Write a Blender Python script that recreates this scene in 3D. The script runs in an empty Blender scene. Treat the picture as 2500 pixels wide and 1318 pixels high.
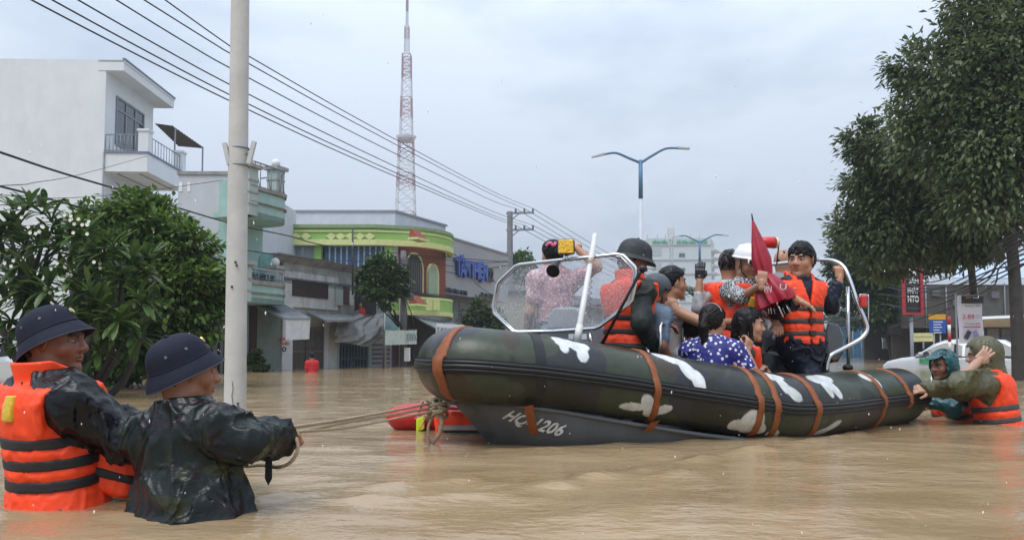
import bpy, bmesh, math, random
import numpy as np
from mathutils import Vector, Matrix, noise as mnoise

# ---------------------------------------------------------------- camera, sky, sun, exposure
SC = bpy.context.scene
F_PX, CX, CY, PITCH, CAMZ = 1850.0, 1250.0, 753.0, math.radians(3.0), 0.60
cam_data = bpy.data.cameras.new('camera')
cam = bpy.data.objects.new('camera', cam_data)
SC.collection.objects.link(cam)
cam.location = (0, 0, CAMZ)
cam.rotation_euler = (math.radians(90) + PITCH, 0, 0)
cam_data.sensor_width = 36.0
cam_data.lens = F_PX / 2500.0 * 36.0
cam_data.shift_y = (CY - 659.0) / 2500.0
cam_data.clip_start = 0.05
cam_data.clip_end = 5000
SC.camera = cam

world = bpy.data.worlds.new('World')
SC.world = world
world.use_nodes = True
wn, wl = world.node_tree.nodes, world.node_tree.links
wn.clear()
SUN_EL, SUN_AZ = math.radians(62), math.radians(-150)      # high soft light behind the cloud, from behind-left of the camera
w_out = wn.new('ShaderNodeOutputWorld')
w_sky = wn.new('ShaderNodeTexSky'); w_sky.sky_type = 'NISHITA'; w_sky.sun_disc = False
w_sky.sun_elevation = SUN_EL; w_sky.sun_rotation = SUN_AZ
w_bg1 = wn.new('ShaderNodeBackground'); w_bg1.inputs[1].default_value = 0.08
wl.new(w_sky.outputs[0], w_bg1.inputs[0])
w_tc = wn.new('ShaderNodeTexCoord')
w_sep = wn.new('ShaderNodeSeparateXYZ'); wl.new(w_tc.outputs['Generated'], w_sep.inputs[0])
w_map = wn.new('ShaderNodeMapping'); w_map.inputs['Scale'].default_value = (1.0, 1.0, 2.4)
wl.new(w_tc.outputs['Generated'], w_map.inputs[0])
w_no = wn.new('ShaderNodeTexNoise'); w_no.inputs['Scale'].default_value = 1.7
w_no.inputs['Detail'].default_value = 5.0; w_no.inputs['Roughness'].default_value = 0.55
wl.new(w_map.outputs[0], w_no.inputs['Vector'])
w_cr = wn.new('ShaderNodeValToRGB')
w_cr.color_ramp.elements[0].position = 0.42; w_cr.color_ramp.elements[0].color = (0.40, 0.48, 0.60, 1)
w_cr.color_ramp.elements[1].position = 0.60; w_cr.color_ramp.elements[1].color = (0.655, 0.73, 0.845, 1)
wl.new(w_no.outputs['Fac'], w_cr.inputs[0])
w_el = wn.new('ShaderNodeMapRange')                        # an overcast sky is about three times as bright overhead as at the horizon
w_el.inputs[1].default_value = 0.15; w_el.inputs[2].default_value = 1.0
w_el.inputs[3].default_value = 1.0; w_el.inputs[4].default_value = 3.0
wl.new(w_sep.outputs[2], w_el.inputs[0])
w_bg2 = wn.new('ShaderNodeBackground')
wl.new(w_cr.outputs[0], w_bg2.inputs[0]); wl.new(w_el.outputs[0], w_bg2.inputs[1])
w_mix = wn.new('ShaderNodeMixShader'); w_mix.inputs[0].default_value = 0.88
wl.new(w_bg1.outputs[0], w_mix.inputs[1]); wl.new(w_bg2.outputs[0], w_mix.inputs[2])
wl.new(w_mix.outputs[0], w_out.inputs[0])

sun_data = bpy.data.lights.new('sun', 'SUN')
sun_data.energy = 1.9; sun_data.angle = math.radians(35); sun_data.color = (1.0, 0.97, 0.92)
sun = bpy.data.objects.new('sun', sun_data)
SC.collection.objects.link(sun)
sun.location = (-20, -20, 60)
sun.rotation_euler = (math.radians(90) - SUN_EL, 0, math.radians(-35))

SC.view_settings.view_transform = 'Standard'
SC.view_settings.look = 'None'
SC.view_settings.exposure = 0.12
SC.view_settings.gamma = 1.0
SC.view_settings.use_curve_mapping = False
SC.render.engine = 'CYCLES'
SC.cycles.use_denoising = True
SC.cycles.max_bounces = 6
SC.cycles.diffuse_bounces = 3
SC.cycles.glossy_bounces = 3
SC.cycles.transmission_bounces = 4
SC.cycles.transparent_max_bounces = 10
SC.cycles.volume_bounces = 0
SC.cycles.caustics_reflective = False
SC.cycles.caustics_refractive = False

# ---------------------------------------------------------------- helpers
COL = SC.collection
RNG = np.random.default_rng(7)
random.seed(7)
PI = math.pi
def ray(px, py):
    u, v = (px - CX) / F_PX, (CY - py) / F_PX
    return np.array([u, math.cos(PITCH) - v * math.sin(PITCH), math.sin(PITCH) + v * math.cos(PITCH)])
def at(px, py, d):
    "place in the world seen at photograph position px, py, standing d metres ahead"
    r = ray(px, py)
    return np.array([0, 0, CAMZ]) + r * (d / r[1])
def lin(c):
    c = c.lstrip('#')
    out = []
    for i in (0, 2, 4):
        x = int(c[i:i + 2], 16) / 255
        out.append(x / 12.92 if x <= .04045 else ((x + .055) / 1.055) ** 2.4)
    return tuple(out)

MATS = {}
def M(name, col, rough=.6, var=.12, scale=6, bump=.0, bscale=60, metal=0., spec=.5, coat=0., vcol=None,
      stain=0., stain_col=(.05, .05, .045), stretch=(1, 1, 1), dots=None, trans=0., alpha=1., emit=0., sheen=0.):
    "one procedural material: base colour broken up by noise, optional vertical stains, fine bump"
    if name in MATS: return MATS[name]
    m = bpy.data.materials.new(name); m.use_nodes = True
    n, l = m.node_tree.nodes, m.node_tree.links
    b = n['Principled BSDF']
    tc = n.new('ShaderNodeTexCoord')
    mp = n.new('ShaderNodeMapping'); mp.inputs['Scale'].default_value = stretch
    l.new(tc.outputs['Object'], mp.inputs[0])
    base = None
    if vcol:
        a = n.new('ShaderNodeAttribute'); a.attribute_name = vcol; base = a.outputs['Color']
    else:
        r = n.new('ShaderNodeRGB'); r.outputs[0].default_value = (*col, 1); base = r.outputs[0]
    if var > 0:
        no = n.new('ShaderNodeTexNoise'); no.inputs['Scale'].default_value = scale; no.inputs['Detail'].default_value = 6
        no.inputs['Roughness'].default_value = .6
        l.new(mp.outputs[0], no.inputs['Vector'])
        mr = n.new('ShaderNodeMapRange'); mr.inputs[1].default_value = .3; mr.inputs[2].default_value = .7
        mr.inputs[3].default_value = 1 - var; mr.inputs[4].default_value = 1 + var
        l.new(no.outputs['Fac'], mr.inputs[0])
        mu = n.new('ShaderNodeVectorMath'); mu.operation = 'SCALE'
        l.new(base, mu.inputs[0]); l.new(mr.outputs[0], mu.inputs['Scale'])
        base = mu.outputs[0]
    if stain > 0:
        no = n.new('ShaderNodeTexNoise'); no.inputs['Scale'].default_value = 1.0; no.inputs['Detail'].default_value = 8
        no.inputs['Roughness'].default_value = .68
        mp2 = n.new('ShaderNodeMapping'); mp2.inputs['Scale'].default_value = (2.2, 2.2, .38)
        l.new(tc.outputs['Object'], mp2.inputs[0]); l.new(mp2.outputs[0], no.inputs['Vector'])
        mr = n.new('ShaderNodeMapRange'); mr.inputs[1].default_value = .48; mr.inputs[2].default_value = .78
        mr.inputs[3].default_value = 0; mr.inputs[4].default_value = stain
        l.new(no.outputs['Fac'], mr.inputs[0])
        mx = n.new('ShaderNodeMix'); mx.data_type = 'RGBA'
        l.new(mr.outputs[0], mx.inputs['Factor']); l.new(base, mx.inputs[6]); mx.inputs[7].default_value = (*stain_col, 1)
        base = mx.outputs[2]
    if dots:                                   # printed spots (dots = colour, scale, size)
        vo = n.new('ShaderNodeTexVoronoi'); vo.inputs['Scale'].default_value = dots[1]
        l.new(mp.outputs[0], vo.inputs['Vector'])
        lt = n.new('ShaderNodeMath'); lt.operation = 'LESS_THAN'; lt.inputs[1].default_value = dots[2]
        l.new(vo.outputs['Distance'], lt.inputs[0])
        mx = n.new('ShaderNodeMix'); mx.data_type = 'RGBA'
        l.new(lt.outputs[0], mx.inputs['Factor']); l.new(base, mx.inputs[6]); mx.inputs[7].default_value = (*dots[0], 1)
        base = mx.outputs[2]
    l.new(base, b.inputs['Base Color'])
    b.inputs['Roughness'].default_value = rough
    b.inputs['Metallic'].default_value = metal
    b.inputs['Specular IOR Level'].default_value = spec
    b.inputs['Coat Weight'].default_value = coat
    b.inputs['Transmission Weight'].default_value = trans
    b.inputs['Alpha'].default_value = alpha
    if sheen: b.inputs['Sheen Weight'].default_value = sheen
    if emit:
        l.new(base, b.inputs['Emission Color']); b.inputs['Emission Strength'].default_value = emit
    if bump > 0:
        no = n.new('ShaderNodeTexNoise'); no.inputs['Scale'].default_value = bscale; no.inputs['Detail'].default_value = 5
        l.new(mp.outputs[0], no.inputs['Vector'])
        bp = n.new('ShaderNodeBump'); bp.inputs['Strength'].default_value = bump; bp.inputs['Distance'].default_value = .02
        l.new(no.outputs['Fac'], bp.inputs['Height']); l.new(bp.outputs[0], b.inputs['Normal'])
    MATS[name] = m
    return m

def tag(o, label=None, cat=None, group=None, kind=None):
    if label: o['label'] = label
    if cat: o['category'] = cat
    if group: o['group'] = group
    if kind: o['kind'] = kind
    return o
def empty(name, loc, label=None, cat=None, group=None):
    o = bpy.data.objects.new(name, None); COL.objects.link(o)
    o.location = Vector(loc); o.empty_display_size = .1
    return tag(o, label, cat, group)
def woff(o):
    v = Vector((0, 0, 0))
    while o is not None:
        v += o.location; o = o.parent
    return v
def link_mesh(name, me, mat, parent=None):
    o = bpy.data.objects.new(name, me); COL.objects.link(o)
    if mat is not None and len(me.materials) == 0:
        for m_ in (mat if isinstance(mat, (list, tuple)) else [mat]): me.materials.append(m_)
    if parent is not None: o.parent = parent
    return o
def np_mesh(name, V, F, mat=None, parent=None, smooth=True, cols=None, local=False):
    "mesh from numpy vertices and quads or triangles"
    V = np.asarray(V, dtype=np.float32); F = np.asarray(F, dtype=np.int32)
    if parent is not None and not local: V = V - np.array(woff(parent), dtype=np.float32)
    me = bpy.data.meshes.new(name)
    k = F.shape[1]
    me.vertices.add(len(V)); me.vertices.foreach_set('co', V.ravel())
    me.loops.add(F.size); me.loops.foreach_set('vertex_index', F.ravel())
    me.polygons.add(len(F))
    me.polygons.foreach_set('loop_start', np.arange(0, F.size, k, dtype=np.int32))
    me.polygons.foreach_set('loop_total', np.full(len(F), k, dtype=np.int32))
    if smooth: me.polygons.foreach_set('use_smooth', np.ones(len(F), dtype=bool))
    me.update(calc_edges=True)
    if cols is not None:
        a = me.color_attributes.new('Col', 'FLOAT_COLOR', 'POINT')
        c = np.ones((len(V), 4), dtype=np.float32); c[:, :3] = cols
        a.data.foreach_set('color', c.ravel())
    return link_mesh(name, me, mat, parent)

class MB:
    "collects boxes, tubes, sheets; build() links them as one mesh object"
    def __init__(s): s.v = []; s.f = []; s.sm = []
    def add(s, vs, fs, smooth=False):
        o = len(s.v)
        s.v += [tuple(float(c) for c in p) for p in vs]
        for f in fs: s.f.append([i + o for i in f]); s.sm.append(smooth)
        return s
    def hexa(s, p):                                   # eight corners: bottom ring then top ring
        return s.add(p, [(3, 2, 1, 0), (4, 5, 6, 7), (0, 1, 5, 4), (1, 2, 6, 5), (2, 3, 7, 6), (3, 0, 4, 7)])
    def box(s, lo, hi):
        (a, b, c), (d, e, f) = lo, hi
        return s.hexa([(a, b, c), (d, b, c), (d, e, c), (a, e, c), (a, b, f), (d, b, f), (d, e, f), (a, e, f)])
    def obox(s, c, ax, ay, az):                       # centre and three half axes
        c, ax, ay, az = (np.asarray(q, float) for q in (c, ax, ay, az))
        return s.hexa([c - ax - ay - az, c + ax - ay - az, c + ax + ay - az, c - ax + ay - az,
                       c - ax - ay + az, c + ax - ay + az, c + ax + ay + az, c - ax + ay + az])
    def bar(s, a, b, w, h=None, up=(0, 0, 1)):        # straight bar of rectangular section
        a, b = np.asarray(a, float), np.asarray(b, float); h = w if h is None else h
        d = b - a; L = np.linalg.norm(d); d = d / L
        up = np.asarray(up, float)
        if abs(d @ up) > .97: up = np.array([1., 0, 0])
        x = np.cross(d, up); x /= np.linalg.norm(x); z = np.cross(x, d)
        return s.obox((a + b) / 2, x * w / 2, d * L / 2, z * h / 2)
    def tube(s, pts, r, n=8, cap=True, closed=False):
        pts = [np.asarray(p, float) for p in pts]; N = len(pts)
        rs = r if hasattr(r, '__len__') else [r] * N
        vs = []; ref = None
        for i, p in enumerate(pts):
            a = pts[(i - 1) % N] if (i > 0 or closed) else p
            b = pts[(i + 1) % N] if (i < N - 1 or closed) else p
            t = b - a; t = t / (np.linalg.norm(t) + 1e-9)
            if ref is None:
                ref = np.array([0, 0, 1.]) if abs(t[2]) < .9 else np.array([1., 0, 0])
            x = ref - t * (ref @ t); x /= np.linalg.norm(x) + 1e-9; ref = x
            y = np.cross(t, x)
            for k in range(n):
                an = 2 * PI * k / n
                vs.append(p + (x * math.cos(an) + y * math.sin(an)) * rs[i])
        fs = []
        for i in range(N if closed else N - 1):
            for k in range(n):
                a, b = i * n + k, i * n + (k + 1) % n
                c, d = ((i + 1) % N) * n + (k + 1) % n, ((i + 1) % N) * n + k
                fs.append((a, b, c, d))
        s.add(vs, fs, True)
        if cap and not closed:
            o = len(s.v) - N * n
            s.f.append([o + k for k in range(n)][::-1]); s.sm.append(False)
            s.f.append([o + (N - 1) * n + k for k in range(n)]); s.sm.append(False)
        return s
    def prism(s, poly, off):                          # polygon (3-d points) swept by a vector
        n = len(poly); off = np.asarray(off, float); poly = [np.asarray(p, float) for p in poly]
        vs = poly + [p + off for p in poly]
        fs = [list(range(n))[::-1], list(range(n, 2 * n))] + [(i, (i + 1) % n, n + (i + 1) % n, n + i) for i in range(n)]
        return s.add(vs, fs)
    def sheet(s, rows, smooth=True):                  # grid of points
        n, m = len(rows), len(rows[0])
        vs = [p for r in rows for p in r]
        fs = [(i * m + j, i * m + j + 1, (i + 1) * m + j + 1, (i + 1) * m + j) for i in range(n - 1) for j in range(m - 1)]
        return s.add(vs, fs, smooth)
    def ball(s, c, r, n=12, m=8, top=1.0):
        r = np.asarray(r if hasattr(r, '__len__') else (r, r, r), float); c = np.asarray(c, float)
        rows = []
        for i in range(m + 1):
            t = PI * i / m
            rows.append([c + r * np.array([math.sin(t) * math.cos(2 * PI * k / n), math.sin(t) * math.sin(2 * PI * k / n), math.cos(t)]) for k in range(n + 1)])
        return s.sheet(rows)
    def build(s, name, mat, parent=None, smooth=None, bevel=0):
        off = woff(parent) if parent is not None else Vector((0, 0, 0))
        me = bpy.data.meshes.new(name)
        me.from_pydata([(p[0] - off.x, p[1] - off.y, p[2] - off.z) for p in s.v], [], s.f)
        me.polygons.foreach_set('use_smooth', s.sm if smooth is None else [smooth] * len(s.f))
        me.validate(); me.update()
        o = link_mesh(name, me, mat, parent)
        if bevel:
            md = o.modifiers.new('bevel', 'BEVEL'); md.width = bevel; md.segments = 2; md.limit_method = 'ANGLE'
        return o

def spline(pts, n):
    "Catmull-Rom through the points, n samples"
    P = np.asarray(pts, float); N = len(P)
    t = np.linspace(0, N - 1, n); i = np.clip(t.astype(int), 0, N - 2); u = (t - i)[:, None]
    g = lambda k: P[np.clip(k, 0, N - 1)]
    p0, p1, p2, p3 = g(i - 1), g(i), g(i + 1), g(i + 2)
    p0 = np.where((i == 0)[:, None], 2 * p1 - p2, p0); p3 = np.where((i == N - 2)[:, None], 2 * p2 - p1, p3)
    return .5 * ((2 * p1) + (p2 - p0) * u + (2 * p0 - 5 * p1 + 4 * p2 - p3) * u ** 2 + (3 * p1 - p0 - 3 * p2 + p3) * u ** 3)

class Facade:
    "a vertical plane in the place: u runs along it to the right, w comes out of it towards the street, z is up"
    def __init__(s, px, d, heading):
        s.o = at(px, 850, d); s.o[2] = 0
        h = math.radians(heading)
        s.a = np.array([math.cos(h), math.sin(h), 0]); s.n = np.array([math.sin(h), -math.cos(h), 0])
    def p(s, u, w, z): return s.o + s.a * u + s.n * w + np.array([0, 0, z])
    def uz(s, px, py, w=0.):
        r = ray(px, py); o = s.o + s.n * w; c = np.array([0, 0, CAMZ])
        t = ((o - c) @ s.n) / (r @ s.n); q = c + r * t
        return (q - o) @ s.a, q[2]
    def u(s, px, w=0.): return s.uz(px, 850, w)[0]
    def z(s, px, py, w=0.): return s.uz(px, py, w)[1]
    def box(s, mb, u0, u1, w0, w1, z0, z1):
        return mb.hexa([s.p(u0, w1, z0), s.p(u1, w1, z0), s.p(u1, w0, z0), s.p(u0, w0, z0),
                        s.p(u0, w1, z1), s.p(u1, w1, z1), s.p(u1, w0, z1), s.p(u0, w0, z1)])

def text_mesh(txt, size=1.0, depth=0.0, bold=0.0, align='CENTER'):
    "flat lettering as mesh data: x to the right, y up, centred"
    cu = bpy.data.curves.new('lettering', 'FONT'); cu.body = txt; cu.size = size
    cu.align_x = align; cu.align_y = 'CENTER'; cu.extrude = depth; cu.offset = bold; cu.resolution_u = 2
    o = bpy.data.objects.new('lettering', cu); COL.objects.link(o)
    dg = bpy.context.evaluated_depsgraph_get()
    me = bpy.data.meshes.new_from_object(o.evaluated_get(dg))
    bpy.data.objects.remove(o); bpy.data.curves.remove(cu)
    return me
def text_fit(txt, w, h, depth=0., bold=0.):
    "lettering scaled to w x h; returns numpy vertices and the mesh"
    me = text_mesh(txt, 1.0, depth, bold)
    V = np.array([v.co[:] for v in me.vertices])
    lo, hi = V.min(0), V.max(0); c = (lo + hi) / 2; e = np.maximum(hi - lo, 1e-6)
    V[:, 0] = (V[:, 0] - c[0]) / e[0] * w; V[:, 1] = (V[:, 1] - c[1]) / e[1] * h
    return V, me
def put_text(name, txt, c, ax, ay, an, w, h, mat, parent, depth=0., bold=0.):
    "lettering centred at c in the plane of ax (right), ay (up), facing an"
    V, me = text_fit(txt, w, h, depth, bold)
    c, ax, ay, an = (np.asarray(q, float) for q in (c, ax, ay, an))
    W = c + V[:, :1] * ax + V[:, 1:2] * ay + V[:, 2:3] * an - np.array(woff(parent) if parent else (0, 0, 0))
    me.vertices.foreach_set('co', W.astype(np.float32).ravel()); me.update()
    me.materials.clear()
    return link_mesh(name, me, mat, parent)
# ---------------------------------------------------------------- soft bodies: distance fields turned into meshes
def _n(v): v = np.asarray(v, float); return v / (np.linalg.norm(v) + 1e-12)
def cap(a, b, ra, rb=None):
    a, b = np.asarray(a, np.float32), np.asarray(b, np.float32); rb = ra if rb is None else rb
    ba = b - a; L = float(ba @ ba) + 1e-9
    def f(P):
        pa = P - a; h = np.clip(pa @ ba / L, 0, 1)
        return np.sqrt(((pa - h[:, None] * ba) ** 2).sum(1)) - (ra + (rb - ra) * h)
    return f
def ell(c, r, R=None):
    c, r = np.asarray(c, np.float32), np.asarray(r, np.float32)
    R = None if R is None else np.asarray(R, np.float32)          # columns are the local axes
    def f(P):
        q = P - c
        if R is not None: q = q @ R
        k0 = np.sqrt(((q / r) ** 2).sum(1)); k1 = np.sqrt(((q / (r * r)) ** 2).sum(1)) + 1e-9
        return k0 * (k0 - 1) / k1
    return f
def rbox(c, h, r, R=None):
    c, h = np.asarray(c, np.float32), np.asarray(h, np.float32)
    R = None if R is None else np.asarray(R, np.float32)
    def f(P):
        q = P - c
        if R is not None: q = q @ R
        q = np.abs(q) - h
        return np.sqrt((np.maximum(q, 0) ** 2).sum(1)) + np.minimum(q.max(1), 0) - r
    return f
def smin(a, b, k):
    h = np.maximum(k - np.abs(a - b), 0) / k
    return np.minimum(a, b) - h * h * k * .25
def smax(a, b, k): return -smin(-a, -b, k)
def union(prims, k=.03):
    def f(P):
        d = prims[0](P)
        for q in prims[1:]: d = smin(d, q(P), k)
        return d
    return f
_T = np.random.default_rng(3).random((64, 64, 64)).astype(np.float32) * 2 - 1
def vnoise(P):
    i = np.floor(P).astype(np.int32); f = (P - i).astype(np.float32); f = f * f * (3 - 2 * f); i &= 63; j = (i + 1) & 63
    x0, y0, z0, x1, y1, z1 = i[:, 0], i[:, 1], i[:, 2], j[:, 0], j[:, 1], j[:, 2]
    fx, fy, fz = f[:, 0], f[:, 1], f[:, 2]
    a = _T[x0, y0, z0] * (1 - fx) + _T[x1, y0, z0] * fx; b = _T[x0, y1, z0] * (1 - fx) + _T[x1, y1, z0] * fx
    c = _T[x0, y0, z1] * (1 - fx) + _T[x1, y0, z1] * fx; d = _T[x0, y1, z1] * (1 - fx) + _T[x1, y1, z1] * fx
    return (a * (1 - fy) + b * fy) * (1 - fz) + (c * (1 - fy) + d * fy) * fz
def folds(P, amp, freq=14., seed=0.):
    "cloth creases: sharp ridges over soft swells"
    w = np.stack([vnoise(P * freq * .45 + 7 + seed), vnoise(P * freq * .45 + 31 + seed), vnoise(P * freq * .45 + 57 + seed)], 1)
    q = P * np.array([freq * .8, freq * .8, freq * .45], np.float32) + w * .9 + np.float32(seed)
    a = (1 - np.abs(vnoise(q)) * 1.6).clip(0, 1) ** 3; b = (1 - np.abs(vnoise(q * 1.9 + 11)) * 1.6).clip(0, 1) ** 3
    return -amp * (a * 1.1 + b * .6 - .45 + .5 * w[:, 0])
def sdf_mesh(f, lo, hi, h, B=8):
    lo, hi = np.asarray(lo, np.float32), np.asarray(hi, np.float32)
    nb = np.maximum(np.ceil((hi - lo) / (h * B)).astype(int), 1); n = nb * B
    g = [np.arange(k) for k in nb]
    bi = np.stack(np.meshgrid(*g, indexing='ij'), -1).reshape(-1, 3)
    cen = lo + (bi * B + (B - 1) / 2) * h
    fc = f(cen.astype(np.float32))
    keep = np.abs(fc) < B * h * .87 * 1.45 + .012
    V = np.repeat(np.repeat(np.repeat(fc.reshape(nb), B, 0), B, 1), B, 2).astype(np.float32)
    loc = np.stack(np.meshgrid(*[np.arange(B)] * 3, indexing='ij'), -1).reshape(-1, 3)
    kb = bi[keep]
    if len(kb) == 0: return np.zeros((0, 3)), np.zeros((0, 4), int)
    idx = (kb[:, None, :] * B + loc[None]).reshape(-1, 3)
    V[idx[:, 0], idx[:, 1], idx[:, 2]] = f((lo + idx * h).astype(np.float32))
    V[0], V[-1], V[:, 0], V[:, -1], V[:, :, 0], V[:, :, -1] = 1, 1, 1, 1, 1, 1
    S = V < 0
    c8 = [(0, 0, 0), (1, 0, 0), (0, 1, 0), (1, 1, 0), (0, 0, 1), (1, 0, 1), (0, 1, 1), (1, 1, 1)]
    cnt = sum(S[a:S.shape[0] - 1 + a, b:S.shape[1] - 1 + b, c:S.shape[2] - 1 + c].astype(np.int8) for a, b, c in c8)
    cells = np.argwhere((cnt > 0) & (cnt < 8))
    if len(cells) == 0: return np.zeros((0, 3)), np.zeros((0, 4), int)
    cv = np.stack([V[cells[:, 0] + a, cells[:, 1] + b, cells[:, 2] + c] for a, b, c in c8], 1)
    acc = np.zeros((len(cells), 3)); num = np.zeros(len(cells))
    C8 = np.array(c8, float)
    for a in range(8):
        for b in range(a + 1, 8):
            if np.abs(C8[a] - C8[b]).sum() != 1: continue
            va, vb = cv[:, a], cv[:, b]; m = (va < 0) != (vb < 0)
            t = np.where(m, va / np.where(m, va - vb, 1), 0)
            acc += np.where(m[:, None], C8[a] + t[:, None] * (C8[b] - C8[a]), 0); num += m
    verts = lo + (cells + acc / num[:, None]) * h
    ID = np.full(tuple(np.array(S.shape) - 1), -1, np.int32)
    ID[cells[:, 0], cells[:, 1], cells[:, 2]] = np.arange(len(cells))
    faces = []
    for ax in range(3):
        o1, o2 = [(1, 2), (2, 0), (0, 1)][ax]
        s0 = [slice(None)] * 3; s1 = [slice(None)] * 3; s0[ax] = slice(0, -1); s1[ax] = slice(1, None)
        A, Bm = S[tuple(s0)], S[tuple(s1)]
        e = np.argwhere(A != Bm)
        e = e[(e[:, o1] > 0) & (e[:, o2] > 0) & (e[:, o1] < S.shape[o1] - 1) & (e[:, o2] < S.shape[o2] - 1)]
        if not len(e): continue
        ins = A[e[:, 0], e[:, 1], e[:, 2]]
        def cid(d1, d2):
            q = e.copy(); q[:, o1] -= d1; q[:, o2] -= d2
            return ID[q[:, 0], q[:, 1], q[:, 2]]
        q = np.stack([cid(1, 1), cid(0, 1), cid(0, 0), cid(1, 0)], 1)
        q[~ins] = q[~ins][:, ::-1]
        faces.append(q)
    F = np.concatenate(faces); F = F[(F >= 0).all(1)]
    return verts, F
def relax(V, F, it=1, lam=.5):
    "a little Laplacian smoothing"
    n = len(V); I = F[:, [0, 1, 2, 3]].ravel(); J = F[:, [1, 2, 3, 0]].ravel()
    I, J = np.concatenate([I, J]), np.concatenate([J, I]); num = np.maximum(np.bincount(I, minlength=n), 1)
    for _ in range(it):
        acc = np.stack([np.bincount(I, weights=V[J, c], minlength=n) for c in range(3)], 1)
        V = V + lam * (acc / num[:, None] - V)
    return V
def sdf_obj(name, f, lo, hi, h, mat, parent, smooth_it=1, cols=None):
    V, F = sdf_mesh(f, lo, hi, h)
    if len(F) == 0: return None
    if smooth_it: V = relax(V, F, smooth_it)
    return np_mesh(name, V, F, mat, parent, True, None if cols is None else cols(V.astype(np.float32)))
# ---------------------------------------------------------------- people: builder
def Rx(a): c, s = math.cos(a), math.sin(a); return np.array([[1, 0, 0], [0, c, -s], [0, s, c]])
def Ry(a): c, s = math.cos(a), math.sin(a); return np.array([[c, 0, s], [0, 1, 0], [-s, 0, c]])
def Rz(a): c, s = math.cos(a), math.sin(a); return np.array([[c, -s, 0], [s, c, 0], [0, 0, 1]])
rad = math.radians
def ik(a, t, l1, l2, pole):
    a, t, pole = (np.asarray(q, float) for q in (a, t, pole))
    d = t - a; L = np.linalg.norm(d)
    if L > (l1 + l2) * .995: k = L / ((l1 + l2) * .995); l1 *= k; l2 *= k
    u = d / L; x = (l1 * l1 - l2 * l2 + L * L) / (2 * L); y = math.sqrt(max(l1 * l1 - x * x, 0))
    p = pole - a; p = p - u * (p @ u); p = _n(p)
    return a + u * x + p * y
SKIN = M('skin', (.3, .16, .1), rough=.42, var=.07, scale=40, bump=.05, bscale=300, vcol='Col', spec=.45)
HAIR = M('black_hair', (.0045, .004, .004), rough=.42, var=.3, scale=60, spec=.22)
HAIRBROWN = M('dark_brown_hair', (.008, .0055, .0045), rough=.45, var=.3, scale=60, spec=.2)

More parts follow.
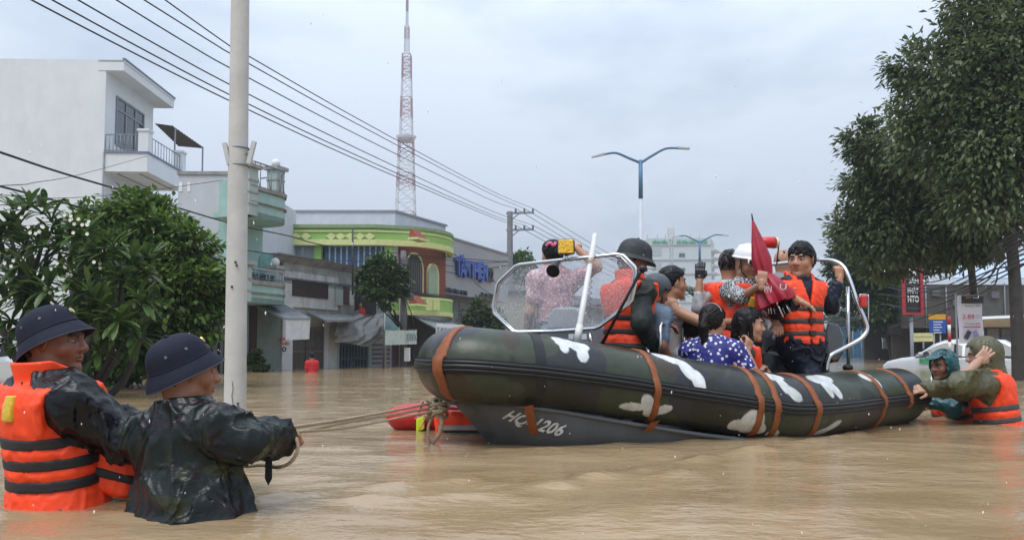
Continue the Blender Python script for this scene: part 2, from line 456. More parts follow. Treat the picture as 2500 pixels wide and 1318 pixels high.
class Fig:
    def __init__(s, head, yaw, lean=0, side=0, hyaw=0, hpitch=0, hroll=0, scale=1.0, wide=1.0, h=.01, hh=.0045,
                 arms=None, feet=None, tone=(.33, .165, .095), label='', group=None, twist=0, headscale=1.0, child=False, back=0.):
        s.s, s.w, s.h, s.hh, s.tone = scale, wide, h, hh, np.array(tone)
        s.hs = scale * headscale
        R = np.array([[math.sin(rad(yaw)), math.cos(rad(yaw)), 0], [-math.cos(rad(yaw)), math.sin(rad(yaw)), 0], [0, 0, 1.]])
        s.R = R
        s.T = R @ Rx(-rad(lean)) @ Ry(rad(side)) @ Rz(rad(twist))
        s.T2 = R @ Rx(-rad(lean * .5)) @ Ry(rad(side * .5))
        neck = s.T @ np.array([0, 0, .50]) * scale
        hc = neck + s.T2 @ np.array([0, .03, .135]) * s.hs
        hw = at(*head)
        s.pel = hw - hc; s.neck = s.pel + neck; s.hc = hw
        s.H = R @ Rz(rad(hyaw)) @ Rx(rad(hpitch)) @ Ry(rad(hroll))
        s.sh = {k: s.neck + s.T @ np.array([sg * .165 * wide, -.005, -.085]) * scale for k, sg in (('R', 1), ('L', -1))}
        s.el, s.wr, s.hand = {}, {}, {}
        arms = arms or {}
        for k, sg in (('R', 1), ('L', -1)):
            a = arms.get(k, {})
            w = at(*a['w']) if 'w' in a else s.sh[k] + s.R @ np.array([sg * .05, .10, -.50]) * scale
            e = at(*a['e']) if 'e' in a else s.sh[k] + s.R @ np.array([sg * .3, -.3, -.3]) * scale
            s.el[k] = at(*a['el']) if 'el' in a else ik(s.sh[k], w, .275 * scale, .25 * scale, e); s.wr[k] = w
            s.hand[k] = a
        s.hip = {k: s.pel + s.T @ np.array([sg * .09 * wide, 0, -.03]) * scale for k, sg in (('R', 1), ('L', -1))}
        s.kn, s.an = {}, {}
        for k, sg in (('R', 1), ('L', -1)):
            if feet and k in feet: f = np.asarray(feet[k], float)
            else: f = np.array([s.pel[0], s.pel[1], min(-.75, s.pel[2] - .8 * scale)]) + s.R @ np.array([sg * .12, .02, 0])
            ll = min(.42 * scale, .515 * np.linalg.norm(f - s.hip[k])); s.kn[k] = ik(s.hip[k], f, ll, ll, s.hip[k] + s.R @ np.array([sg * .25, 1, .1]))
            s.an[k] = f
        s.root = empty('person', (s.pel[0], s.pel[1], min(s.an['R'][2], s.an['L'][2])), label, 'person', group)
        s.lab = label
        zmin = -.35 if s.an['R'][2] < -.1 else min(s.an['R'][2], s.an['L'][2]) - .12
        pts = np.array([s.pel, s.neck, *s.sh.values(), *s.el.values(), *s.wr.values(), *s.kn.values(), *s.an.values()])
        tp = np.array([s.pel, s.neck, *s.sh.values()]); s.tlo = tp.min(0) - .24 * scale; s.thi = tp.max(0) + .24 * scale; s.tlo[2] = max(s.tlo[2], zmin)
        s.lo = pts.min(0) - .2; s.hi = pts.max(0) + .2; s.lo[2] = max(s.lo[2], zmin)
    # fields
    def q(s, P): return ((P - s.pel.astype(np.float32)) @ s.T.astype(np.float32)) / s.s
    def torso(s, off=0., belly=0.):
        c, T, w = s.s, s.T, s.w
        f = lambda x, y, z: s.pel + T @ np.array([x, y, z]) * c
        o = off
        return union([ell(f(0, .005, .34), (.158 * w * c + o, .108 * c + o, .20 * c + o), T),
                      ell(f(0, .005 + belly * .5, .14), (.142 * w * c + o, .103 * c + o + belly, .19 * c + o), T),
                      ell(f(0, -.005, -.02), (.163 * w * c + o, .115 * c + o, .13 * c + o), T),
                      cap(s.sh['R'], s.sh['L'], .055 * c + o), cap(f(.05, 0, .455), s.sh['R'], .05 * c + o * .8, .052 * c + o), cap(f(-.05, 0, .455), s.sh['L'], .05 * c + o * .8, .052 * c + o), cap(f(0, 0, .40), s.neck, .085 * c + o, .055 * c + o * .6)], .05 * c)
    def arm(s, k, off=0., upto=1.0, thin=1.0, cuff=0.):
        c = s.s; o = off
        if upto <= .5:
            e = s.sh[k] + (s.el[k] - s.sh[k]) * (upto / .5)
            return cap(s.sh[k], e, .053 * c * thin + o, (.053 - .010 * upto * 2) * c * thin + o)
        w = s.el[k] + (s.wr[k] - s.el[k]) * ((upto - .5) / .5)
        return union([cap(s.sh[k], s.el[k], .053 * c * thin + o, .043 * c * thin + o),
                      cap(s.el[k], w, .042 * c * thin + o, .029 * c * thin + o + cuff)], .03 * c)
    def leg(s, k, off=0., flare=0.):
        c = s.s; o = off
        return union([cap(s.hip[k], s.kn[k], .083 * c + o, .06 * c + o), cap(s.kn[k], s.an[k], .056 * c + o, .04 * c + o + flare)], .04 * c)
    # body: one mesh (trunk, arms, legs, head with a face, five-fingered hands)
    def headlocal(s, P): return ((P - s.hc.astype(np.float32)) @ s.H.astype(np.float32)) / s.hs
    def face_field(s):
        e = ell; L = []
        pr = [e((0, -.014, .036), (.073, .092, .080)), e((0, .022, -.042), (.057, .066, .072)), e((0, -.045, -.02), (.06, .055, .07))]
        fine = [e((.04, .046, -.030), (.024, .026, .026)), e((-.04, .046, -.030), (.024, .026, .026)),
                e((0, .064, -.098), (.024, .020, .017)), cap((-.034, .073, .022), (.034, .073, .022), .012),
                cap((0, .084, .012), (0, .103, -.026), .007, .0115), e((.012, .094, -.032), (.009, .010, .007)), e((-.012, .094, -.032), (.009, .010, .007)),
                cap((-.05, .0, -.07), (0, .065, -.102), .018, .016), cap((.05, .0, -.07), (0, .065, -.102), .018, .016)]
        lips = [e((0, .083, -.058), (.023, .012, .0065)), e((0, .081, -.070), (.020, .012, .007))]
        neck = cap((0, -.03, -.05), tuple(s.H.T @ (s.neck - s.hc) / s.hs * 1.05), .054, .064)
        eyes = [e((x, .071, .001), (.0135, .0125, .0105)) for x in (.031, -.031)]
        ears = []
        for sg in (1, -1):
            Rr = Rz(sg * -.45) @ Rx(-.15)
            ears.append(e((sg * .077, -.008, -.004), (.0065, .019, .031), Rr))
        def f(P):
            q = s.headlocal(P)
            d = union(pr, .05)(q)
            for x in fine: d = smin(d, x(q), .018)
            d = smin(d, neck(q), .03)
            for x in (.031, -.031): d = smax(d, -e((x, .094, .003), (.017, .017, .0105))(q), .012)
            for x in eyes: d = smin(d, x(q), .002)
            for x in lips: d = smin(d, x(q), .005)
            d = smax(d, -e((0, .096, -.0635), (.02, .012, .0012))(q), .003)
            for x in ears: d = smin(d, x(q), .006)
            return d * s.hs
        return f
    def head_cols(s, V, dead=False):
        q = s.headlocal(V); x, y, z = q[:, 0], q[:, 1], q[:, 2]; ax = np.abs(x)
        n = len(V); c = np.tile(s.tone, (n, 1)).astype(np.float32)
        fr = y > .03
        blush = np.clip(1 - ((ax - .045) ** 2 + (z + .03) ** 2) / .03 ** 2, 0, 1) * fr
        c = c * (1 + blush[:, None] * np.array([.12, -.02, -.05]))
        lip = (np.abs(z + .064) < .0125) & (ax < .024 - np.abs(z + .064) * .6) & (y > .07)
        c[lip] = s.tone * np.array([.92, .66, .64])
        br = (np.abs(z - .021 - .1 * (ax - .03) * (ax < .04)) < .0055) & (ax > .013) & (ax < .050) & fr
        c[br] = (.02, .014, .012)
        de = np.sqrt(((ax - .031) / .0145) ** 2 + ((z - .001) / .0056) ** 2)
        eye = (de < 1) & (y > .06); c[eye] = (.27, .25, .24)
        iris = (np.abs(ax - .031) < .0062) & eye; c[iris] = (.012, .008, .006)
        lid = (de >= 1) & (de < 1.35) & (y > .06) & (z > -.003); c[lid] = s.tone * .35
        if getattr(s, 'buzz', False):
            zm = np.interp(y, [-.12, -.05, 0, .03, .06, .1], [-.07, -.055, -.015, .035, .06, .07])
            k = np.clip((z - zm) / .012, 0, 1)[:, None]; c = c * (1 - k) + np.array([.045, .032, .026]) * k
        return c
    def hand_prims(s, k):
        a = s.hand[k]; sg = 1 if k == 'R' else -1; c = s.s
        d = _n(a.get('dir', s.wr[k] - s.el[k])); w = s.wr[k]
        n = np.asarray(a.get('palm', (0, 0, -1)), float); n = _n(n - d * (n @ d))
        sd = np.cross(d, n) * sg                        # towards the thumb
        curl = a.get('curl', .5); spread = a.get('spread', .1)
        Rm = np.stack([sd, d, n], 1)
        pr = [rbox(w + d * .048 * c, (.028 * c, .034 * c, .004 * c), .011 * c, Rm), cap(w - d * .03 * c, w + d * .02 * c, .027 * c, .025 * c)]
        for i, (o, L) in enumerate(((.029, .072), (.010, .080), (-.010, .075), (-.028, .060))):
            p = w + (d * .084 + sd * o) * c; ang = 0
            dirn = _n(d + sd * o / .03 * spread)
            cc = curl * (1 + .12 * (i - 1))
            for j, (fr, dc) in enumerate(((.46, .75), (.30, 1.0), (.24, .7))):
                ang += cc * dc * 1.25
                v = dirn * math.cos(ang) + n * math.sin(ang)
                p2 = p + v * L * fr * c
                pr.append(cap(p, p2, (.0092 - .0006 * j) * c, (.0086 - .0008 * j) * c)); p = p2
        p = w + (d * .022 + sd * .030 + n * .004) * c; tc = a.get('thumb', .5)
        v = _n(d * .75 + sd * (.75 - .4 * tc) + n * (.25 + .5 * tc)); p2 = p + v * .042 * c
        pr.append(cap(p, p2, .0125 * c, .0105 * c))
        v = _n(d * (.95 - .3 * tc) + sd * (.25 - .5 * tc) + n * (.3 + .5 * tc)); pr.append(cap(p2, p2 + v * .034 * c, .0105 * c, .0085 * c))
        return pr
    def body(s, hands='RL', trunk=True, legs=True):
        parts = []
        prim = [s.torso(-.006)] + [s.arm(k) for k in 'RL']
        if legs: prim += [s.leg(k) for k in 'RL']
        V, F = sdf_mesh(union(prim, .03), s.lo, s.hi, max(s.h, .009)); V = relax(V, F, 1)
        parts.append((V, F, np.tile(s.tone, (len(V), 1))))
        e = .16 * s.hs
        lo = np.minimum(s.hc - e, s.neck - .09); hi = np.maximum(s.hc + e, s.neck + .09)
        ff = s.face_field()
        V, F = sdf_mesh(ff, lo, hi, s.hh); parts.append((V, F, s.head_cols(V.astype(np.float32))))
        for k in hands:
            pr = s.hand_prims(k); w = s.wr[k]
            V, F = sdf_mesh(union(pr, .007), w - .23 * s.s, w + .23 * s.s, min(.0042, s.hh)); V = relax(V, F, 1, .3)
            parts.append((V, F, np.tile(s.tone * np.array([1.08, 1.05, 1.05]), (len(V), 1))))
        VV, FF, CC, o = [], [], [], 0
        for V, F, C in parts:
            VV.append(V); FF.append(F + o); CC.append(C); o += len(V)
        s.bodyobj = np_mesh('body', np.concatenate(VV), np.concatenate(FF), SKIN, s.root, True, np.concatenate(CC))
        return s
    def obj(s, name, f, lo, hi, mat, h=None, it=1, parent=None, cols=None):
        return sdf_obj(name, f, lo, hi, h or s.h, mat, parent or s.root, it, cols)
    # clothing
    def top(s, name, mat, off=.018, sleeve=1.0, hem=-.10, fold=.008, freq=14, collar=0., flare=0., neckz=.50, belly=0., cuff=.004, armoff=None, scoop=0., flz=.12, fine=0.):
        ao = off if armoff is None else armoff
        tf = s.torso(off, belly); af = [s.arm(k, ao, sleeve, 1.0, cuff) for k in 'RL'] if sleeve > 0 else []
        nk = ell(s.neck + s.T @ np.array([0, .02, .03]) * s.s, np.array([.072, .078, .07 + scoop]) * s.s, s.T)
        colf = None
        def f(P):
            q = s.q(P)
            d = tf(P) - flare * np.clip((flz - q[:, 2]) / .25, 0, 1)
            for a in af: d = smin(d, a(P), .04)
            d = d + folds(P, fold, freq, s.hc[0] * 7)
            if fine: d = d + folds(P, fine, freq * 2.6, s.hc[0] * 3 + 5)
            d = np.maximum(d, (hem - q[:, 2]) * s.s)
            d = np.maximum(d, (q[:, 2] - neckz - .04) * s.s)
            d = smax(d, -nk(P), .01)
            if collar:
                rr = np.sqrt(q[:, 0] ** 2 + (q[:, 1] - .02) ** 2)
                c = np.maximum(np.abs(rr - .083 - .12 * (q[:, 2] - .47)) - .007, np.maximum(.44 - q[:, 2], q[:, 2] - .47 - collar))
                d = np.minimum(d, c * s.s)
            return d
        return s.obj(name, f, s.lo, s.hi, mat, it=0 if fine else 1)
    def trousers(s, mat, off=.016, fold=.008):
        fs = [s.leg(k, off, .01) for k in 'RL']
        hipf = ell(s.pel + s.T @ np.array([0, -.005, -.02]) * s.s, np.array([.163 * s.w, .115, .14]) * s.s + off, s.T)
        def f(P):
            d = smin(smin(fs[0](P), fs[1](P), .02), hipf(P), .05) + folds(P, fold, 12, 3 + s.hc[1])
            return np.maximum(d, (s.q(P)[:, 2] - .08) * s.s)
        return s.obj('trousers', f, s.lo, s.hi, mat)
    def vest(s, mat, strapmat, off=.045, z0=-.06, zs=(.02, .12, .22), front='split', collar=.11, armr=(.085, .17, .17), backz=.46, tagbox=None, tagmat=None, hem_tilt=0., wide=1.0):
        tf = s.torso(off); A = [ell(s.pel + s.T @ np.array([sg * (.245 * s.w), .0, .345]) * s.s, np.array(armr) * s.s, s.T) for sg in (1, -1)]
        nk = ell(s.pel + s.T @ np.array([0, .035, .53]) * s.s, np.array([.078, .085, .12]) * s.s, s.T)
        zs = np.array(zs); sp = (zs[1] - zs[0]) if len(zs) > 1 else .1
        def base(P, puff=True):
            q = s.q(P); d = tf(P)
            if puff:
                gz = np.min(np.abs(q[:, 2:3] - zs[None, :]), 1)
                d = d - .010 * s.s * np.clip(gz / (sp * .5), 0, 1) + .006
            d = smax(d, (z0 + hem_tilt * q[:, 1] - q[:, 2]) * s.s, .02)
            d = smax(d, (q[:, 2] - .485) * s.s, .02)
            for a in A: d = smax(d, -a(P), .02)
            d = smax(d, -nk(P), .02)
            if front == 'split':
                g = np.maximum(np.abs(q[:, 0]) - .006 - np.clip(q[:, 2] - .30, 0, 1) * .25, .02 - q[:, 1]); d = smax(d, -g * s.s, .012)
            elif front == 'open':
                g = np.maximum(np.abs(q[:, 0]) - .06 - np.clip(q[:, 2] - .1, 0, 1) * .1, .0 - q[:, 1]); d = smax(d, -g * s.s, .012)
            return d
        def f(P):
            d = base(P) + folds(P, .0055, 17, 5 + s.hc[2]) + folds(P, .0025, 40, 2 + s.hc[2])
            if collar:
                q = s.q(P); rr = np.sqrt(q[:, 0] ** 2 + (q[:, 1] - .01) ** 2)
                top = .475 + collar - .55 * np.clip(q[:, 1] + .02, 0, 1)
                c = np.maximum(np.abs(rr - .092 - .16 * (q[:, 2] - .46)) - .015, np.maximum(.42 - q[:, 2], q[:, 2] - top))
                c = np.maximum(c, q[:, 1] - .085)
                c = np.maximum(c, np.minimum(q[:, 1] - .04, .035 - np.abs(q[:, 0])))
                d = smin(d, c * s.s, .03)
            return d
        vo = s.obj('life_vest', f, s.tlo, s.thi, mat)
        for z in zs:
            def g(P, z=z):
                q = s.q(P)
                return np.maximum(base(P, False) - .002 - .004, (np.abs(q[:, 2] - z) - .019) * s.s)
            s.obj('strap', g, s.tlo, s.thi, strapmat, h=min(s.h, .008), it=0, parent=vo)
        if tagbox is not None:
            (x0, x1), (za, zb), ysg = tagbox
            def t(P):
                q = s.q(P)
                d = np.maximum(np.maximum(x0 - q[:, 0], q[:, 0] - x1), np.maximum(za - q[:, 2], q[:, 2] - zb))
                return np.maximum(np.maximum(base(P) - .010, d * s.s), -ysg * q[:, 1] * s.s)
            s.obj('patch', t, s.tlo, s.thi, tagmat, h=min(s.h, .007), it=0, parent=vo)
        s.vestobj = vo
        return vo
    def hair(s, style='short', mat=None, thick=.014):
        mat = mat or HAIR
        cr = [ell((0, -.014, .036), (.073 + thick, .092 + thick, .080 + thick)), ell((0, -.045, -.015), (.063 + thick * .8, .058 + thick * .6, .075))]
        ex = []
        if style == 'bun': ex = [ell((0, -.13, .0), (.035, .035, .035))]
        if style == 'pony':
            ex = [cap((0, -.115, .02), (0, -.135, -.04), .03, .034), cap((0, -.135, -.04), (0, -.12, -.16), .034, .022)]
        if style == 'low':
            ex = [cap((0, -.10, -.02), (0, -.115, -.09), .032, .03)]
        if style == 'long':
            ex = [cap((.04, -.055, -.02), (.052, -.06, -.22), .036, .038), cap((-.04, -.055, -.02), (-.052, -.06, -.22), .036, .038), cap((0, -.08, 0), (0, -.10, -.25), .045, .045),
                  cap((.074, -.012, .03), (.078, .005, -.13), .016, .014), cap((.078, .005, -.13), (.06, .05, -.22), .014, .008), cap((-.074, -.012, .03), (-.078, .005, -.13), .016, .014)]
        zk = {'short': ([-.12, -.05, 0, .03, .055, .085, .12], [-.085, -.07, -.005, .025, .05, .062, .07]),
              'fringe': ([-.12, -.05, 0, .03, .055, .085, .12], [-.085, -.07, -.005, .02, .032, .040, .045])}.get(style,
              ([-.12, -.05, 0, .03, .055, .085, .12], [-.10, -.085, -.01, .03, .055, .068, .075]))
        def f(P):
            q = s.headlocal(P)
            w3 = vnoise(q * 22 + 3)[:, None] * .03
            sc_, a1, a2 = {'long': ([150, 150, 12], .0045, .0015), 'bun': ([130, 14, 130], .004, .0015), 'low': ([130, 14, 130], .004, .0015), 'pony': ([130, 16, 90], .0045, .0015)}.get(style, ([130, 55, 26], .0065, .005))
            st = vnoise((q + w3) * np.array(sc_, np.float32)) * a1 + vnoise(q * np.array([34, 34, 34], np.float32) + 9) * a2
            zm = np.interp(q[:, 1], *zk)
            d = np.maximum(union(cr, .03)(q), (zm + vnoise(q * np.array([120, 60, 20], np.float32)) * .016 - q[:, 2]) * .7)
            for x in ex: d = smin(d, x(q), .02)
            return (d + st) * s.hs
        e = .2 * s.hs; lo, hi = s.hc - e, s.hc + e
        if style in ('long', 'pony'): lo = lo - np.array([.05, .05, .15])
        return s.obj('hair', f, lo, hi, mat, h=s.hh, it=1)
    def hood(s, mat, visor=False):
        big = [ell((0, -.018, .03), (.104, .128, .12)), cap((0, -.03, -.04), (0, -.04, -.17), .098, .115)]
        vis = ell((0, .085, .085), (.075, .075, .012), Rx(-.35))
        def f(P):
            q = s.headlocal(P)
            d = union(big, .05)(q); inner = union([ell((0, -.018, .03), (.094, .118, .11)), cap((0, -.03, -.04), (0, -.04, -.17), .088, .105)], .05)(q)
            face = rbox((0, .12, -.035), (.058, .085, .085), .02)(q)
            d = smax(d, -face, .012); d = np.maximum(d, -inner)
            if visor: d = smin(d, np.maximum(vis(q), -(q[:, 1] - .06)), .008)
            return d * s.hs + folds(P, .004, 18, 2.)
        e = np.array([.22, .22, .26]) * s.hs
        return s.obj('hood', f, s.hc - e, s.hc + e, mat, h=min(s.h, .008))
    def hat_frame(s, tilt=0., up=0., roll=0., fwd=0.): return s.H @ Rx(rad(tilt)) @ Ry(rad(roll)), s.hc + s.H @ np.array([0, fwd, up]) * s.hs
    def lathe_hat(s, name, rings, Rm, c, mat, droop=0., n=48, parent=None, bumpf=None, SZ=1.0):
        rows = []
        for rx, ry, z in rings:
            row = []
            for k in range(n + 1):
                a = 2 * PI * k / n; cx, cy = math.cos(a), math.sin(a)
                zz = z - droop * (abs(cy) ** 2) * max(0, (rx / SZ - .103) / .034)
                yo = -.004
                r = 1 + (bumpf(a, z) if bumpf else 0)
                row.append(c + Rm @ (np.array([rx * cx * r, ry * cy * r + yo, zz]) * s.hs))
            rows.append(row)
        return MB().sheet(rows).build(name, mat, parent or s.root, True)
    def pith(s, mat, tilt=12., up=.045, roll=0, badge=None, eyelets=True, size=.86, fwd=0., flat=1.0):
        Rm, c = s.hat_frame(tilt, up, roll, fwd)
        rings = [(0.0005, .0005, .128), (.02, .026, .1275), (.042, .053, .122), (.064, .081, .110), (.082, .103, .092), (.094, .118, .068), (.100, .125, .042), (.103, .128, .020),
                 (.1045, .130, .012), (.1065, .132, .008), (.114, .141, -.003), (.125, .154, -.020), (.137, .169, -.042), (.1375, .170, -.046), (.134, .166, -.046), (.121, .149, -.020), (.104, .130, .004), (.094, .118, .03), (.088, .11, .06)]
        rings = [(a * size, b * size, z * size * (flat if z < 0 else 1)) for a, b, z in rings]
        o = s.lathe_hat('pith_helmet', rings, Rm, c, mat, .012 * size, SZ=size)
        X = lambda p: c + Rm @ (np.asarray(p) * s.hs * size)
        band = MB().tube([X((.1050 * math.cos(a), .1310 * math.sin(a) - .004, .0125)) for a in np.linspace(0, 2 * PI, 40, endpoint=False)], .0022 * s.hs, 5, closed=True).build('hat_band', mat, o)
        edge = MB().tube([X((.1378 * math.cos(a), .1703 * math.sin(a) - .004, -.044 - .012 * math.sin(a) ** 2)) for a in np.linspace(0, 2 * PI, 48, endpoint=False)], .0022 * s.hs, 5, closed=True).build('brim_edge', M('hat_trim', (.035, .03, .045), .5), o)
        b = MB().ball(X((0, -.004, .129)), (.012, .012, .007)).build('top_button', mat, o)
        if eyelets:
            me = M('eyelet_metal', (.25, .25, .27), .3, metal=.8)
            for sg in (1, -1):
                for yy in (-.055, .030):
                    zz = .064; rx = .0945
                    xx = rx * math.sqrt(max(0, 1 - ((yy) / .119) ** 2)) + .002
                    cen = np.array([sg * xx, yy - .004, zz]); nn = _n(np.array([sg * 1.0, yy * .7 / .119, .45]))
                    t1 = _n(np.cross(nn, (0, 0, 1))); t2 = np.cross(nn, t1)
                    MB().tube([X(cen + (t1 * math.cos(a) + t2 * math.sin(a)) * .0042) for a in np.linspace(0, 2 * PI, 10, endpoint=False)], .0013, 5, closed=True).build('eyelet', me, o)
        if badge:
            p = [X((.012 * math.cos(a), .118 - .004 * math.sin(a), .056 + .013 * math.sin(a))) for a in np.linspace(0, 2 * PI, 14, endpoint=False)]
            MB().prism(p, Rm @ np.array([0, .006, .002])).build('badge', M('brass_badge', (.75, .6, .25), .3, metal=.9), o)
        return o
def boot(fig, mat):
    for k in 'RL':
        a = fig.an[k]; d = fig.R @ np.array([0, 1, 0])
        fig.obj('shoe', union([ell(a + d * .05 + np.array([0, 0, -.03]), np.array([.05, .05, .04])), cap(a - d * .03 + np.array([0, 0, -.035]), a + d * .13 + np.array([0, 0, -.045]), .042, .034)], .03), a - .2, a + .25, mat)

ORANGE = M('orange_vest_cloth', (.93, .062, .008), rough=.55, var=.08, scale=25, bump=.12, bscale=220)
ORANGE2 = M('red_orange_vest_cloth', (.80, .055, .012), rough=.5, var=.1, scale=25, bump=.12, bscale=220)
STRAPB = M('black_webbing', (.012, .011, .012), rough=.6, var=.2, bump=.2, bscale=400)
STRAPG = M('dark_grey_webbing', (.055, .048, .045), rough=.6, var=.2, bump=.2, bscale=400)
YTAG = M('yellow_patch_cloth', (.62, .42, .03), .4, var=.25, scale=60)
NAVYHAT = M('navy_felt', (.009, .011, .024), .75, var=.15, scale=30, bump=.15, bscale=500, spec=.25)
DARKHAT = M('dark_green_felt', (.018, .021, .022), .6, var=.12, scale=30, bump=.12, bscale=500)
BLACKRAIN = M('black_wet_rainwear', (.005, .005, .0065), .24, var=.2, scale=10, bump=.3, bscale=34, spec=.30)
NAVY = M('navy_wet_uniform', (.006, .008, .022), .42, var=.3, scale=9, bump=.2, bscale=60, spec=.3)
OLIVE = M('olive_rainwear', (.075, .072, .030), .45, var=.16, scale=9, bump=.1, bscale=80)
TEAL = M('teal_rainwear', (.012, .075, .085), .35, var=.15, scale=9, bump=.1, bscale=80)
JEANS = M('dark_wet_jeans', (.030, .038, .052), .6, var=.25, scale=20, bump=.2, bscale=300)
def camo_mat(name, cols, scale, rough):
    m = bpy.data.materials.new(name); m.use_nodes = True
    n, l = m.node_tree.nodes, m.node_tree.links; b = n['Principled BSDF']
    tc = n.new('ShaderNodeTexCoord'); mp = n.new('ShaderNodeMapping'); mp.inputs['Scale'].default_value = (1, 1, 2.2)
    l.new(tc.outputs['Object'], mp.inputs[0])
    base = None
    for i, c in enumerate(cols):
        if i == 0: base = n.new('ShaderNodeRGB'); base.outputs[0].default_value = (*c, 1); base = base.outputs[0]; continue
        no = n.new('ShaderNodeTexNoise'); no.inputs['Scale'].default_value = scale; no.inputs['Detail'].default_value = 2.5
        off = n.new('ShaderNodeVectorMath'); off.inputs[1].default_value = (i * 3.7, i * 1.9, i * 5.1)
        l.new(mp.outputs[0], off.inputs[0]); l.new(off.outputs[0], no.inputs['Vector'])
        gt = n.new('ShaderNodeMapRange'); gt.inputs[1].default_value = .56; gt.inputs[2].default_value = .585
        l.new(no.outputs['Fac'], gt.inputs[0])
        mx = n.new('ShaderNodeMix'); mx.data_type = 'RGBA'; l.new(gt.outputs[0], mx.inputs['Factor'])
        l.new(base, mx.inputs[6]); mx.inputs[7].default_value = (*c, 1); base = mx.outputs[2]
    l.new(base, b.inputs['Base Color']); b.inputs['Roughness'].default_value = rough; b.inputs['Specular IOR Level'].default_value = .30
    no = n.new('ShaderNodeTexNoise'); no.inputs['Scale'].default_value = 70; l.new(mp.outputs[0], no.inputs['Vector'])
    bp = n.new('ShaderNodeBump'); bp.inputs['Strength'].default_value = .12; bp.inputs['Distance'].default_value = .02
    l.new(no.outputs['Fac'], bp.inputs['Height']); l.new(bp.outputs[0], b.inputs['Normal'])
    MATS[name] = m
    return m
CAMO = camo_mat('dark_camouflage_rainwear', [(.0055, .011, .0085), (.022, .024, .008), (.010, .007, .009), (.004, .008, .0075)], 5.0, .28)

# ---------------------------------------------------------------- the two men hauling the rope, standing waist-deep in front
HAULERS = 'men hauling the boat rope in the foreground'
p = Fig((137, 834, 2.92), 50, lean=-6, hyaw=-44, hpitch=2, scale=1.03, wide=1.14, h=.0065, hh=.0034, tone=(.215, .09, .05),
        arms={'R': dict(w=(402, 1085, 3.0), el=(300, 1075, 2.84)), 'L': dict(w=(420, 1060, 3.35), e=(330, 1150, 3.6))},
        label='man in orange life vest and navy pith helmet standing leftmost, seen in profile', group=HAULERS)
p.body()
p.top('rain_jacket', BLACKRAIN, off=.03, armoff=.032, fold=.017, freq=9, hem=-.35, flare=.045, fine=.0065)
p.vest(ORANGE, STRAPB, off=.052, z0=-.13, zs=(.135, .21, .285), front='split', collar=.095, armr=(.085, .15, .165), tagbox=((.03, .085), (.37, .46), -1), tagmat=YTAG)
p.hair('short', thick=.006)
p.pith(NAVYHAT, tilt=26, up=.026, badge=True, fwd=-.016)
pc = at(292, 1132, 2.93); pR = Rz(.25) @ Ry(.30)
fpn = sdf_obj('vest_front_panel', lambda P: rbox(pc, (.055, .035, .085), .028, pR)(P) + folds(P, .006, 20, 3.), pc - .25, pc + .25, .0065, ORANGE, p.vestobj)
for zz in (-.035, .055):
    sdf_obj('strap', lambda P, zz=zz: np.maximum(rbox(pc, (.055, .035, .085), .034, pR)(P), np.abs(((P - pc.astype(np.float32)) @ pR.astype(np.float32))[:, 2] - zz) - .016), pc - .25, pc + .25, .0065, STRAPB, p.vestobj, 0)
bk = p.pel + p.T @ np.array([-.17, -.13, .03])
MB().tube(spline([bk, bk + (-.03, -.02, -.07), bk + (-.05, -.03, -.15), bk + (-.09, -.05, -.22)], 10), .012, 5).build('strap_end', STRAPB, p.vestobj)
P1 = p

p = Fig((462, 906, 2.78), 68, lean=2, side=-7, hyaw=-32, hpitch=-2, scale=1.0, wide=1.08, h=.0065, hh=.0034, tone=(.29, .125, .068),
        arms={'R': dict(w=(668, 1064, 2.86), el=(608, 1082, 2.64), curl=.95, palm=(-.5, -.2, -.8), dir=(.8, .5, .0), thumb=.8),
              'L': dict(w=(560, 1080, 3.2), e=(330, 1150, 3.1), curl=.9)},
        label='man in dark camouflage rain jacket and navy pith helmet gripping the rope', group=HAULERS)
p.body()
p.top('camouflage_jacket', CAMO, off=.022, armoff=.022, fold=.017, freq=9, hem=-.32, flare=.075, flz=.30, fine=.0065, collar=.055, cuff=.022)
p.hair('short', thick=.006)
p.pith(NAVYHAT, tilt=28, up=.026, roll=3, badge=True, fwd=-.03)
cf = p.wr['R'] - (p.wr['R'] - p.el['R']) * .2
MB().prism([cf + np.array(o) for o in ((-.012, 0, -.05), (.012, 0, -.05), (.013, 0, -.15), (.0, 0, -.175), (-.013, 0, -.15))], (0, .004, 0)).build('cuff_strap', STRAPB, p.root)
P2 = p
# ---------------------------------------------------------------- the inflatable rescue boat
TR = .225                                                    # tube radius
near_px = [(1150, 891, 4.66), (1240, 899, 4.66), (1325, 908, 4.70), (1470, 927, 4.80), (1602, 948, 4.91), (1750, 970, 5.02), (1860, 988, 5.12), (1915, 993, 5.18), (2000, 988, 5.42), (2100, 976, 5.80), (2225, 962, 6.28)]
near = [at(*q) for q in near_px]
bow = [at(*q) for q in ((1210, 878, 5.98), (1140, 881, 5.62), (1108, 886, 5.30), (1104, 889, 4.98), (1120, 890, 4.76))]
K, S = near[7], near[-1]
ax_dir = _n((S - K) * (1, 1, 0)); nrm = np.array([-ax_dir[1], ax_dir[0], 0])
farK = K + nrm * 1.42; farS = S + nrm * 1.42
far = [farS, (farS + farK) / 2, farK, farK * .5 + bow[0] * .5 + np.array([0, .1, .0])]
ctrl = far + bow + near
NP = 1500; KP = NP / 900
path = spline(ctrl, NP)
seg = np.linalg.norm(np.diff(path, axis=0), axis=1); arc = np.concatenate([[0], np.cumsum(seg)])
path = np.stack([np.interp(np.linspace(0, arc[-1], NP), arc, path[:, i]) for i in range(3)], 1)
for _ in range(36): path[1:-1] = (path[:-2] + 2 * path[1:-1] + path[2:]) / 4
arc = np.linspace(0, arc[-1], NP)
